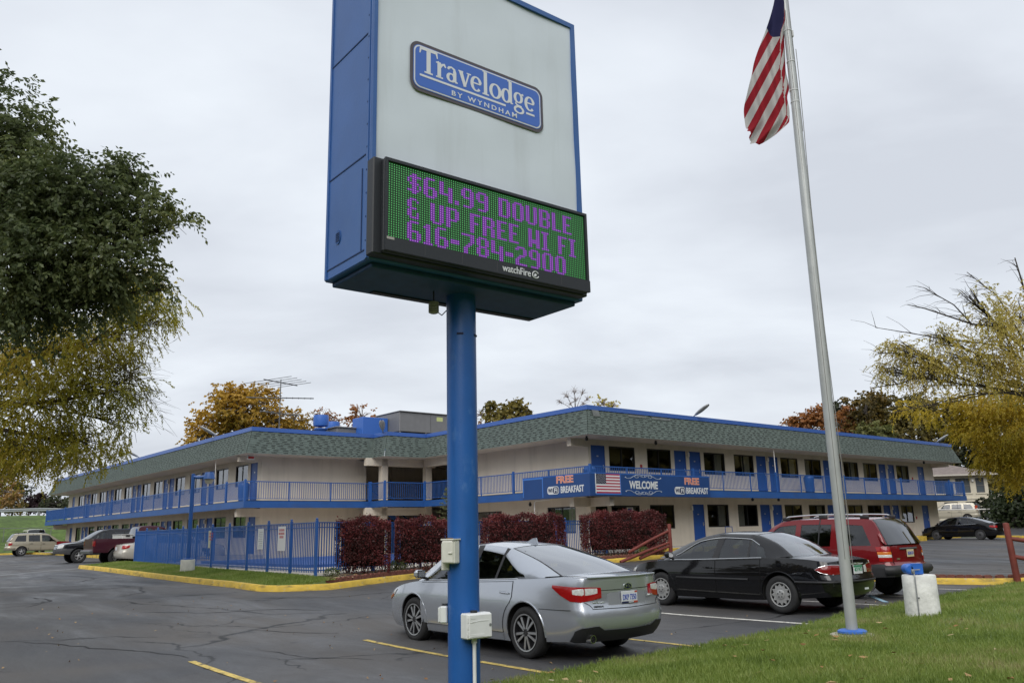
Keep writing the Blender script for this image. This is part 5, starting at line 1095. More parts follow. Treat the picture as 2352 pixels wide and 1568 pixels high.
class Pen:
    """serif capitals and small letters drawn with a broad pen"""
    def __init__(p, x0, z0, k, y): p.mb = MB(); p.x0, p.z0, p.k, p.y = x0, z0, k, y; p.n = 0
    def st(p, pts, ws, closed=False):
        pts = [Vector((a, b)) for a, b in pts]; n = len(pts); L_, R_ = [], []; y = p.y-.0003*(p.n % 6); p.n += 1
        for i in range(n):
            a = pts[(i-1) % n] if closed else pts[max(0, i-1)]; b = pts[(i+1) % n] if closed else pts[min(n-1, i+1)]; d = (b-a).normalized(); q = Vector((-d.y, d.x))*(ws[i] if isinstance(ws, list) else ws)/2
            for S_, v in ((L_, pts[i]+q), (R_, pts[i]-q)): S_.append((p.x0+v.x*p.k, y, p.z0+v.y*p.k))
        m_ = n if closed else n-1
        p.mb.add(L_+R_, [(i, n+i, n+(i+1) % n, (i+1) % n) for i in range(m_)])
    def ell(p, cx, cz, rx, rz, tk, tn, a0=0, a1=360, n=26, tilt=.0):
        cl = abs(a1-a0) >= 360; A = [rad(a0+(a1-a0)*k/(n if cl else n-1)) for k in range(n)]
        p.st([(cx+rx*math.cos(a), cz+rz*math.sin(a)) for a in A], [tn+(tk-tn)*abs(math.cos(a-tilt))**1.3 for a in A], cl)
    def word(p):
        x = 0; s = p.st; xh = .64
        # T
        s([(x+.38, .97), (x+.38, .03)], .18); s([(x+.20, .03), (x+.56, .03)], .065); s([(x+.03, .95), (x+.73, .95)], .10)
        s([(x+.05, .98), (x+.00, .74)], [.10, .045]); s([(x+.71, .98), (x+.76, .74)], [.10, .045]); x += .70
        # r
        s([(x+.14, xh), (x+.14, .03)], .16); s([(x+.0, .03), (x+.31, .03)], .06); s([(x-.0, .60), (x+.14, .63)], [.04, .10]); s([(x+.20, .44), (x+.27, .57), (x+.36, .61), (x+.43, .50)], [.06, .09, .11, .06]); x += .47
        # a
        s([(x+.06, .50), (x+.10, .58), (x+.22, .62), (x+.34, .56), (x+.36, .44), (x+.36, .12), (x+.42, .05), (x+.50, .05)], [.09, .10, .07, .10, .15, .15, .09, .04]); p.ell(x+.20, .19, .15, .155, .13, .055, 0, 360); x += .54
        # v
        s([(x+.09, .62), (x+.29, .02)], [.17, .13]); s([(x+.29, .02), (x+.47, .62)], [.06, .075]); s([(x-.01, .615), (x+.21, .615)], .05); s([(x+.37, .615), (x+.57, .615)], .05); x += .55
        # e
        p.ell(x+.26, .315, .20, .285, .145, .06, 15, 318); s([(x+.10, .335), (x+.45, .335)], .06); s([(x+.45, .40), (x+.45, .33)], .09); x += .53
        # l
        s([(x+.17, .98), (x+.17, .03)], .16); s([(x+.02, .03), (x+.33, .03)], .06); s([(x+.03, .97), (x+.17, .99)], [.03, .05]); x += .36
        # o
        p.ell(x+.28, .315, .22, .285, .15, .06); x += .58
        # d
        p.ell(x+.23, .30, .18, .275, .145, .06); s([(x+.44, .97), (x+.44, .05)], .155); s([(x+.30, .965), (x+.44, .985)], [.03, .05]); s([(x+.44, .05), (x+.57, .05)], [.09, .04]); x += .60
        # g
        p.ell(x+.24, .40, .17, .205, .135, .055); s([(x+.36, .55), (x+.50, .60)], [.06, .10]); s([(x+.13, .22), (x+.10, .12), (x+.20, .05), (x+.40, .03)], [.05, .07, .09, .10]); p.ell(x+.26, -.12, .21, .135, .11, .06); x += .56
        # e
        p.ell(x+.26, .315, .20, .285, .145, .06, 15, 318); s([(x+.10, .335), (x+.45, .335)], .06); s([(x+.45, .40), (x+.45, .33)], .09); x += .5
        return x
k_ = .283; pen = Pen(CX-.775, CZ_-.058, k_, -.5125); wl_ = pen.word()
put('lettering', pen.mb, M_LOGOW, logo)
for a, b in ((0, 3.93), (4.95, 5.38)): pen.mb = MB(); pen.st([(a, -.14), (b, -.14)], .085); put('underline', pen.mb, M_LOGOW, logo)
vs, fs = text_mesh('BY WYNDHAM', .87, .056, bold=.012, spacing=1.45); t = MB(); t.add(vs, fs, 0, Matrix.Translation((CX+.055, -.5115, CZ_-.205))); put('lettering', t, M_LOGOW, logo)
LSH = Vector((-.055, 0, 0))
# message board
hs = MB(); hs.bbox((-1.345, -.60, 4.235), (1.36, -.471, 5.20), .01); hs.bbox((-1.265, -.665, 4.25), (1.315, -.601, 5.185), .012); hs.box((-1.265, -.70, 4.255), (1.315, -.6651, 4.385)); hs.box((-1.265, -.69, 4.385), (-1.235, -.6651, 5.18)); hs.box((1.285, -.69, 4.385), (1.315, -.6651, 5.18)); hs.box((-1.235, -.69, 5.15), (1.285, -.6651, 5.18))
for k in range(1, 6): hs.box((-1.265+2.58*k/6-.003, -.7012, 4.27), (-1.265+2.58*k/6+.003, -.7003, 4.37), 1)
hs.box((-1.25, -.7022, 4.395-.035), (-1.17, -.7003, 4.385), 2)
for q_ in range(len(hs.v)): hs.v[q_] = hs.v[q_]+LSH
board = put('message_board', hs, [M_HOUS, P('housing_line', (.05, .05, .055), .5), P('maker_plate', (.35, .34, .31), .4)], sign)
GL = {'$': '..##..|.#####|#.##..|#.##..|.####.|..##.#|..##.#|#####.|..##..', '6': '.####.|##....|##....|##....|#####.|##..##|##..##|##..##|.####.', '4': '##....|##....|##..##|##..##|##..##|######|....##|....##|....##', '.': '..|..|..|..|..|..|..|##|##',
      '9': '.####.|##..##|##..##|##..##|.#####|....##|....##|....##|.####.', 'D': '#####.|##..##|##..##|##..##|##..##|##..##|##..##|##..##|#####.', 'O': '.####.|##..##|##..##|##..##|##..##|##..##|##..##|##..##|.####.', 'U': '##..##|##..##|##..##|##..##|##..##|##..##|##..##|##..##|.####.',
      'B': '#####.|##..##|##..##|##..##|#####.|##..##|##..##|##..##|#####.', 'L': '##...|##...|##...|##...|##...|##...|##...|##...|#####', 'E': '#####|##...|##...|##...|####.|##...|##...|##...|#####', '&': '.###.|##..#|##...|##...|.###.|##...|##..#|##..#|.####', ' ': '...|...|...|...|...|...|...|...|...',
      'P': '#####.|##..##|##..##|##..##|##..##|#####.|##....|##....|##....', 'F': '#####|##...|##...|##...|####.|##...|##...|##...|##...', 'R': '#####.|##..##|##..##|##..##|#####.|##..##|##..##|##..##|##..##', 'W': '##..##|##..##|##..##|##..##|##..##|######|######|##..##|##..##', 'I': '####|.##.|.##.|.##.|.##.|.##.|.##.|.##.|####',
      '1': '.##.|###.|.##.|.##.|.##.|.##.|.##.|.##.|####', '-': '....|....|....|....|####|####|....|....|....', '7': '######|....##|....##|....##|...##.|..##..|.##...|.##...|.##...', '8': '.####.|##..##|##..##|##..##|.####.|##..##|##..##|##..##|.####.', '2': '.####.|##..##|....##|....##|..###.|.##...|##....|##....|######', '0': '.####.|##..##|##..##|##..##|##..##|##..##|##..##|##..##|.####.'}
NCOL, NROW = 96, 32; lit = np.zeros((NROW, NCOL), int)
for li, tx in enumerate(('$64.99 DOUBLE', '& UP FREE WI FI', '616-784-2900')):
    x = 8
    for ch in tx:
        g_ = GL[ch].split('|')
        for r_ in range(9):
            for c_, q in enumerate(g_[r_]):
                if q == '#' and x+c_ < NCOL: lit[3+li*10-(li > 1)*0+r_-(1 if li == 0 else 0), x+c_] = 1
        x += len(g_[0])+1
px_, pz_ = 2.50/NCOL, .742/NROW; vs = []; mi = []
for r_ in range(NROW):
    for c_ in range(NCOL):
        x, z = -1.225+px_*(c_+.5), 5.140-pz_*(r_+.5); a, b = px_*.26, pz_*.29
        vs += [(x-a, -.6715, z), (x, -.6715, z-b), (x+a, -.6715, z), (x, -.6715, z+b)]; mi.append(int(lit[r_, c_]))
scr = MB(); scr.poly([(-1.234, -.6688, 4.386), (1.284, -.6688, 4.386), (1.284, -.6688, 5.149), (-1.234, -.6688, 5.149)])
scr.v = [p+LSH for p in scr.v]; put('screen', scr, P('led_mask_glow', (.004, .018, .006), .6, emit=(.001, .03, .004), est=.3), board)  # black mask given a faint green glow for light spilling between the dots
M_LEDG = P('led_green', (.02, .1, .03), .4, emit=(.16, .80, .22), est=.44); M_LEDP = P('led_purple', (.08, .02, .1), .4, emit=(.62, .26, .95), est=.62)
o = bpy.data.objects.new('led_dots', np_mesh('led_dots', np.array(vs)+np.array(LSH), np.arange(len(vs)).reshape(-1, 4), [M_LEDG, M_LEDP], mi)); COL.objects.link(o); o.parent = board
ln = MB()                                     # halo of the purple dots, painted as faintly glowing squares behind the letters
for r_ in range(NROW):
    for c_ in range(NCOL):
        if lit[r_, c_]:
            x, z = -1.225+px_*c_, 5.140-pz_*(r_+1); ln.poly([(x, -.6700, z), (x+px_, -.6700, z), (x+px_, -.6700, z+pz_), (x, -.6700, z+pz_)])
ln.v = [p+LSH for p in ln.v]; put('led_letter_halo', ln, P('led_purple_halo', (.03, .005, .05), .5, emit=(.14, .012, .32), est=.42), board)
vs, fs = text_mesh('watchFire', .37, .075, bold=.005); t = MB(); t.add(vs, fs, 0, Matrix.Translation((.22, -.7012, 4.285)))
t.path([(.47+.040*math.cos(a)*(1 if a < 3.6 else 1.1), -.7035, 4.318+.036*math.sin(a)) for a in np.linspace(.5, 5.9, 16)], .006, 5); t.poly([(.445, -.7035, 4.30), (.475, -.7035, 4.30), (.49, -.7035, 4.325), (.462, -.7035, 4.335)]); put('maker_name', t, M_LOGOW, board)
sn = MB(); sn.lathe([(.0, .13)]+[(r_, .13-.0085*i) for i in range(1, 15) for r_ in ((.055, .038) if i % 2 else (.038, .055))]+[(.035, 0), (0, .0)], 20, 0, Matrix.Translation((-.36, -.02, 3.93))); sn.tube((-.36, -.02, 4.06), (-.36, -.02, 4.17), .008, n=6, mat=1); sn.path([(-.31, -.02, 3.95), (-.26, -.02, 3.925), (-.19, 0, 3.99)], .006, 5, 1)
put('weather_sensor', sn, [P('sensor_cream', (.36, .34, .28), .6), M_HOUS], sign, smooth=30)
# electrical boxes strapped to the pole
AIM = math.atan2(-SIGN_XY[1], -SIGN_XY[0])-SIGN_ROT       # direction from the pole towards the lawn, in the sign's own frame
def pbox(name, ang, z0, w, h, d, mats, lid=True, gap=.0):
    M = Matrix.Rotation(ang+math.pi/2, 4, 'Z') @ Matrix.Translation((0, -.155-gap-d, z0)); b = MB()
    b.bbox((-w/2, 0, 0), (w/2, d, h), .012, 0, M); b.bbox((-w/2+.006, -.022, .006), (w/2-.006, -.0005, h-.006), .012, 0, M); b.tube((-.02, d*.55, h-.002), (-.02, d*.55, h+.022), .035, n=14, mat=1, M=M)
    if lid: b.bbox((w/2-.05, -.034, h*.42), (w/2-.005, -.0225, h*.50), .004, 0, M); b.box((-w/2-.006, -.016, h+.0005), (w/2+.006, d+.004, h+.014), 0, M)
    else:
        b.tube((w/2-.03, -.026, h*.52), (w/2-.03, -.0222, h*.52), .014, n=14, mat=2, M=M); b.box((-w/2+.03, -.0245, h*.80), (-w/2+.08, -.0222, h*.88), 1 if False else 0, M); b.path([(-w/2+.02, -.0235, h*.66), (0, -.0235, h*.71), (w/2-.05, -.0235, h*.70)], .003, 4, 0, M); b.box((-w/2+.03, -.0245, .025), (w/2-.10, -.0222, .045), 0, M)
        for k in range(3): b.tube((-w/2+.002, -.012, h*(.15+k*.26)), (-w/2+.002, -.012, h*(.33+k*.26)), .008, n=6, mat=0, M=M)
    return put(name, b, mats, sign, smooth=30)
M_STEEL = P('galvanised', (.30, .31, .32), .5, metal=.6)
pbox('electric_box', AIM-.62, 1.40, .145, .225, .10, [M_CREAM, P('rusty_fitting', (.16, .09, .045), .8), M_STEEL])
side = MB(); M = Matrix.Rotation(AIM-1.12+math.pi/2, 4, 'Z'); side.bbox((-.02, -.235, 1.335), (.02, -.16, 1.595), .006, 0, M); put('box_bracket', side, M_CREAM, sign)
pbox('electric_box', AIM+.58, .70, .285, .235, .12, [M_BOXW, M_HOUS, M_STEEL], lid=False)
pbox('electric_box', AIM-1.72, .83, .15, .16, .07, [M_BOXW, M_HOUS, M_STEEL], lid=False)
cd = MB(); M = Matrix.Rotation(AIM+.52+math.pi/2, 4, 'Z'); cd.tube((0, -.20, SZ0-.1), (0, -.20, .697), .018, n=10, M=M); cd.tube((0, -.20, .655), (0, -.20, .699), .026, n=10, M=M); cd.tube((.022, -.185, SZ0-.1), (.022, -.185, .67), .008, n=6, M=M); put('conduit', cd, M_BOXW, sign, smooth=40)
# ------------------------------------------------------------------ flagpole and flag
FX, FY = 4.517, 11.822; fu, fv = UVof(FX, FY); FZ = float(lawn_z(fu, fv))
fp = thing('flagpole', 'tall tapered aluminium flagpole on a blue ring base in the lawn', 'flagpole', rot=0, loc=Vector((FX, FY, FZ)))
M_FP = P('spun_aluminium', (.44, .455, .45), .42, metal=.25, noise=.06, nscale=6)
def taper(mb, pts, n=30): mb.lathe(pts, n)
pm = MB(); pm.lathe([(.076, 0), (.0755, 1.5), (.074, 3.0), (.0725, 6.0), (.062, 8.2), (.050, 9.8), (.040, 11.2), (.03, 11.8), (0, 11.8)], 30); put('pole', pm, M_FP, fp, smooth=40)
rg = MB(); rg.lathe([(.0, -.05), (.29, -.05), (.29, .012), (.27, .02), (0, .02)], 30); put('concrete_pad', rg, P('pad_concrete', (.40, .37, .30), .9, noise=.2, nscale=8), fp, smooth=30)
rg = MB(); rg.lathe([(.085, .021), (.175, .021), (.19, .035), (.188, .06), (.16, .075), (.085, .078)], 30); put('base_ring', rg, P('ring_blue', (.030, .135, .50), .5, noise=.08), fp, smooth=40)
hl = MB(); hl.path([(.06+.02*math.sin(z*.9), -.075+.002*z, z) for z in np.linspace(.9, 8.8, 26)], .006, 5); hl.path([(.085-.0035*z, -.03, z) for z in np.linspace(7.4, 11.3, 10)], .006, 5); hl.path([(-.02, -.079+.0025*z, z) for z in np.linspace(1.0, 9.5, 16)], .005, 5); put('halyard', hl, P('halyard_grey', (.22, .22, .21), .8), fp, smooth=60)
tp = MB()
for z, r_ in ((7.9, .068), (8.1, .067), (8.6, .064), (9.15, .060)): tp.lathe([(r_-.002, z), (r_+.001, z), (r_+.001, z+.02), (r_-.002, z+.02)], 24)
tp.bbox((.058, -.03, 9.05), (.085, .03, 9.16), .006); put('pole_band', tp, P('band_white', (.55, .56, .56), .5), fp, smooth=40)
# the flag hangs limp, its fly falling down and to the left of the pole
def flag_mat():
    m, n, l, b = new_mat('flag_cloth'); u = n.new('ShaderNodeUVMap'); u.uv_map = 'stripes'; s_ = n.new('ShaderNodeSeparateXYZ'); l.new(u.outputs[0], s_.inputs[0])
    f = n.new('ShaderNodeMath'); f.operation = 'FLOORED_MODULO'; l.new(s_.outputs[0], f.inputs[0]); f.inputs[1].default_value = 2.0
    g = n.new('ShaderNodeMath'); g.operation = 'LESS_THAN'; l.new(f.outputs[0], g.inputs[0]); g.inputs[1].default_value = 1.0
    mx = n.new('ShaderNodeMixRGB'); mx.inputs[1].default_value = (.52, .51, .49, 1); mx.inputs[2].default_value = (.30, .020, .030, 1); l.new(g.outputs[0], mx.inputs[0])
    c = n.new('ShaderNodeMath'); c.operation = 'GREATER_THAN'; l.new(s_.outputs[1], c.inputs[0]); c.inputs[1].default_value = 0.0
    m2 = n.new('ShaderNodeMixRGB'); l.new(c.outputs[0], m2.inputs[0]); l.new(mx.outputs[0], m2.inputs[1]); m2.inputs[2].default_value = (.030, .030, .085, 1)
    l.new(m2.outputs[0], b.inputs['Base Color']); b.inputs['Roughness'].default_value = .85; b.inputs['Specular IOR Level'].default_value = .15
    tr = n.new('ShaderNodeBsdfTranslucent'); l.new(m2.outputs[0], tr.inputs[0]); ms = n.new('ShaderNodeMixShader'); ms.inputs[0].default_value = .35; l.new(b.outputs[0], ms.inputs[1]); l.new(tr.outputs[0], ms.inputs[2]); l.new(ms.outputs[0], n['Material Output'].inputs[0])
    return m
lx = cub([(7.44, -.63), (7.50, -.70), (7.60, -.715), (7.75, -.74), (8.03, -.758), (8.35, -.70), (8.73, -.593), (9.1, -.455), (9.45, -.308), (9.95, -.128), (10.5, -.05), (10.7, -.01)])
rx_ = cub([(7.44, -.60), (7.52, -.47), (7.62, -.31), (7.72, -.19), (7.81, -.105), (8.0, -.085), (8.2, -.10), (8.44, -.028), (8.8, -.035), (9.2, -.02), (9.56, -.012), (10.0, -.01), (10.7, -.005)])
fold = cub([(7.44, -.5), (7.9, -.12), (8.2, -.14), (8.5, -.135), (8.72, -.15), (9.0, -.12), (9.286, -.105), (9.6, -.03), (10.0, -.012), (10.7, -.006)])
zs_ = np.linspace(7.44, 10.68, 130); vs = []; uv = []; NC_ = 44
for z in zs_:
    a, b, fo = lx(z), rx_(z), fold(z); jag = .018*math.sin(z*61)*(1 if z < 7.75 else 0)
    for k in range(NC_+1):
        x = a+jag*(1-k/NC_)+(b-a)*k/NC_; n_ = (1.11/1.281, -.64/1.281)
        c_ = ((x+.27)*n_[0]+(z-9.43)*n_[1])/.108
        if x > fo: c_ = ((x-fo)*.98+((fo+.27)*n_[0]+(z-9.43)*n_[1]))/.108+1.35+(x-fo)*6
        left_line = 9.451+(x+.308)*(9.286-9.451)/.203; cant = (z-left_line) if x <= fo+.002 else -1
        y = .075*math.sin((x-fo)*22+z*1.1)+.05*math.sin(z*2.3+x*4)+(.10*(x-fo)/.1 if x > fo else .12*max(0, (fo-x))) ; vs.append((x-.02, y*.8, z)); uv.append((c_, cant))
i = np.arange(len(zs_)*(NC_+1)).reshape(len(zs_), NC_+1); q = np.stack([i[:-1, :-1].ravel(), i[:-1, 1:].ravel(), i[1:, 1:].ravel(), i[1:, :-1].ravel()], 1)
fm = np_mesh('flag', np.array(vs), q, [flag_mat()]); ul = fm.uv_layers.new(name='stripes'); lv = np.empty(len(fm.loops), np.int32); fm.loops.foreach_get('vertex_index', lv); ul.data.foreach_set('uv', np.array(uv, np.float32)[lv].ravel()); fm.polygons.foreach_set('use_smooth', [True]*len(fm.polygons))
o = bpy.data.objects.new('flag', fm); COL.objects.link(o); o.location = (FX, FY, 0); tag(o, 'frayed national flag with red and white stripes hanging limp from the pole', 'flag')
# ------------------------------------------------------------------ concrete pier with a flood lamp
PX, PY = 6.42, 13.78; pu, pv = UVof(PX, PY); PZ = float(lawn_z(pu, pv))
pr = thing('lamp_pier', 'white painted concrete pier standing in the lawn with a blue flood lamp on top', 'concrete pier', rot=0, loc=Vector((PX, PY, PZ)))
pc = MB(); pc.lathe([(.262, -.1), (.258, .05), (.254, .30), (.250, .59), (.240, .605), (0, .605)], 36); put('pier', pc, P('whitewashed_concrete', (.72, .72, .69), .9, noise=.16, nscale=5, bump=.5, bscale=22), pr, smooth=40)
fl = MB(); fl.bbox((-.155, -.10, .612), (.045, .08, .775), .012); fl.lathe([(.05, -.09), (.075, -.075), (.08, 0), (.075, .07), (.05, .085)], 18, 0, Matrix.Translation((-.165, -.01, .70)), 'y'); fl.box((-.135, -.102, .765), (.035, .06, .779)); put('flood_lamp', fl, P('lamp_blue', (.025, .13, .50), .45), pr, smooth=30)
co = MB(); co.path([(-.165, -.212, -.05), (-.160, -.212, .56), (-.155, -.19, .64), (-.12, -.14, .685), (-.03, -.135, .69)], .010, 8); co.bbox((-.19, -.215, .63), (-.145, -.165, .70), .01); co.bbox((-.150, -.232, .26), (-.128, -.205, .28), .004); put('conduit', co, M_STEEL, pr, smooth=40)
# ------------------------------------------------------------------ banners on the balcony corner
M_BAN = P('banner_navy', (.010, .052, .185), .5, noise=.06, nscale=1.2); M_BANL = P('banner_tape', (.020, .115, .42), .5); M_BW = P('banner_white', (.62, .64, .64), .5); M_BO = P('banner_orange', (.62, .20, .12), .5); M_BR = P('banner_rose', (.70, .45, .38), .5); M_NAVY = P('banner_dark', (.01, .02, .07), .5)
BZ0, BZ1 = 3.13, 4.165
def letters(parent, body, x, z, w, h, mat, M, bold=.02, d=.012, shear=0, nm='lettering'):
    vs, fs = text_mesh(body, w, h, bold=bold, shear=shear); t = MB(); t.add(vs, fs, 0, M @ Matrix.Translation((x, -d, z))); return put(nm, t, mat, parent)
def wifi_block(parent, M, xf, xw, xb, z, wb):
    letters(parent, 'FREE', xf, z+.46, 1.14, .34, M_BR, M, .045, .008); letters(parent, 'FREE', xf, z+.475, 1.10, .31, M_BO, M, .005, .012)
    mb = MB(); f = lambda pts: [M @ Vector(p) for p in pts]
    mb.poly(f(rrect(xw, z+.17, .80, .36, .15, -.008)), 0); mb.poly(f(rrect(xw+.175, z+.17, .385, .29, .11, -.010)), 1); put('badge_panel', mb, [M_BW, M_NAVY], parent)
    letters(parent, 'Wi', xw-.20, z+.07, .29, .20, M_NAVY, M, .03, .013); letters(parent, 'Fi', xw+.19, z+.07, .22, .20, M_BW, M, .03, .013); letters(parent, 'BREAKFAST', xb, z+.02, wb, .31, M_BW, M, .028, .010)
def banner(name, label, length, M, org):
    t = thing(name, label, 'banner', org); mb = MB(); mb.bbox((0, 0, BZ0), (length, .03, BZ1), .006, 0, M); 
    mb.box((0, -.003, BZ1-.055), (length, -.0005, BZ1-.02), 1, M); put('cloth', mb, [M_BAN, M_BANL], t); return t
# left face: x runs towards the corner
M1 = Matrix.Translation((26.17, 30.93, 0)) @ Matrix.Rotation(-math.pi/2, 4, 'Z')
b1 = banner('welcome_banner', 'navy banner reading free breakfast round the corner, with an empty taped square', 4.60, M1, (26.17, 30.93, BZ0))
tp_ = MB()
for a, b in (((.02, -.004, BZ1-.12), (1.50, -.001, BZ1-.05)), ((.02, -.0045, BZ0+.1), (.08, -.001, BZ1-.05)), ((1.43, -.0045, BZ0+.05), (1.49, -.001, BZ1-.05))): tp_.box(a, b, 0, M1)
put('tape_frame', tp_, P('tape_blue', (.05, .17, .5), .5), b1)
wifi_block(b1, M1, 3.00, 2.19, 3.47, BZ0+.18, 1.52)
M2 = Matrix.Translation((26.2, 26.31, 0))
b2 = banner('welcome_banner', 'navy banner reading welcome in white beside the printed flag', 8.43, M2, (26.2, 26.31, BZ0))
letters(b2, 'WELCOME', 3.47, BZ0+.335, 1.98, .37, M_BW, M2, .035, .010, shear=.06)
for (zc, sg) in ((BZ0+.90, 1), (BZ0+.175, -1)):
    sc_ = MB()
    for sx in (1, -1):
        X = lambda a: 3.47+sx*a
        for pts in ([(1.22, -.02), (1.12, -.09), (.90, -.08), (.70, 0.0), (.45, .055), (.25, .04), (.12, -.02)], [(.10, .05), (.30, .10), (.52, .08), (.60, .0), (.50, -.06), (.34, -.03), (.38, .03)], [(1.22, -.02), (1.25, -.06), (1.17, -.06)], [(.0, .09), (.08, .07), (.09, .0), (.03, -.03)]):
            P_ = [Vector(p) for p in pts]; fine_ = []
            cx_ = cub([(i, p.x) for i, p in enumerate(P_)]); cz_ = cub([(i, p.y) for i, p in enumerate(P_)])
            sc_.path([(X(cx_(t)), -.006, zc+sg*cz_(t)) for t in np.linspace(0, len(P_)-1, len(P_)*4)], .013, 4, 0, M2)
    put('scroll_ornament', sc_, P('banner_silver', (.45, .50, .56), .5), b2)
wifi_block(b2, M2, 7.02, 6.07, 7.40, BZ0+.13, 1.72)
fb = thing('flag_banner', 'printed national flag taped to the navy banner at the balcony corner', 'flag', (26.52, 26.29, 3.25)); fl = MB(); FA, FB, F0, F1 = 26.54, 28.06, 3.25, 4.11; hgt = (F1-F0)/13
for k in range(13): fl.box((FA+(.62 if k < 7 else 0), 26.291, F1-hgt*(k+1)), (FB, 26.305, F1-hgt*k), 0 if k % 2 == 0 else 1)
fl.box((FA, 26.291, F1-hgt*7), (FA+.62, 26.305, F1), 2)
for r_ in range(9):
    for c_ in range(6 if r_ % 2 == 0 else 5):
        x, z = FA+.055+(c_+(.5 if r_ % 2 else 0))*.102, F1-.045-r_*.0465; fl.poly([(x+(.021 if k % 2 == 0 else .009)*math.sin(k*math.pi/5), 26.2895, z+(.021 if k % 2 == 0 else .009)*math.cos(k*math.pi/5)) for k in range(10)], 1)
put('cloth', fl, [P('flag_red', (.36, .022, .05), .7), P('flag_white', (.66, .67, .68), .7), P('flag_navy', (.008, .010, .035), .7)], fb)
tpz = MB()
for a, b in (((FA-.05, 26.293, F0-.06), (FB+.06, 26.304, F0-.005)), ((FB+.005, 26.293, F0), (FB+.05, 26.304, F1)), ((FA-.06, 26.292, F0), (FA-.01, 26.304, F1))): tpz.box(a, b, 0 if a[0] > FA-.055 else 1)
put('tape', tpz, [P('tape_blue', (.05, .17, .5), .5), M_BW], fb)
# ------------------------------------------------------------------ pool fence, hedges, rails, lamp
fence = thing('pool_fence', 'blue picket fence round the pool deck, lined with ball capped posts', 'fence', (10.68, 21.42, DECK_Z))
def fence_run(a, b, n_posts, big=True, zb=None, first=0):
    a = Vector(a); b = Vector(b); d = b-a; Ln = d.length; d.normalize(); M = Matrix.Translation((a.x, a.y, 0)) @ Matrix.Rotation(math.atan2(d.y, d.x), 4, 'Z'); z0 = (zb if zb is not None else DECK_Z)+.06; z1 = z0+1.38
    for i in range(n_posts):
        x0, x1 = Ln*i/n_posts, Ln*(i+1)/n_posts; pn = MB(); pn.box((x0+.03, -.016, z1-.03), (x1-.03, .016, z1), 0, M); pn.box((x0+.03, -.016, z0+.07), (x1-.03, .016, z0+.10), 0, M); pn.box((x0+.03, -.014, z1-.16), (x1-.03, .014, z1-.135), 0, M)
        k = int((x1-x0)/.112)
        for j in range(1, k): x = x0+(x1-x0)*j/k; pn.box((x-.0115, -.0115, z0+.02), (x+.0115, .0115, z1+.0005), 0, M)
        put('fence_panel', pn, M_BLUE, fence)
    for i in range(first, n_posts+1):
        x = Ln*i/n_posts; p_ = MB(); w = .034; p_.box((x-w, -w, z0-.22), (x+w, w, z1+.05), 0, M); p_.lathe([(.0, 0), (.030, .006), (.038, .03), (.030, .055), (0, .065)], 10, 0, M @ Matrix.Translation((x, 0, z1+.05))); put('fence_post', p_, M_BLUE, fence, smooth=30)
fence_run((10.68, 21.42), (11.25, 40.3), 11); fence_run((11.25, 40.3), (14.9, 40.6), 2, first=1); fence_run((10.68, 21.42), (15.6, 23.75), 2, first=1); fence_run((15.6, 23.75), (20.6, 24.6), 2, first=1); fence_run((20.6, 24.6), (26.1, 25.4), 2, first=1)
gt = thing('pool_gate', 'blue barred gate between the two longest red hedges', 'gate', (21.3, 23.6, .62)); gm = MB()
for k in range(13): gm.box((21.05+.115*k-.014, 23.75+.03*k-.014, .62), (21.05+.115*k+.014, 23.75+.03*k+.014, 2.02))
for z in (.70, 1.30, 1.98): gm.prism([(21.0, 23.735, z), (22.5, 24.125, z), (22.5, 24.125, z+.05), (21.0, 23.735, z+.05)], (0, .03, 0))
put('gate_frame', gm, P('gate_blue', (.05, .17, .45), .45), gt)
for (v_, z0_, w_, h_, lab, mt) in ((30.2, 1.35, .22, .60, 'blank beige board wired to the pool fence', (.42, .42, .33)), (25.4, 1.32, .42, .62, 'white notice sign with dark lines on the pool fence near the beige board', (.66, .68, .70)), (23.75, 1.28, .52, .70, 'white sign with red lettering marks nearest the fence corner', (.66, .66, .68))):
    u0_ = 10.68+.57*(v_-21.42)/18.9-.03; s_ = MB(); s_.box((u0_-.004, v_-w_/2, z0_), (u0_+.004, v_+w_/2, z0_+h_)); 
    if 'red' in lab:
        for r_, (a, b) in enumerate(((.08, .44), (.05, .47), (.12, .40))):
            x = a
            while x < b-.03: l_ = random.uniform(.025, .05); s_.box((u0_-.0046, v_+w_/2-x-l_, z0_+h_-.14-.10*r_), (u0_-.0041, v_+w_/2-x, z0_+h_-.07-.10*r_), 1); x += l_+.016
    if 'lines' in lab:
        for r_ in range(9): s_.box((u0_-.0046, v_-w_/2+.05, z0_+.07+.055*r_), (u0_-.0041, v_+w_/2-.05-.05*(r_ % 3), z0_+.082+.055*r_), 2)
    put('fence_sign', s_, [P('sign_'+str(int(v_)), mt, .5), P('sign_red', (.42, .04, .05), .5), P('sign_grey', (.25, .26, .28), .5)], org=(u0_, v_, z0_), label=lab, cat='sign')
def leaf_cloud(n, pts, size, flat=.35, asp=.62, nrm=None):
    """n leaf quads at pts (n,3): returns verts and faces"""
    a = RNG.normal(0, 1, (n, 3)); a /= np.linalg.norm(a, axis=1)[:, None]; r = RNG.normal(0, 1, (n, 3)); b = np.cross(a, r); b /= np.linalg.norm(b, axis=1)[:, None]; s = size*RNG.uniform(.6, 1.35, n)[:, None]
    v = np.stack([pts-a*s, pts+b*s*asp*.8-a*s*.1, pts+a*s, pts-b*s*asp*.8-a*s*.1], 1).reshape(-1, 3); return v, np.arange(4*n).reshape(n, 4)
M_HLEAF = LEAF('barberry_leaf', [(.034, .015, .012), (.085, .021, .019), (.160, .031, .033), (.26, .064, .058)], scale=1.6, trans=.25)
M_HTWIG = P('barberry_twig', (.040, .028, .022), .9)
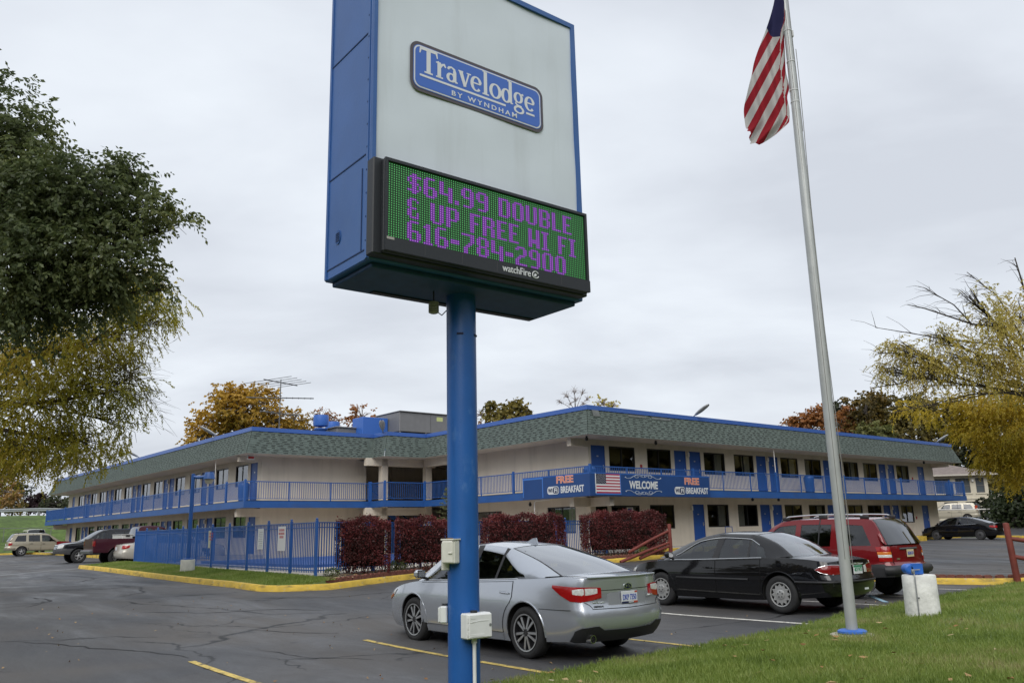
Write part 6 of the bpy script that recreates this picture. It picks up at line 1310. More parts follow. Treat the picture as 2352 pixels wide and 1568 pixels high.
def hedge(cx, cy, yaw, Lh, Wh, Hh, zb, n, label, top_red=.3):
    h = thing('hedge', label, 'hedge', rot=yaw, loc=Vector((cx, cy, zb)), group='clipped red barberry hedges')
    P_ = []; 
    def shell(m_):
        f = RNG.uniform(0, 1, m_); x = RNG.uniform(-1, 1, m_); y = RNG.uniform(-1, 1, m_); z = RNG.uniform(0, 1, m_)**.8; k = RNG.integers(0, 10, m_)
        x = np.where(k < 2, np.sign(x)*(1-np.abs(RNG.normal(0, .06, m_))), x); y = np.where((k >= 2) & (k < 7), -1+np.abs(RNG.normal(0, .12, m_)), y); z = np.where(k >= 7, 1-np.abs(RNG.normal(0, .05, m_)), z)
        bulge = .88+.12*np.sin(np.clip(z, 0, 1)*2.4)+.05*np.sin(x*9+z*4)+.04*np.sin(x*17-z*7); under = np.clip(z*5, .55, 1)
        return np.stack([x*Lh/2*(.93+.07*under), y*Wh/2*bulge*under, z*Hh*(1-.07*np.abs(x)**4)+(.055*np.sin(x*Lh*3.1+1)+.035*np.sin(x*Lh*9+y*4)+.05*RNG.normal(0, 1, m_)*(z > .9))*np.clip(z*1.5, 0, 1)], 1)
    pts = shell(n); thin = RNG.uniform(0, 1, n) < np.clip(.30+2.2*pts[:, 2]/Hh, 0, 1); pts = pts[thin]; hole = np.sin(pts[:, 0]*4.1+1)*np.sin(pts[:, 2]*5.3)+RNG.normal(0, .25, len(pts)); pts = pts[hole < .88]
    v, q = leaf_cloud(len(pts), pts, .034); o = bpy.data.objects.new('foliage', np_mesh('foliage', v, q, [M_HLEAF])); COL.objects.link(o); o.parent = h
    tw = MB()
    for k in range(int(Lh*26)):
        x = random.uniform(-.92, .92)*Lh/2; y = random.uniform(-.6, .6)*Wh/2; a = Vector((x, y, -.05)); b = a+Vector((random.gauss(0, .16), random.gauss(0, .12), Hh*random.uniform(.6, .95))); tw.tube(a, b, random.uniform(.006, .014), .003, 5, caps=False)
    put('stems', tw, M_HTWIG, h)
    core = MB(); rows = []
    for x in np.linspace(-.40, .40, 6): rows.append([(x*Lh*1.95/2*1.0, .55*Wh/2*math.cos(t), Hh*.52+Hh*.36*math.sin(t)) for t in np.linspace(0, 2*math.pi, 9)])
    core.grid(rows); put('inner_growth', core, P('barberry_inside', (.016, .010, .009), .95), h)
hedge(-4.45, 24.75, rad(8), 1.55, .95, 1.56, .55, 9500, 'narrow red hedge at the fence corner, the leftmost of the row')
hedge(-2.92, 26.5, rad(10), 1.72, .95, 1.55, .56, 9500, 'narrow red hedge just left of the sign pole')
hedge(.22, 30.6, rad(14), 3.0, 1.0, 1.62, .60, 15000, 'long red hedge behind the silver sedan, left of the blue gate')
hedge(4.35, 34.6, rad(8), 3.4, 1.15, 1.72, .60, 19000, 'dense red hedge by the red rail fence, the rightmost of the row')
# brick edging along the kerb
be = MB(); EP = [(10.5, 20.25), (12.2, 21.05), (15.6, 22.52), (19.5, 22.85), (24.0, 22.95), (27.0, 23.05), (27.9, 23.3)]
def along(pl, step):
    r = []; 
    for (p, q) in zip(pl[:-1], pl[1:]):
        d = math.hypot(q[0]-p[0], q[1]-p[1]); n_ = int(d/step)
        for k in range(n_): r.append((p[0]+(q[0]-p[0])*k/n_, p[1]+(q[1]-p[1])*k/n_, math.atan2(q[1]-p[1], q[0]-p[0])))
    return r
for (a, b, t) in along(EP, .205):
    z = float(G(a, b))+.15; M = Matrix.Translation((a, b, z)) @ Matrix.Rotation(t+random.uniform(-.05, .05), 4, 'Z'); h_ = .10+random.uniform(-.012, .012); be.prism([(-.095, -.04, -.05), (.095, -.04, -.05), (.095, -.04, h_*.7), (.05, -.04, h_), (-.05, -.04, h_), (-.095, -.04, h_*.7)], (0, .09, 0), 0, M)
put('brick_edging', be, M_BRICK, org=(10.5, 20.25, .5), label='scalloped red brick edging along the bed under the hedges', cat='edging')
be = MB()
for (a, b, t) in along([(22.62, 12.5), (22.66, 11.2), (23.2, 9.2), (23.65, 8.8), (27, 8.2), (32, 8.0)], .205):
    z = float(G(a, b))+.14; M = Matrix.Translation((a, b, z)) @ Matrix.Rotation(t, 4, 'Z'); be.prism([(-.095, -.04, -.06), (.095, -.04, -.06), (.095, -.04, .06), (.05, -.04, .085), (-.05, -.04, .085), (-.095, -.04, .06)], (0, .09, 0), 0, M)
put('brick_edging', be, M_BRICK, org=(22.6, 12.5, .2), label='low red brick edging behind the short yellow kerb right of the red wagon', cat='edging')
M_RAIL = P('red_rail_paint', (.155, .030, .020), .7, noise=.18, nscale=4, bump=.3, bscale=18)
def rail_fence(label, x, y, z0, h, ends, lean=(0, 0)):
    t = thing('rail_fence', label, 'fence', rot=0, loc=Vector((x, y, z0))); p_ = MB(); p_.lathe([(.082, -.1), (.078, h*.5), (.072, h-.02), (.06, h), (0, h+.01)], 14, 0, Matrix(((1, 0, lean[0], 0), (0, 1, lean[1], 0), (0, 0, 1, 0), (0, 0, 0, 1)))); put('post', p_, M_RAIL, t, smooth=40)
    for (za, dx, dy, zb) in ends: r_ = MB(); r_.path([(lean[0]*za, lean[1]*za, za), (dx*.5, dy*.5, (za+zb)/2+.02), (dx, dy, zb)], [.052, .060, .062], 9); put('rail', r_, M_RAIL, t, smooth=50)
rail_fence('red rail fence with sloping rails beside the rightmost hedge', 6.02, 33.4, .58, 1.25, [(1.0, -1.75, -.75, .22), (.55, -2.1, -.95, -.12), (.42, -1.3, -.5, -.02)])
rail_fence('leaning red post with two rails at the far edge of the lawn', 12.46, 21.5, .22, 1.40, [(1.02, 2.2, -1.0, .55), (.58, 2.2, -1.0, .05)], lean=(-.055, 0))
# street lamp on the island
lu, lv = 9.96, 29.47; lz = float(G(lu, lv))+.15
lp_ = thing('parking_lamp', 'blue parking lot lamp on a white concrete pedestal before the pool fence', 'lamp', (lu, lv, lz))
a = MB(); a.lathe([(.235, -.1), (.235, .40), (.225, .42), (0, .42)], 28, 0, Matrix.Translation((lu, lv, lz))); put('pedestal', a, P('pedestal_concrete', (.56, .55, .50), .9, noise=.12, nscale=5), lp_, smooth=40)
a = MB(); a.lathe([(.16, .421), (.16, .45), (.075, .47), (.068, 1.0), (.062, 3.30), (0, 3.31)], 20, 0, Matrix.Translation((lu, lv, lz))); put('pole', a, M_BLUE, lp_, smooth=40)
M = Matrix.Translation((lu, lv, lz)) @ Matrix.Rotation(-ANG, 4, 'Z'); a = MB(); a.path([(0, 0, 3.20), (.18, 0, 3.17), (.46, 0, 3.19)], [.06, .055, .07], 8, 0, M); put('arm', a, M_BLUE, lp_, smooth=40)
a = MB(); a.lathe([(.0, .20), (.14, .20), (.15, .18), (.20, -.03), (.19, -.03)], 16, 0, M @ Matrix.Translation((.56, 0, 3.14))); hd = put('lamp_head', a, M_BLUE, lp_, smooth=35)
a = MB(); a.lathe([(.155, .0), (.13, -.10), (.10, -.16), (0, -.165)], 16, 0, M @ Matrix.Translation((.56, 0, 3.11))); put('lens', a, P('lamp_lens', (.42, .40, .33), .3), hd, smooth=40)
# small conifer between the hedges, weeds
cf = thing('young_conifer', 'thin light green young conifer rising behind the narrow hedge', 'shrub', (17.3, 24.4, DECK_Z)); tk = MB(); tk.path([(17.3, 24.4, DECK_Z), (17.33, 24.42, 2.2), (17.15, 24.5, 3.3)], [.03, .02, .004], 6)
pts = []
for k in range(46):
    z = 1.5+1.75*(k/45); L_ = .62*(1-(k/45)**1.4)+.10; a_ = k*2.4; tip = (17.3+L_*math.cos(a_)-.12*(z-2)*.5, 24.42+L_*math.sin(a_), z+.16*L_-.1*(1 if k < 20 else 0)); tk.path([(17.32-.08*max(0, z-2.2), 24.42, z-.05), tip], [.008, .003], 4)
    for j in range(60): f = RNG.uniform(.1, 1); pts.append([17.32-.08*max(0, z-2.2)+(tip[0]-17.32+.08*max(0, z-2.2))*f+RNG.normal(0, .025), 24.42+(tip[1]-24.42)*f+RNG.normal(0, .025), z-.05+(tip[2]-z+.05)*f+RNG.normal(0, .025)])
put('trunk', tk, P('conifer_bark', (.10, .085, .05), .9), cf)
pts = np.array(pts)-np.array([17.3, 24.4, DECK_Z]); v, q = leaf_cloud(len(pts), pts, .035, asp=.3); o = bpy.data.objects.new('crown', np_mesh('crown', v, q, [LEAF('conifer_needles', [(.10, .13, .05), (.16, .18, .07), (.24, .25, .11)], scale=3)])); COL.objects.link(o); o.parent = cf
def tuft(label, u, v, z, r, h, n, mat, cat='plant', name='garden_plant'):
    p = RNG.normal(0, 1, (n, 3)); p /= np.linalg.norm(p, axis=1)[:, None]; p *= RNG.uniform(.3, 1, n)[:, None]**.5; p = p*np.array([r, r, h*.5])+np.array([0, 0, h*.5]); vv, q = leaf_cloud(n, p, .035, asp=.45)
    o = bpy.data.objects.new(name, np_mesh(name, vv, q, [mat])); COL.objects.link(o); o.location = W(u, v, z); tag(o, label, cat); return o
M_WEED = LEAF('weed_leaf', [(.05, .08, .02), (.10, .14, .035), (.22, .22, .09)], scale=4)
tuft('yellow green plant at the foot of the rightmost hedge by the rail fence', 25.55, 22.95, .6, .30, .42, 420, M_WEED); tuft('leafy green weed under the narrow hedge left of the sign pole', 13.9, 22.4, .55, .34, .40, 520, M_WEED); tuft('small weed by the fence corner post', 11.05, 21.2, .55, .25, .30, 260, M_WEED); tuft('green weed below the blue gate', 21.4, 23.4, .6, .45, .7, 420, M_WEED)
# ------------------------------------------------------------------ things on the roof
RZ = 7.1
def roof_thing(name, label, cat, u, v): return thing(name, label, cat, (u, v, RZ))
M_GREYM = P('grey_metal', (.20, .20, .205), .5, metal=.2, noise=.06, nscale=3); M_GREYD = P('dark_metal', (.05, .05, .055), .6); M_VB = P('vent_blue_paint', (.04, .14, .50), .45)
for (u, v, lab) in ((25.0, 50.0, 'blue mushroom roof vent nearest the antenna'), (27.2, 52.6, 'blue mushroom roof vent behind the small grey unit')):
    t = roof_thing('roof_vent', lab, 'roof vent', u, v); a = MB(); a.lathe([(.42, 0), (.40, 1.35), (.62, 1.50), (.63, 1.57), (.42, 1.6)], 24, 0, Matrix.Translation((u, v, RZ)) @ Matrix.Diagonal((.72, .72, .92, 1))); put('stack', a, M_VB, t, smooth=35); a = MB(); a.lathe([(.40, 1.70), (.66, 1.75), (.70, 1.85), (.70, 2.35), (.66, 2.52), (0, 2.56)], 24, 0, Matrix.Translation((u, v, RZ)) @ Matrix.Diagonal((.72, .72, .92, 1))); put('hood', a, M_VB, t, smooth=35)
def unit_box(t, nm, a, b, mat, bev=.03): m_ = MB(); m_.bbox(a, b, bev); return put(nm, m_, mat, t)
t = roof_thing('air_handler', 'low grey rooftop unit between the vents and the blue box', 'rooftop unit', 25.6, 49.6); unit_box(t, 'casing', (25.6, 48.9, RZ), (28.3, 50.6, RZ+1.45), M_GREYM); unit_box(t, 'lid', (25.5, 48.8, RZ+1.452), (28.4, 50.7, RZ+1.52), P('lid_metal', (.28, .28, .28), .5, metal=.3), .02)
t = roof_thing('equipment_box', 'plain blue box on the roof beside the large grey cooling unit', 'rooftop box', 26.9, 48.0); unit_box(t, 'casing', (27.0, 48.0, RZ), (28.9, 49.4, RZ+2.15), M_VB, .02)
t = roof_thing('cooling_unit', 'large grey rooftop cooling unit with open dark sides below', 'rooftop unit', 29.0, 49.0)
unit_box(t, 'casing', (28.95, 46.6, RZ+1.15), (35.2, 49.6, RZ+2.45), M_GREYM); unit_box(t, 'coil_bay', (29.1, 46.75, RZ+.2), (35.05, 49.45, RZ+1.149), M_GREYD); unit_box(t, 'top_rim', (28.9, 46.5, RZ+2.452), (35.3, 49.7, RZ+2.52), M_GREYM, .02)
a = MB()
for u in (28.97, 31.0, 33.1, 35.1): a.box((u, 46.6, RZ), (u+.09, 46.70, RZ+1.149))
for v in (46.62, 48.0, 49.5): a.box((28.96, v, RZ), (29.06, v+.08, RZ+1.149))
put('corner_post', a, M_GREYM, t)
for p_, q_ in (((31.9, 46.5945, RZ+2.0), (32.4, 46.5985, RZ+2.28)), ((28.9445, 48.9, RZ+2.0), (28.9485, 49.2, RZ+2.3))): a = MB(); a.box(p_, q_); put('warning_label', a, P('label_yellow', (.55, .60, .25), .6), t)
for u in (31.4, 33.4): a = MB(); a.box((u, 46.593, RZ+1.2), (u+.02, 46.599, RZ+2.44)); put('casing_seam', a, M_GREYD, t)
# television antenna
t = roof_thing('television_antenna', 'tall roof mast carrying three stacked television antennas', 'antenna', 22.1, 50.0); M_ANT = P('antenna_metal', (.16, .165, .17), .5, metal=.5)
a = MB(); a.tube((22.1, 50, RZ), (22.1, 50, 11.55), .035, n=8)
for d in ((.5, .2), (-.5, .3), (0, -.6)): a.tube((22.1+d[0], 50+d[1], RZ), (22.1, 50, 8.5), .025, n=6)
put('mast', a, M_ANT, t)
def yagi(z, yaw, Lb, els, tilt=0):
    M = Matrix.Translation((22.1, 50, z)) @ Matrix.Rotation(yaw, 4, 'Z') @ Matrix.Rotation(tilt, 4, 'Y'); b = MB(); b.tube((-Lb*.5, 0, 0), (Lb*.5, 0, 0), .035, n=6, M=M)
    for i, l_ in enumerate(els): x = -Lb*.5+Lb*(i+.5)/len(els); b.tube((x, -l_/2, 0), (x, l_/2, 0), .018, n=5, M=M)
    put('antenna_array', b, M_ANT, t)
yagi(11.35, rad(20), 2.9, (4.2, 4.0, 3.6, 3.3, 3.0)); yagi(10.35, rad(-25), 4.2, [.55]*11); yagi(9.35, rad(15), 3.0, [.8, .8, 1.0, 1.2, 1.4, 1.6])
# flood lights along the roof edge
for (u, v, yaw, lab) in ((16.95, 88.0, 180, 'small white flood light at the far end of the left wing roof'), (16.95, 76.6, 180, 'small white flood light low on the left wing roof, second from its far end'), (16.95, 61.8, 180, 'small white flood light halfway along the left wing roof'), (16.95, 46.9, 180, 'small white flood light on the left wing roof before the orange tree'), (24.0, 40.4, 235, 'grey flood light over the inner roof corner below the cooling unit'), (34.7, 26.95, 270, 'grey flood light on the right wing roof above the welcome banner'), (62.6, 26.95, 270, 'white flood light at the far end of the right wing roof'), (48.0, 26.95, 270, 'tiny flood light midway along the right wing roof behind the flagpole')):
    t = thing('flood_light', lab, 'flood light', (u, v, CZ), group='flood lights along the roof edge'); sc_k = .45 if 'tiny' in lab else 1.0
    M = Matrix.Translation((u, v, CZ)) @ Matrix.Rotation(rad(yaw), 4, 'Z') @ Matrix.Scale(sc_k, 4); a = MB(); a.tube((-.25, 0, -.05), (0, 0, .10), .03, n=8, M=M); put('bracket', a, M_GREYM, t); a = MB(); Mh = M @ Matrix.Translation((0, 0, .10)) @ Matrix.Rotation(rad(-26), 4, 'Y'); rows = []
    for x, w, h in ((0, .05, .05), (.12, .10, .07), (.4, .16, .09), (.75, .17, .07), (.95, .12, .05), (1.0, .04, .02)): rows.append([(x, w*math.cos(q_), h*math.sin(q_)) for q_ in np.linspace(0, 2*math.pi, 13)])
    a.grid(rows, 0, Mh); put('head', a, P('flood_grey', (.42, .43, .44), .4, metal=.2), t, smooth=60)
# ------------------------------------------------------------------ guard rail on the embankment, chain link, far house
gr = thing('guard_rail', 'steel highway guard rail along the top of the grassy bank', 'guard rail', (14, 100, 4.3)); gm = MB(); us = np.arange(-30, 40, 1.0); prof = [(.0, .42), (-.05, .47), (-.05, .53), (0, .57), (0, .60), (-.05, .64), (-.05, .70), (0, .75)]
gm.grid([[(u, 100+y, float(emb(u, 100.0))+z) for y, z in prof] for u in us]); put('rail', gm, P('guard_galvanised', (.40, .42, .43), .5, metal=.4), gr)
for u in range(-30, 40, 4): p_ = MB(); z = float(emb(float(u), 100.1)); p_.box((u, 100.02, z-.3), (u+.18, 100.2, z+.78)); put('post', p_, P('guard_post', (.22, .22, .22), .7), gr)
cl = thing('chain_link_fence', 'thin chain link fence standing halfway up the grassy bank', 'fence', (14, 92, 1)); cm = MB(); pts = [(u, 93.0, float(emb(u, 93.0))+1.25) for u in np.arange(-30, 30, 2.0)]; cm.path(pts, .03, 5); put('top_rail', cm, M_GREYM, cl)
for u in range(-30, 30, 4): p_ = MB(); z = float(emb(float(u), 93.0)); p_.tube((u, 93, z), (u, 93, z+1.27), .03, n=6); put('post', p_, M_GREYM, cl)
# cream house beyond the right wing: world frame, facing the lot
hs = thing('cream_house', 'two storey cream house with a brown hip roof beyond the right wing', 'house', rot=rad(-8), loc=Vector((50.0, 89.0, 1.55)))
M_HW = P('house_wall', (.60, .55, .43), .9, noise=.06, nscale=1, bump=.5, bscale=10); hw = MB(); X0, X1, Y1 = -12.0, .0, 9.0; H_ = 4.95
up = [(-11.3, -9.8), (-9.0, -7.4), (-6.7, -5.6), (-5.25, -3.7), (-3.2, -1.75), (-1.2 + .0, -.35)]; hol = [(a, b, 3.0, 4.55) for a, b in up]+[(-9.5, -8.1, .5, 1.75), (-6.6, -5.3, .55, 1.8), (-4.6, -3.2, .9, 2.1), (-2.45, -1.0, .35, 2.1)]
wallface(hw, 'u', 0.0, X0, X1, -.5, H_, hol, .14, 1); hw.poly([(X1, 0, -.5), (X1, Y1, -.5), (X1, Y1, H_), (X1, 0, H_)]); hw.poly([(X0, 0, -.5), (X0, Y1, -.5), (X0, Y1, H_), (X0, 0, H_)]); hw.poly([(X0, Y1, -.5), (X1, Y1, -.5), (X1, Y1, H_), (X0, Y1, H_)])
hw.box((-11.9, -.06, 2.35), (-.05, -.002, 2.5)); put('wall', hw, M_HW, hs)
hr = MB(); ov = .75; zt = H_+1.75; A_ = [(X0-ov, -ov, H_), (X1+ov, -ov, H_), (X1+ov, Y1+ov, H_), (X0-ov, Y1+ov, H_)]; R1, R2 = (X0+4, Y1/2, zt), (X1-4, Y1/2, zt)
hr.poly([A_[0], A_[1], R2, R1]); hr.poly([A_[1], A_[2], R2]); hr.poly([A_[2], A_[3], R1, R2]); hr.poly([A_[3], A_[0], R1]); hr.poly([(p[0], p[1], H_-.02) for p in A_][::-1], 1); put('roof', hr, [P('brown_shingle', (.20, .165, .15), .95, noise=.2, nscale=3), M_SOFF], hs)
gu = MB(); gu.box((X0-ov, -ov-.08, H_-.16), (X1+ov, -ov-.002, H_-.003)); gu.box((X1+ov+.002, -ov-.08, H_-.16), (X1+ov+.08, Y1+ov, H_-.003)); put('gutter', gu, P('gutter_cream', (.5, .46, .40), .6), hs)
for (a, b, z0, z1) in hol:
    w_ = MB(); w_.poly([(a, .10, z0), (b, .10, z0), (b, .10, z1), (a, .10, z1)]); o = put('window', w_, P('house_glass', (.10, .115, .125), .08, spec=.8), hs); f_ = MB(); n_ = 4
    for (p, q) in (((a, .04, z0), (b, .12, z0+.06)), ((a, .04, z1-.06), (b, .12, z1)), ((a, .04, z0+.0601), (a+.06, .12, z1-.0601)), ((b-.06, .04, z0+.0601), (b, .12, z1-.0601))): f_.box(p, q)
    for k in range(1, n_): x = a+(b-a)*k/n_; f_.box((x-.018, .06, z1-.45), (x+.018, .098, z1-.0602)); 
    f_.box((a+.0602, .06, (z0+z1)/2-.03), (b-.0602, .098, (z0+z1)/2+.03)); put('window_frame', f_, P('house_frame', (.16, .15, .14), .7), o)
    s_ = MB(); s_.box((a-.1, -.08, z0-.12), (b+.1, .03, z0-.002)); put('window_sill', s_, M_HW, o)
wl_m = MB(); wl_m.bbox((-1.62, -.22, 4.15), (-1.42, -.002, 4.42), .02); put('wall_lamp', wl_m, M_WHITE, hs)
nb = thing('garden_wall', 'low pale block wall half hidden by trees right of the cream house', 'wall', rot=rad(-8), loc=Vector((51.5, 91.0, 1.5))); m_ = MB(); m_.box((0, 0, -.3), (9, .25, 2.9)); 
for k in range(7): m_.box((-.002, -.012, .35*k), (9.002, -.001, .35*k+.03), 1)
put('block_wall', m_, [P('pale_block', (.38, .36, .31), .9, noise=.1), P('block_joint', (.2, .19, .17), .9)], nb)
cbm = thing('cable_barrier', 'white cable barrier strung between short posts behind the distant black sedan', 'barrier', rot=0, loc=W(71.5, 30.5, 1.45)); m_ = MB(); a_ = W(71.5, 30.5, 1.45); b_ = W(79.5, 22.5, 1.6)-a_
m_.path([(b_.x*t, b_.y*t, 1.15+b_.z*t-.10*math.sin(math.pi*t)) for t in np.linspace(-.25, 1, 14)], .05, 6); put('cable', m_, M_WHITE, cbm, smooth=50)
for t in (-.25, .35, 1): m_ = MB(); m_.tube((b_.x*t, b_.y*t, -.6), (b_.x*t, b_.y*t, 1.25), .11, n=8); put('post', m_, M_WHITE, cbm, smooth=40)
lg_ = thing('luggage_cart', 'blue luggage cart against the wall under a ground floor window', 'luggage cart', (37.4, 27.6, .785)); m_ = MB(); m_.bbox((37.1, 27.3, .84), (38.0, 27.75, 1.32), .02); put('body', m_, M_BLUED, lg_); m_ = MB(); m_.path([(37.25, 27.5, 1.32), (37.25, 27.5, 1.66), (37.85, 27.5, 1.66), (37.85, 27.5, 1.32)], .02, 6); put('handle', m_, M_BLUED, lg_)
for (u, v, lab) in ((45.0, 27.0, 'blue bin on the balcony behind the railing near the flagpole'), (64.3, 27.3, 'blue bin with a rounded lid at the end of the right balcony'), (26.95, 27.1, 'blue bin on the balcony corner above the welcome banner'), (17.2, 43.0, 'tall blue bin at the left wing balcony corner')):
    t = thing('waste_bin', lab, 'bin', (u, v, SZ)); m_ = MB(); m_.lathe([(.26, .02), (.30, .80), (.30, .82), (0, .82)], 16, 0, Matrix.Translation((u, v, SZ))); put('body', m_, M_BLUE, t, smooth=40); m_ = MB(); m_.lathe([(.305, .825), (.305, .86), (.22, .98), (0, 1.02)], 16, 0, Matrix.Translation((u, v, SZ))); put('lid', m_, M_BLUE, t, smooth=40)
# ------------------------------------------------------------------ trees
_CP, _SP, _CR, _SR = math.cos(PITCH), math.sin(PITCH), math.cos(ROLL), math.sin(ROLL)
def sight(px, py, Y):
    """the place at distance Y (metres north of the lot's corner) seen at photo position px, py; used only to lay out crowns"""
    d = _F*1900 + _R*(px-1175.5) - _U*(py-784); return Vector((0, 0, HC)) + d*(Y/d.y)
def blob(px, py, Y, rx, rz=None, ry=None):
    c = sight(px, py, Y); k = Y/1900*1.03; return (np.array(c), np.array([rx*k, (ry or rx)*k, (rz or rx)*k]))
def unit_(a): return a/np.maximum(1e-6, np.linalg.norm(a, axis=-1, keepdims=True))
def sprays(P_, D_, length, n, size, asp, droop, spread=.5):
    """twigs with n leaves each, hung alternately to both sides"""
    N_ = len(P_); s = (np.arange(n)+.6)/n; L_ = length*RNG.uniform(.6, 1.25, (N_, 1, 1)); side = unit_(np.cross(D_, np.array([0, 0, 1.0])+RNG.normal(0, .25, (N_, 3))))
    c = P_[:, None, :] + D_[:, None, :]*s[None, :, None]*L_; c[:, :, 2] -= droop*(s[None, :]**2)*L_[:, :, 0]
    sg = np.where(np.arange(n) % 2 == 0, 1.0, -1.0)[None, :, None]; a = unit_(side[:, None, :]*sg*spread + D_[:, None, :]*.45 + np.array([0, 0, -.75])*RNG.uniform(.3, 1.2, (N_, n, 1)) + RNG.normal(0, .22, (N_, n, 3)))
    w = unit_(np.cross(a, RNG.normal(0, 1, (N_, n, 3)))); sz = size*RNG.uniform(.65, 1.3, (N_, n, 1)); v = np.stack([c, c+a*sz*.5+w*sz*asp, c+a*sz, c+a*sz*.5-w*sz*asp], 2).reshape(-1, 3)
    return v, np.arange(len(v)).reshape(-1, 4)
def in_blob(c, r, n, shell=.55, low=-1.0):
    d = unit_(RNG.normal(0, 1, (n*2, 3))); d = d[d[:, 2] > low][:n]; f = RNG.uniform(shell, 1.0, (len(d), 1)); return c+d*r*f, d
def tree(name, label, base, trunk_r, fork, blobs, spray, leafm, barkm, cat='tree', n_twigs=22, bare=0.0, group=None, hang=0.0, twig_r=.012, trunk_pts=None, limb_k=.34, low=-1.0):
    """trunk and limbs reach into every clump of the crown; each clump carries twigs, each twig leaves"""
    b = Vector(base); t = thing(name, label, cat, rot=0, loc=b, group=group); bo = np.array(b); tk = MB(); fk = Vector(fork)
    pts = trunk_pts or [Vector((0, 0, -.3)), (fk-b)*.5+Vector((random.uniform(-.1, .1), 0, 0)), fk-b]; tk.path(pts, [trunk_r*(1-.45*i/(len(pts)-1)) for i in range(len(pts))], 9)
    V, Q, off = [], [], 0
    for (c, r, n) in blobs:
        cb = Vector(c)-b; o_ = fk-b; m1 = o_.lerp(cb, .5)+Vector((random.gauss(0, .05), random.gauss(0, .05), .10))*float(r.mean()); tk.path([o_, m1, cb], [trunk_r*limb_k, trunk_r*limb_k*.6, trunk_r*limb_k*.3], 6)
        tips, dirs = in_blob(c, r, n_twigs, .75, low)
        for tp_, dr in zip(tips, dirs):
            e = Vector(tp_)-b; mid_ = cb.lerp(e, .5)+Vector((random.gauss(0, .06), random.gauss(0, .06), random.gauss(.04, .05)))*float(r.mean()); tk.path([cb.lerp(o_, random.uniform(0, .25)), mid_, e], [twig_r*2.2, twig_r*1.3, twig_r*.5], 4)
        if n:
            sub, dd = in_blob(c, r, max(3, n//14), .35, low); k = RNG.integers(0, len(sub), n); rs = float(r.mean())*.26
            p = sub[k]+RNG.normal(0, 1, (n, 3))*rs*np.array([1, 1, .75]); d = unit_(unit_(p-c)*.8+RNG.normal(0, .45, (n, 3))+np.array([0, 0, -hang])); v, q = sprays(p, d, *spray); V.append(v-bo); Q.append(q+off); off += len(v)
    put('trunk', tk, barkm, t, smooth=60)
    if V:
        o = bpy.data.objects.new('crown', np_mesh('crown', np.concatenate(V), np.concatenate(Q), [leafm])); COL.objects.link(o); o.parent = t
    return t
M_BARK = P('bark', (.045, .036, .030), .95, noise=.3, nscale=6); M_BARKG = P('bark_grey', (.11, .095, .085), .95, noise=.25, nscale=5); M_BARKP = P('twig_grey', (.27, .23, .22), .95)
L_GREEN = LEAF('leaf_green', [(.046, .066, .026), (.088, .116, .040), (.132, .158, .050), (.20, .205, .05)], scale=.35, trans=.42)
L_GOLD = LEAF('leaf_gold', [(.20, .21, .028), (.36, .34, .034), (.50, .42, .040), (.54, .38, .08)], scale=.28, trans=.48)
L_YEL = LEAF('leaf_yellow', [(.25, .22, .020), (.42, .33, .024), (.56, .41, .030), (.60, .46, .08)], scale=.45, trans=.45)
L_YELS = LEAF('leaf_pale_yellow', [(.34, .31, .07), (.50, .41, .09), (.60, .46, .12)], scale=.5, trans=.45)
L_ORA = LEAF('leaf_orange', [(.20, .15, .022), (.38, .23, .026), (.50, .29, .034), (.52, .34, .06)], scale=.10, trans=.35)
L_RUST = LEAF('leaf_rust', [(.14, .070, .02), (.28, .12, .03), (.38, .155, .05), (.40, .21, .07)], scale=.12, trans=.35)
L_OLIVE = LEAF('leaf_olive', [(.060, .056, .018), (.125, .105, .028), (.22, .165, .034), (.33, .25, .05)], scale=.09, trans=.3)
L_DARK = LEAF('leaf_dark_green', [(.010, .014, .007), (.020, .026, .010), (.036, .044, .014), (.06, .065, .02)], scale=.12, trans=.3)
L_FRESH = LEAF('leaf_fresh', [(.07, .085, .025), (.12, .13, .035), (.20, .19, .06)], scale=.2, trans=.35)
L_WINE = LEAF('leaf_wine', [(.012, .006, .008), (.030, .010, .015), (.055, .018, .025)], scale=.2, trans=.25)
def B(lst): return [(*blob(*a[:-1]), a[-1]) for a in lst]
# big green tree overhanging from the left
gb = B([(-160, 330, 17.5, 200, 320), (-10, 250, 17.2, 90, 330), (-60, 480, 17, 180, 500), (40, 330, 17.3, 85, 380), (30, 460, 16.6, 120, 480), (95, 440, 17, 95, 460), (170, 455, 16.6, 95, 420), (245, 440, 16.9, 85, 330), (300, 395, 17, 42, 60), (325, 500, 17, 70, 190), (395, 512, 17.1, 42, 42), (20, 620, 16.5, 140, 560), (140, 590, 16.8, 120, 560), (250, 590, 16.8, 100, 420), (-110, 690, 17.2, 160, 480), (120, 700, 17, 85, 270), (330, 620, 17.2, 58, 60), (375, 655, 17.3, 38, 26), (225, 690, 17.2, 60, 120)])
gc = sight(-330, 1230, 17.5); gc.z = .2
tree('green_tree', 'large dark green leafy tree reaching in from the left over the lot', gc, .28, sight(-260, 800, 17.4), [(c, r, int(n*1.15)) for c, r, n in gb], (.40, 10, .112, .25, .28, .62), L_GREEN, M_BARK, n_twigs=10, hang=.12, twig_r=.007, limb_k=.17)
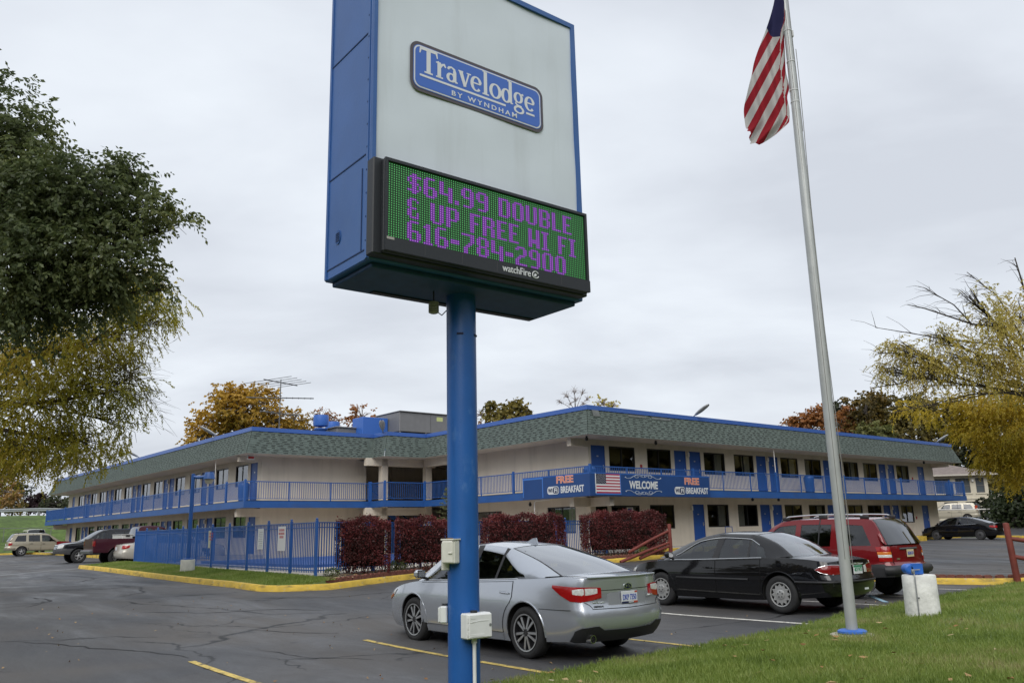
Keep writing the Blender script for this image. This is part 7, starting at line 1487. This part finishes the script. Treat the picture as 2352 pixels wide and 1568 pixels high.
# golden locust behind and below it
lb = B([(-120, 800, 23, 170, 420), (20, 830, 22.5, 130, 560), (120, 800, 22, 110, 470), (210, 790, 22.5, 85, 330), (290, 760, 22.5, 70, 190), (330, 690, 22.7, 70, 250), (365, 730, 22.8, 48, 110), (300, 640, 22.9, 55, 150), (40, 950, 22, 120, 480), (140, 930, 22.2, 110, 420), (230, 900, 22.4, 90, 250), (300, 880, 22.6, 75, 95), (-60, 1000, 22.4, 120, 330), (70, 1040, 22, 75, 170), (160, 1030, 22.2, 70, 150), (225, 1020, 22.3, 55, 80), (20, 1040, 22.6, 70, 170), (290, 970, 22.6, 60, 40)])
lc = sight(-420, 1230, 23.5); lc.z = .3
tree('golden_tree', 'golden yellow locust tree hanging in from the left below the green one', lc, .26, sight(-170, 900, 23.3), [(c, r, int(n*1.55)) for c, r, n in lb], (.30, 15, .068, .24, .45), L_GOLD, M_BARK, n_twigs=18, hang=.55, twig_r=.006, limb_k=.16)
# bare fringe of the golden tree
fb_ = MB(); f0 = sight(150, 850, 22.3)
for k in range(42):
    a = sight(random.uniform(150, 270), random.uniform(760, 900), 22.4+random.gauss(0, .3)); e = sight(random.uniform(310, 412), random.uniform(770, 1005), 22.6+random.gauss(0, .4)); m_ = a.lerp(e, .5)+Vector((0, 0, random.uniform(.02, .22))); fb_.path([a-lc, m_-lc, e-lc], [.010, .006, .0025], 4)
    for j in range(3):
        f = random.uniform(.35, .95); s0 = a.lerp(e, f)+Vector((0, 0, .15*math.sin(math.pi*f)*.8)); e2 = s0+Vector((random.uniform(.15, .55), random.gauss(0, .2), random.uniform(-.30, .28))); fb_.path([s0-lc, e2-lc], [.005, .002], 4)
for pts in ([(-150, 930), (-40, 890), (30, 850), (117, 790), (190, 735)], [(-150, 930), (-20, 930), (90, 925), (200, 910), (300, 890)], [(-150, 930), (-30, 980), (80, 1000), (170, 1015)], [(-40, 890), (40, 790), (90, 700)]):
    n_ = len(pts); fb_.path([sight(a, b, 22.2)-lc for a, b in pts], [.075*(1-i/n_)+.008 for i in range(n_)], 7)
gt_ = [o for o in bpy.data.objects if o.name.startswith('golden_tree')][0]; put('bare_twigs', fb_, P('bark_warm', (.085, .065, .055), .95), gt_)
# locust reaching in from the right
rb_ = B([(2240, 830, 26, 70, 100), (2310, 800, 26, 75, 130), (2340, 720, 26.2, 65, 80), (2270, 730, 26, 60, 45), (2180, 810, 26.2, 60, 75), (2100, 830, 26.3, 48, 55), (2060, 800, 26.3, 38, 40), (2045, 855, 26.4, 34, 28), (2130, 870, 26.2, 55, 40), (2360, 860, 26.5, 70, 130), (2150, 770, 26.2, 40, 22), (2220, 680, 26, 45, 6)])
rc = sight(2620, 1220, 27); rc.z = .4
rt = tree('locust_tree', 'sparse yellow locust tree with bare twigs reaching in from the right', rc, .30, sight(2480, 930, 27), [(c, r, int(n*3.4)) for c, r, n in rb_], (.30, 13, .070, .24, .5), L_YELS, M_BARK, n_twigs=30, hang=.55, twig_r=.0055, limb_k=.12)
lm_ = MB()
for pts in ([(2480, 930), (2314, 902), (2218, 873), (2141, 852), (2060, 850)], [(2400, 880), (2335, 755), (2231, 744), (2123, 708), (2085, 700)], [(2335, 800), (2270, 790), (2180, 780), (2060, 760), (2010, 752)], [(2314, 902), (2230, 905), (2130, 930), (2040, 950)], [(2231, 744), (2190, 700), (2120, 660)], [(2335, 755), (2290, 680), (2220, 625)], [(2400, 800), (2350, 660), (2330, 592)], [(2350, 900), (2260, 905), (2180, 925)], [(2218, 873), (2150, 830), (2050, 810), (2015, 812)], [(2141, 852), (2070, 880), (2005, 890)]):
    n_ = len(pts); w = [(.042 if pts[0][0] > 2390 else .022)*(1-i/n_)+.004 for i in range(n_)]; P3 = [sight(a, b, 26.2)-rc for a, b in pts]; lm_.path(P3, w, 6)
    for k in range(16):
        i = random.randrange(0, n_-1); s0 = P3[i].lerp(P3[i+1], random.random()); e2 = s0+Vector((-random.uniform(.1, .9), random.gauss(0, .3), random.uniform(-.25, .65))); lm_.path([s0, s0.lerp(e2, .5)+Vector((0, 0, .06)), e2], [.010, .006, .003], 4)
put('limb', lm_, M_BARK, rt)
YB = [(2290, 945, 30, 46, 240, 1), (2350, 925, 29.6, 55, 300, 1), (2240, 990, 30.3, 40, 200, 1), (2330, 1000, 29.4, 52, 330, 1), (2230, 940, 30.6, 40, 130, 1), (2285, 1035, 30, 36, 170, 1), (2355, 1055, 29.5, 50, 260, 1), (2310, 1085, 30.4, 30, 70, 1), (2205, 965, 30.8, 30, 80, 1), (2150, 945, 31, 40, 60, 1), (2090, 938, 31.2, 36, 36, 1), (2390, 1000, 29.5, 70, 260, 1), (2260, 900, 30.4, 44, 150, 1), (2180, 915, 30.8, 36, 70, 1), (2265, 1065, 30.6, 22, 36, 1), (2400, 1110, 29.5, 60, 120, 1)]
yb = [(c, r*np.array([1.15, 1, .62]), n) for c, r, n in [(*blob(a[0], a[1], a[2], a[3]), int(a[4]*1.15)) for a in YB]]
yc = sight(2560, 1230, 31); yc.z = .4
tree('yellow_tree', 'bright yellow drooping tree at the right edge before the dark wood', yc, .26, sight(2430, 900, 31), yb, (.34, 14, .085, .24, .5), L_YEL, M_BARK, n_twigs=9, hang=.45, twig_r=.006, limb_k=.14)
# ------------------------------------------------------------------ distant trees
SPF = (.85, 7, .38, .40, .3)
def far(name, label, Y, blobs, leafm, bark=M_BARKG, spray=SPF, base_px=None, gz=2.0, n_twigs=9, trunk_r=.30, group=None, twig_r=.05):
    bl = B([(a, b, Y+random.uniform(-1.5, 1.5), *c) for a, b, *c in blobs]); cx = base_px or sum(b[0] for b in blobs)/len(blobs); cy = max(b[1] for b in blobs); p = sight(cx, cy+20, Y); base = Vector((p.x, p.y, gz)); f = Vector((p.x, p.y, max(gz+2, p.z))); return tree(name, label, base, trunk_r, f, bl, spray, leafm, bark, n_twigs=n_twigs, group=group, twig_r=twig_r)
far('maple_tree', 'large round orange maple behind the left wing roof', 112, [(560, 935, 60, 55, 330), (510, 935, 48, 44, 260), (600, 940, 45, 48, 260), (480, 975, 38, 32, 200), (540, 985, 50, 30, 210), (610, 985, 38, 28, 160), (455, 1000, 26, 18, 90), (635, 965, 26, 30, 100), (575, 905, 32, 24, 120), (525, 910, 30, 22, 110)], L_ORA)
far('maple_tree', 'smaller orange brown maple between the antenna and the roof vents', 118, [(675, 965, 32, 24, 130), (700, 985, 26, 18, 80), (655, 985, 24, 20, 70)], L_ORA)
far('bare_tree', 'thin nearly bare tree with rusty tips behind the roof vents', 120, [(735, 960, 34, 26, 34), (765, 970, 30, 22, 16)], L_RUST, M_BARKP, n_twigs=30, trunk_r=.2, twig_r=.035)
far('maple_tree', 'small orange tree behind the blue rooftop box', 120, [(830, 955, 26, 26, 70), (845, 975, 22, 16, 40)], L_RUST, M_BARKP, n_twigs=20, twig_r=.04)
far('poplar_tree', 'yellow green tree showing over the roof right of the sign pole', 95, [(1140, 950, 28, 18, 100), (1175, 942, 26, 20, 110), (1195, 950, 20, 20, 60), (1160, 965, 34, 16, 70)], LEAF('leaf_ochre', [(.10, .095, .02), (.20, .16, .03), (.28, .21, .05)], scale=.2), spray=(.8, 5, .42, .4, .3))
far('bare_tree', 'bare grey tree standing behind the corner of the right wing', 85, [(1285, 922, 14, 12, 0), (1300, 906, 15, 14, 0), (1318, 896, 15, 14, 0), (1338, 900, 15, 13, 0), (1350, 914, 12, 10, 0), (1322, 915, 15, 12, 0), (1308, 925, 14, 10, 0), (1342, 925, 12, 9, 0)], L_RUST, M_BARKP, n_twigs=16, trunk_r=.14, twig_r=.014)
far('birch_tree', 'pale sparse tree tip just right of the bare grey tree', 92, [(1385, 925, 26, 12, 26), (1405, 932, 20, 10, 12)], L_YELS, M_BARKP, n_twigs=20, trunk_r=.16, twig_r=.028, spray=(.6, 4, .35, .4, .3))
far('bare_tree', 'thin bare treetop showing beside the sign pole above the cooling unit', 100, [(1105, 950, 20, 14, 5)], L_RUST, M_BARKP, n_twigs=26, trunk_r=.16, twig_r=.026)
# the wood behind the right wing
GW = 'autumn trees of the wood behind the right wing'
far('maple_tree', 'orange red maple at the left end of the wood behind the right wing', 118, [(1840, 970, 34, 22, 150), (1880, 960, 32, 24, 170), (1815, 980, 22, 14, 70), (1900, 985, 40, 22, 160)], L_RUST, group=GW)
far('maple_tree', 'rusty orange maple just right of the flagpole in the wood', 114, [(1930, 975, 34, 26, 190), (1955, 960, 28, 24, 140), (1945, 1000, 38, 18, 120)], L_RUST, group=GW)
far('oak_tree', 'dark green treetop behind the flagpole in the wood', 122, [(1905, 945, 28, 16, 90), (1925, 935, 20, 14, 60)], L_DARK, group=GW)
far('oak_tree', 'tall olive and orange oak, second tree right of the flagpole', 112, [(1985, 940, 36, 30, 210), (2010, 930, 30, 28, 160), (1990, 985, 40, 30, 220), (2020, 970, 34, 34, 200)], LEAF('leaf_amber', [(.05, .042, .012), (.12, .085, .016), (.20, .125, .02), (.24, .15, .03)], scale=.1), group=GW)
far('oak_tree', 'brown treetop crowning the wood above the right wing roof', 120, [(2005, 918, 22, 12, 60), (2040, 920, 20, 10, 50)], P('x', (1, 1, 1)) if False else L_OLIVE, group=GW)
far('oak_tree', 'dense olive oak in the middle of the wood', 110, [(2065, 950, 44, 34, 260), (2090, 990, 50, 42, 330), (2050, 1010, 40, 30, 200), (2105, 935, 34, 26, 170)], L_OLIVE, group=GW)
far('shrub_tree', 'pale green low tree just above the right wing roof', 96, [(2000, 992, 30, 14, 150), (2025, 998, 22, 12, 90)], L_FRESH, group=GW)
far('oak_tree', 'dark brown oak behind the far end of the right wing', 108, [(2150, 950, 48, 40, 300), (2170, 1010, 55, 48, 380), (2140, 1050, 50, 36, 260), (2210, 960, 44, 40, 260)], L_OLIVE, group=GW)
far('oak_tree', 'dark wooded mass of an oak above the cream house', 104, [(2230, 1020, 55, 50, 380), (2260, 1080, 52, 50, 360), (2225, 1100, 44, 36, 220), (2290, 990, 55, 50, 330)], L_DARK, group=GW)
far('oak_tree', 'brown grey oak right of the cream house', 98, [(2310, 1060, 55, 60, 380), (2340, 1120, 50, 55, 330), (2290, 1140, 34, 40, 200)], L_OLIVE, group=GW)
far('oak_tree', 'last dark oak of the wood at the right edge of the view', 102, [(2370, 960, 60, 60, 360), (2380, 1060, 60, 60, 330), (2410, 1150, 60, 55, 260)], L_DARK, group=GW)
far('bush', 'large green bush hiding the dark grey wagon', 68, [(2318, 1165, 34, 32, 320), (2345, 1145, 34, 40, 330), (2370, 1180, 40, 34, 260), (2325, 1195, 30, 20, 200), (2300, 1185, 20, 20, 120)], LEAF('leaf_bush', [(.016, .026, .010), (.036, .052, .016), (.07, .09, .028)], scale=.4), spray=(.7, 6, .26, .4, .3), gz=1.4, trunk_r=.12, group=None, n_twigs=6)
far('bush', 'low green shrub at the foot of the wood beside the cream house', 84, [(2278, 1180, 18, 30, 160), (2285, 1200, 18, 14, 80)], L_DARK, spray=(.7, 6, .3, .4, .3), gz=1.4, trunk_r=.1, n_twigs=5)
# beyond the guard rail on the left
GL_ = 'trees beyond the highway guard rail'
far('maple_tree', 'pale orange tree at the left edge beyond the guard rail', 135, [(5, 1085, 34, 40, 150), (25, 1130, 28, 24, 110), (-20, 1120, 34, 34, 120)], LEAF('leaf_peach', [(.20, .12, .03), (.32, .19, .06), (.40, .26, .10)], scale=.1), group=GL_, gz=4)
far('pine_tree', 'dark flat topped pine beyond the guard rail', 170, [(50, 1112, 18, 10, 60), (55, 1130, 22, 12, 60), (40, 1145, 20, 12, 50)], L_DARK, group=GL_, gz=4)
far('oak_tree', 'dark olive tree left of the purple one beyond the guard rail', 150, [(35, 1150, 22, 18, 90), (20, 1160, 20, 14, 60)], L_OLIVE, group=GL_, gz=4)
far('plum_tree', 'round dark purple tree beyond the guard rail', 150, [(88, 1145, 20, 18, 130), (98, 1150, 14, 14, 60), (80, 1158, 16, 12, 60)], L_WINE, group=GL_, gz=4)
far('oak_tree', 'wide grey green tree between the purple tree and the left wing', 145, [(128, 1155, 28, 14, 110), (150, 1160, 26, 14, 90), (112, 1162, 18, 12, 60), (185, 1165, 40, 14, 90)], LEAF('leaf_greygreen', [(.03, .04, .018), (.06, .07, .03), (.10, .10, .045)], scale=.1), group=GL_, gz=4)
far('oak_tree', 'light green tree behind the pine beyond the guard rail', 190, [(70, 1140, 22, 16, 70), (62, 1158, 24, 12, 60)], L_FRESH, group=GL_, gz=4)
# the far side of the road, seen only as reflections in glass and paint
def backwood():
    V, Q, off = [], [], 0
    for k in range(62):
        a = rad(172+(k/61)*238); R_ = random.uniform(46, 62)+max(0, (k-44))*1.2; c = np.array([math.cos(a)*R_, math.sin(a)*R_, random.uniform(6.5, 9)]); p, d = in_blob(c, np.array([7, 7, random.uniform(8, 11)]), 230, .5); v, q = sprays(p, unit_(d), 1.6, 4, 1.9, .42, .3); V.append(v); Q.append(q+off); off += len(v)
    o = bpy.data.objects.new('treeline', np_mesh('treeline', np.concatenate(V), np.concatenate(Q), [L_OLIVE])); COL.objects.link(o); tag(o, 'dark tree line across the road, mirrored in the windows', 'trees', kind='stuff')
backwood()
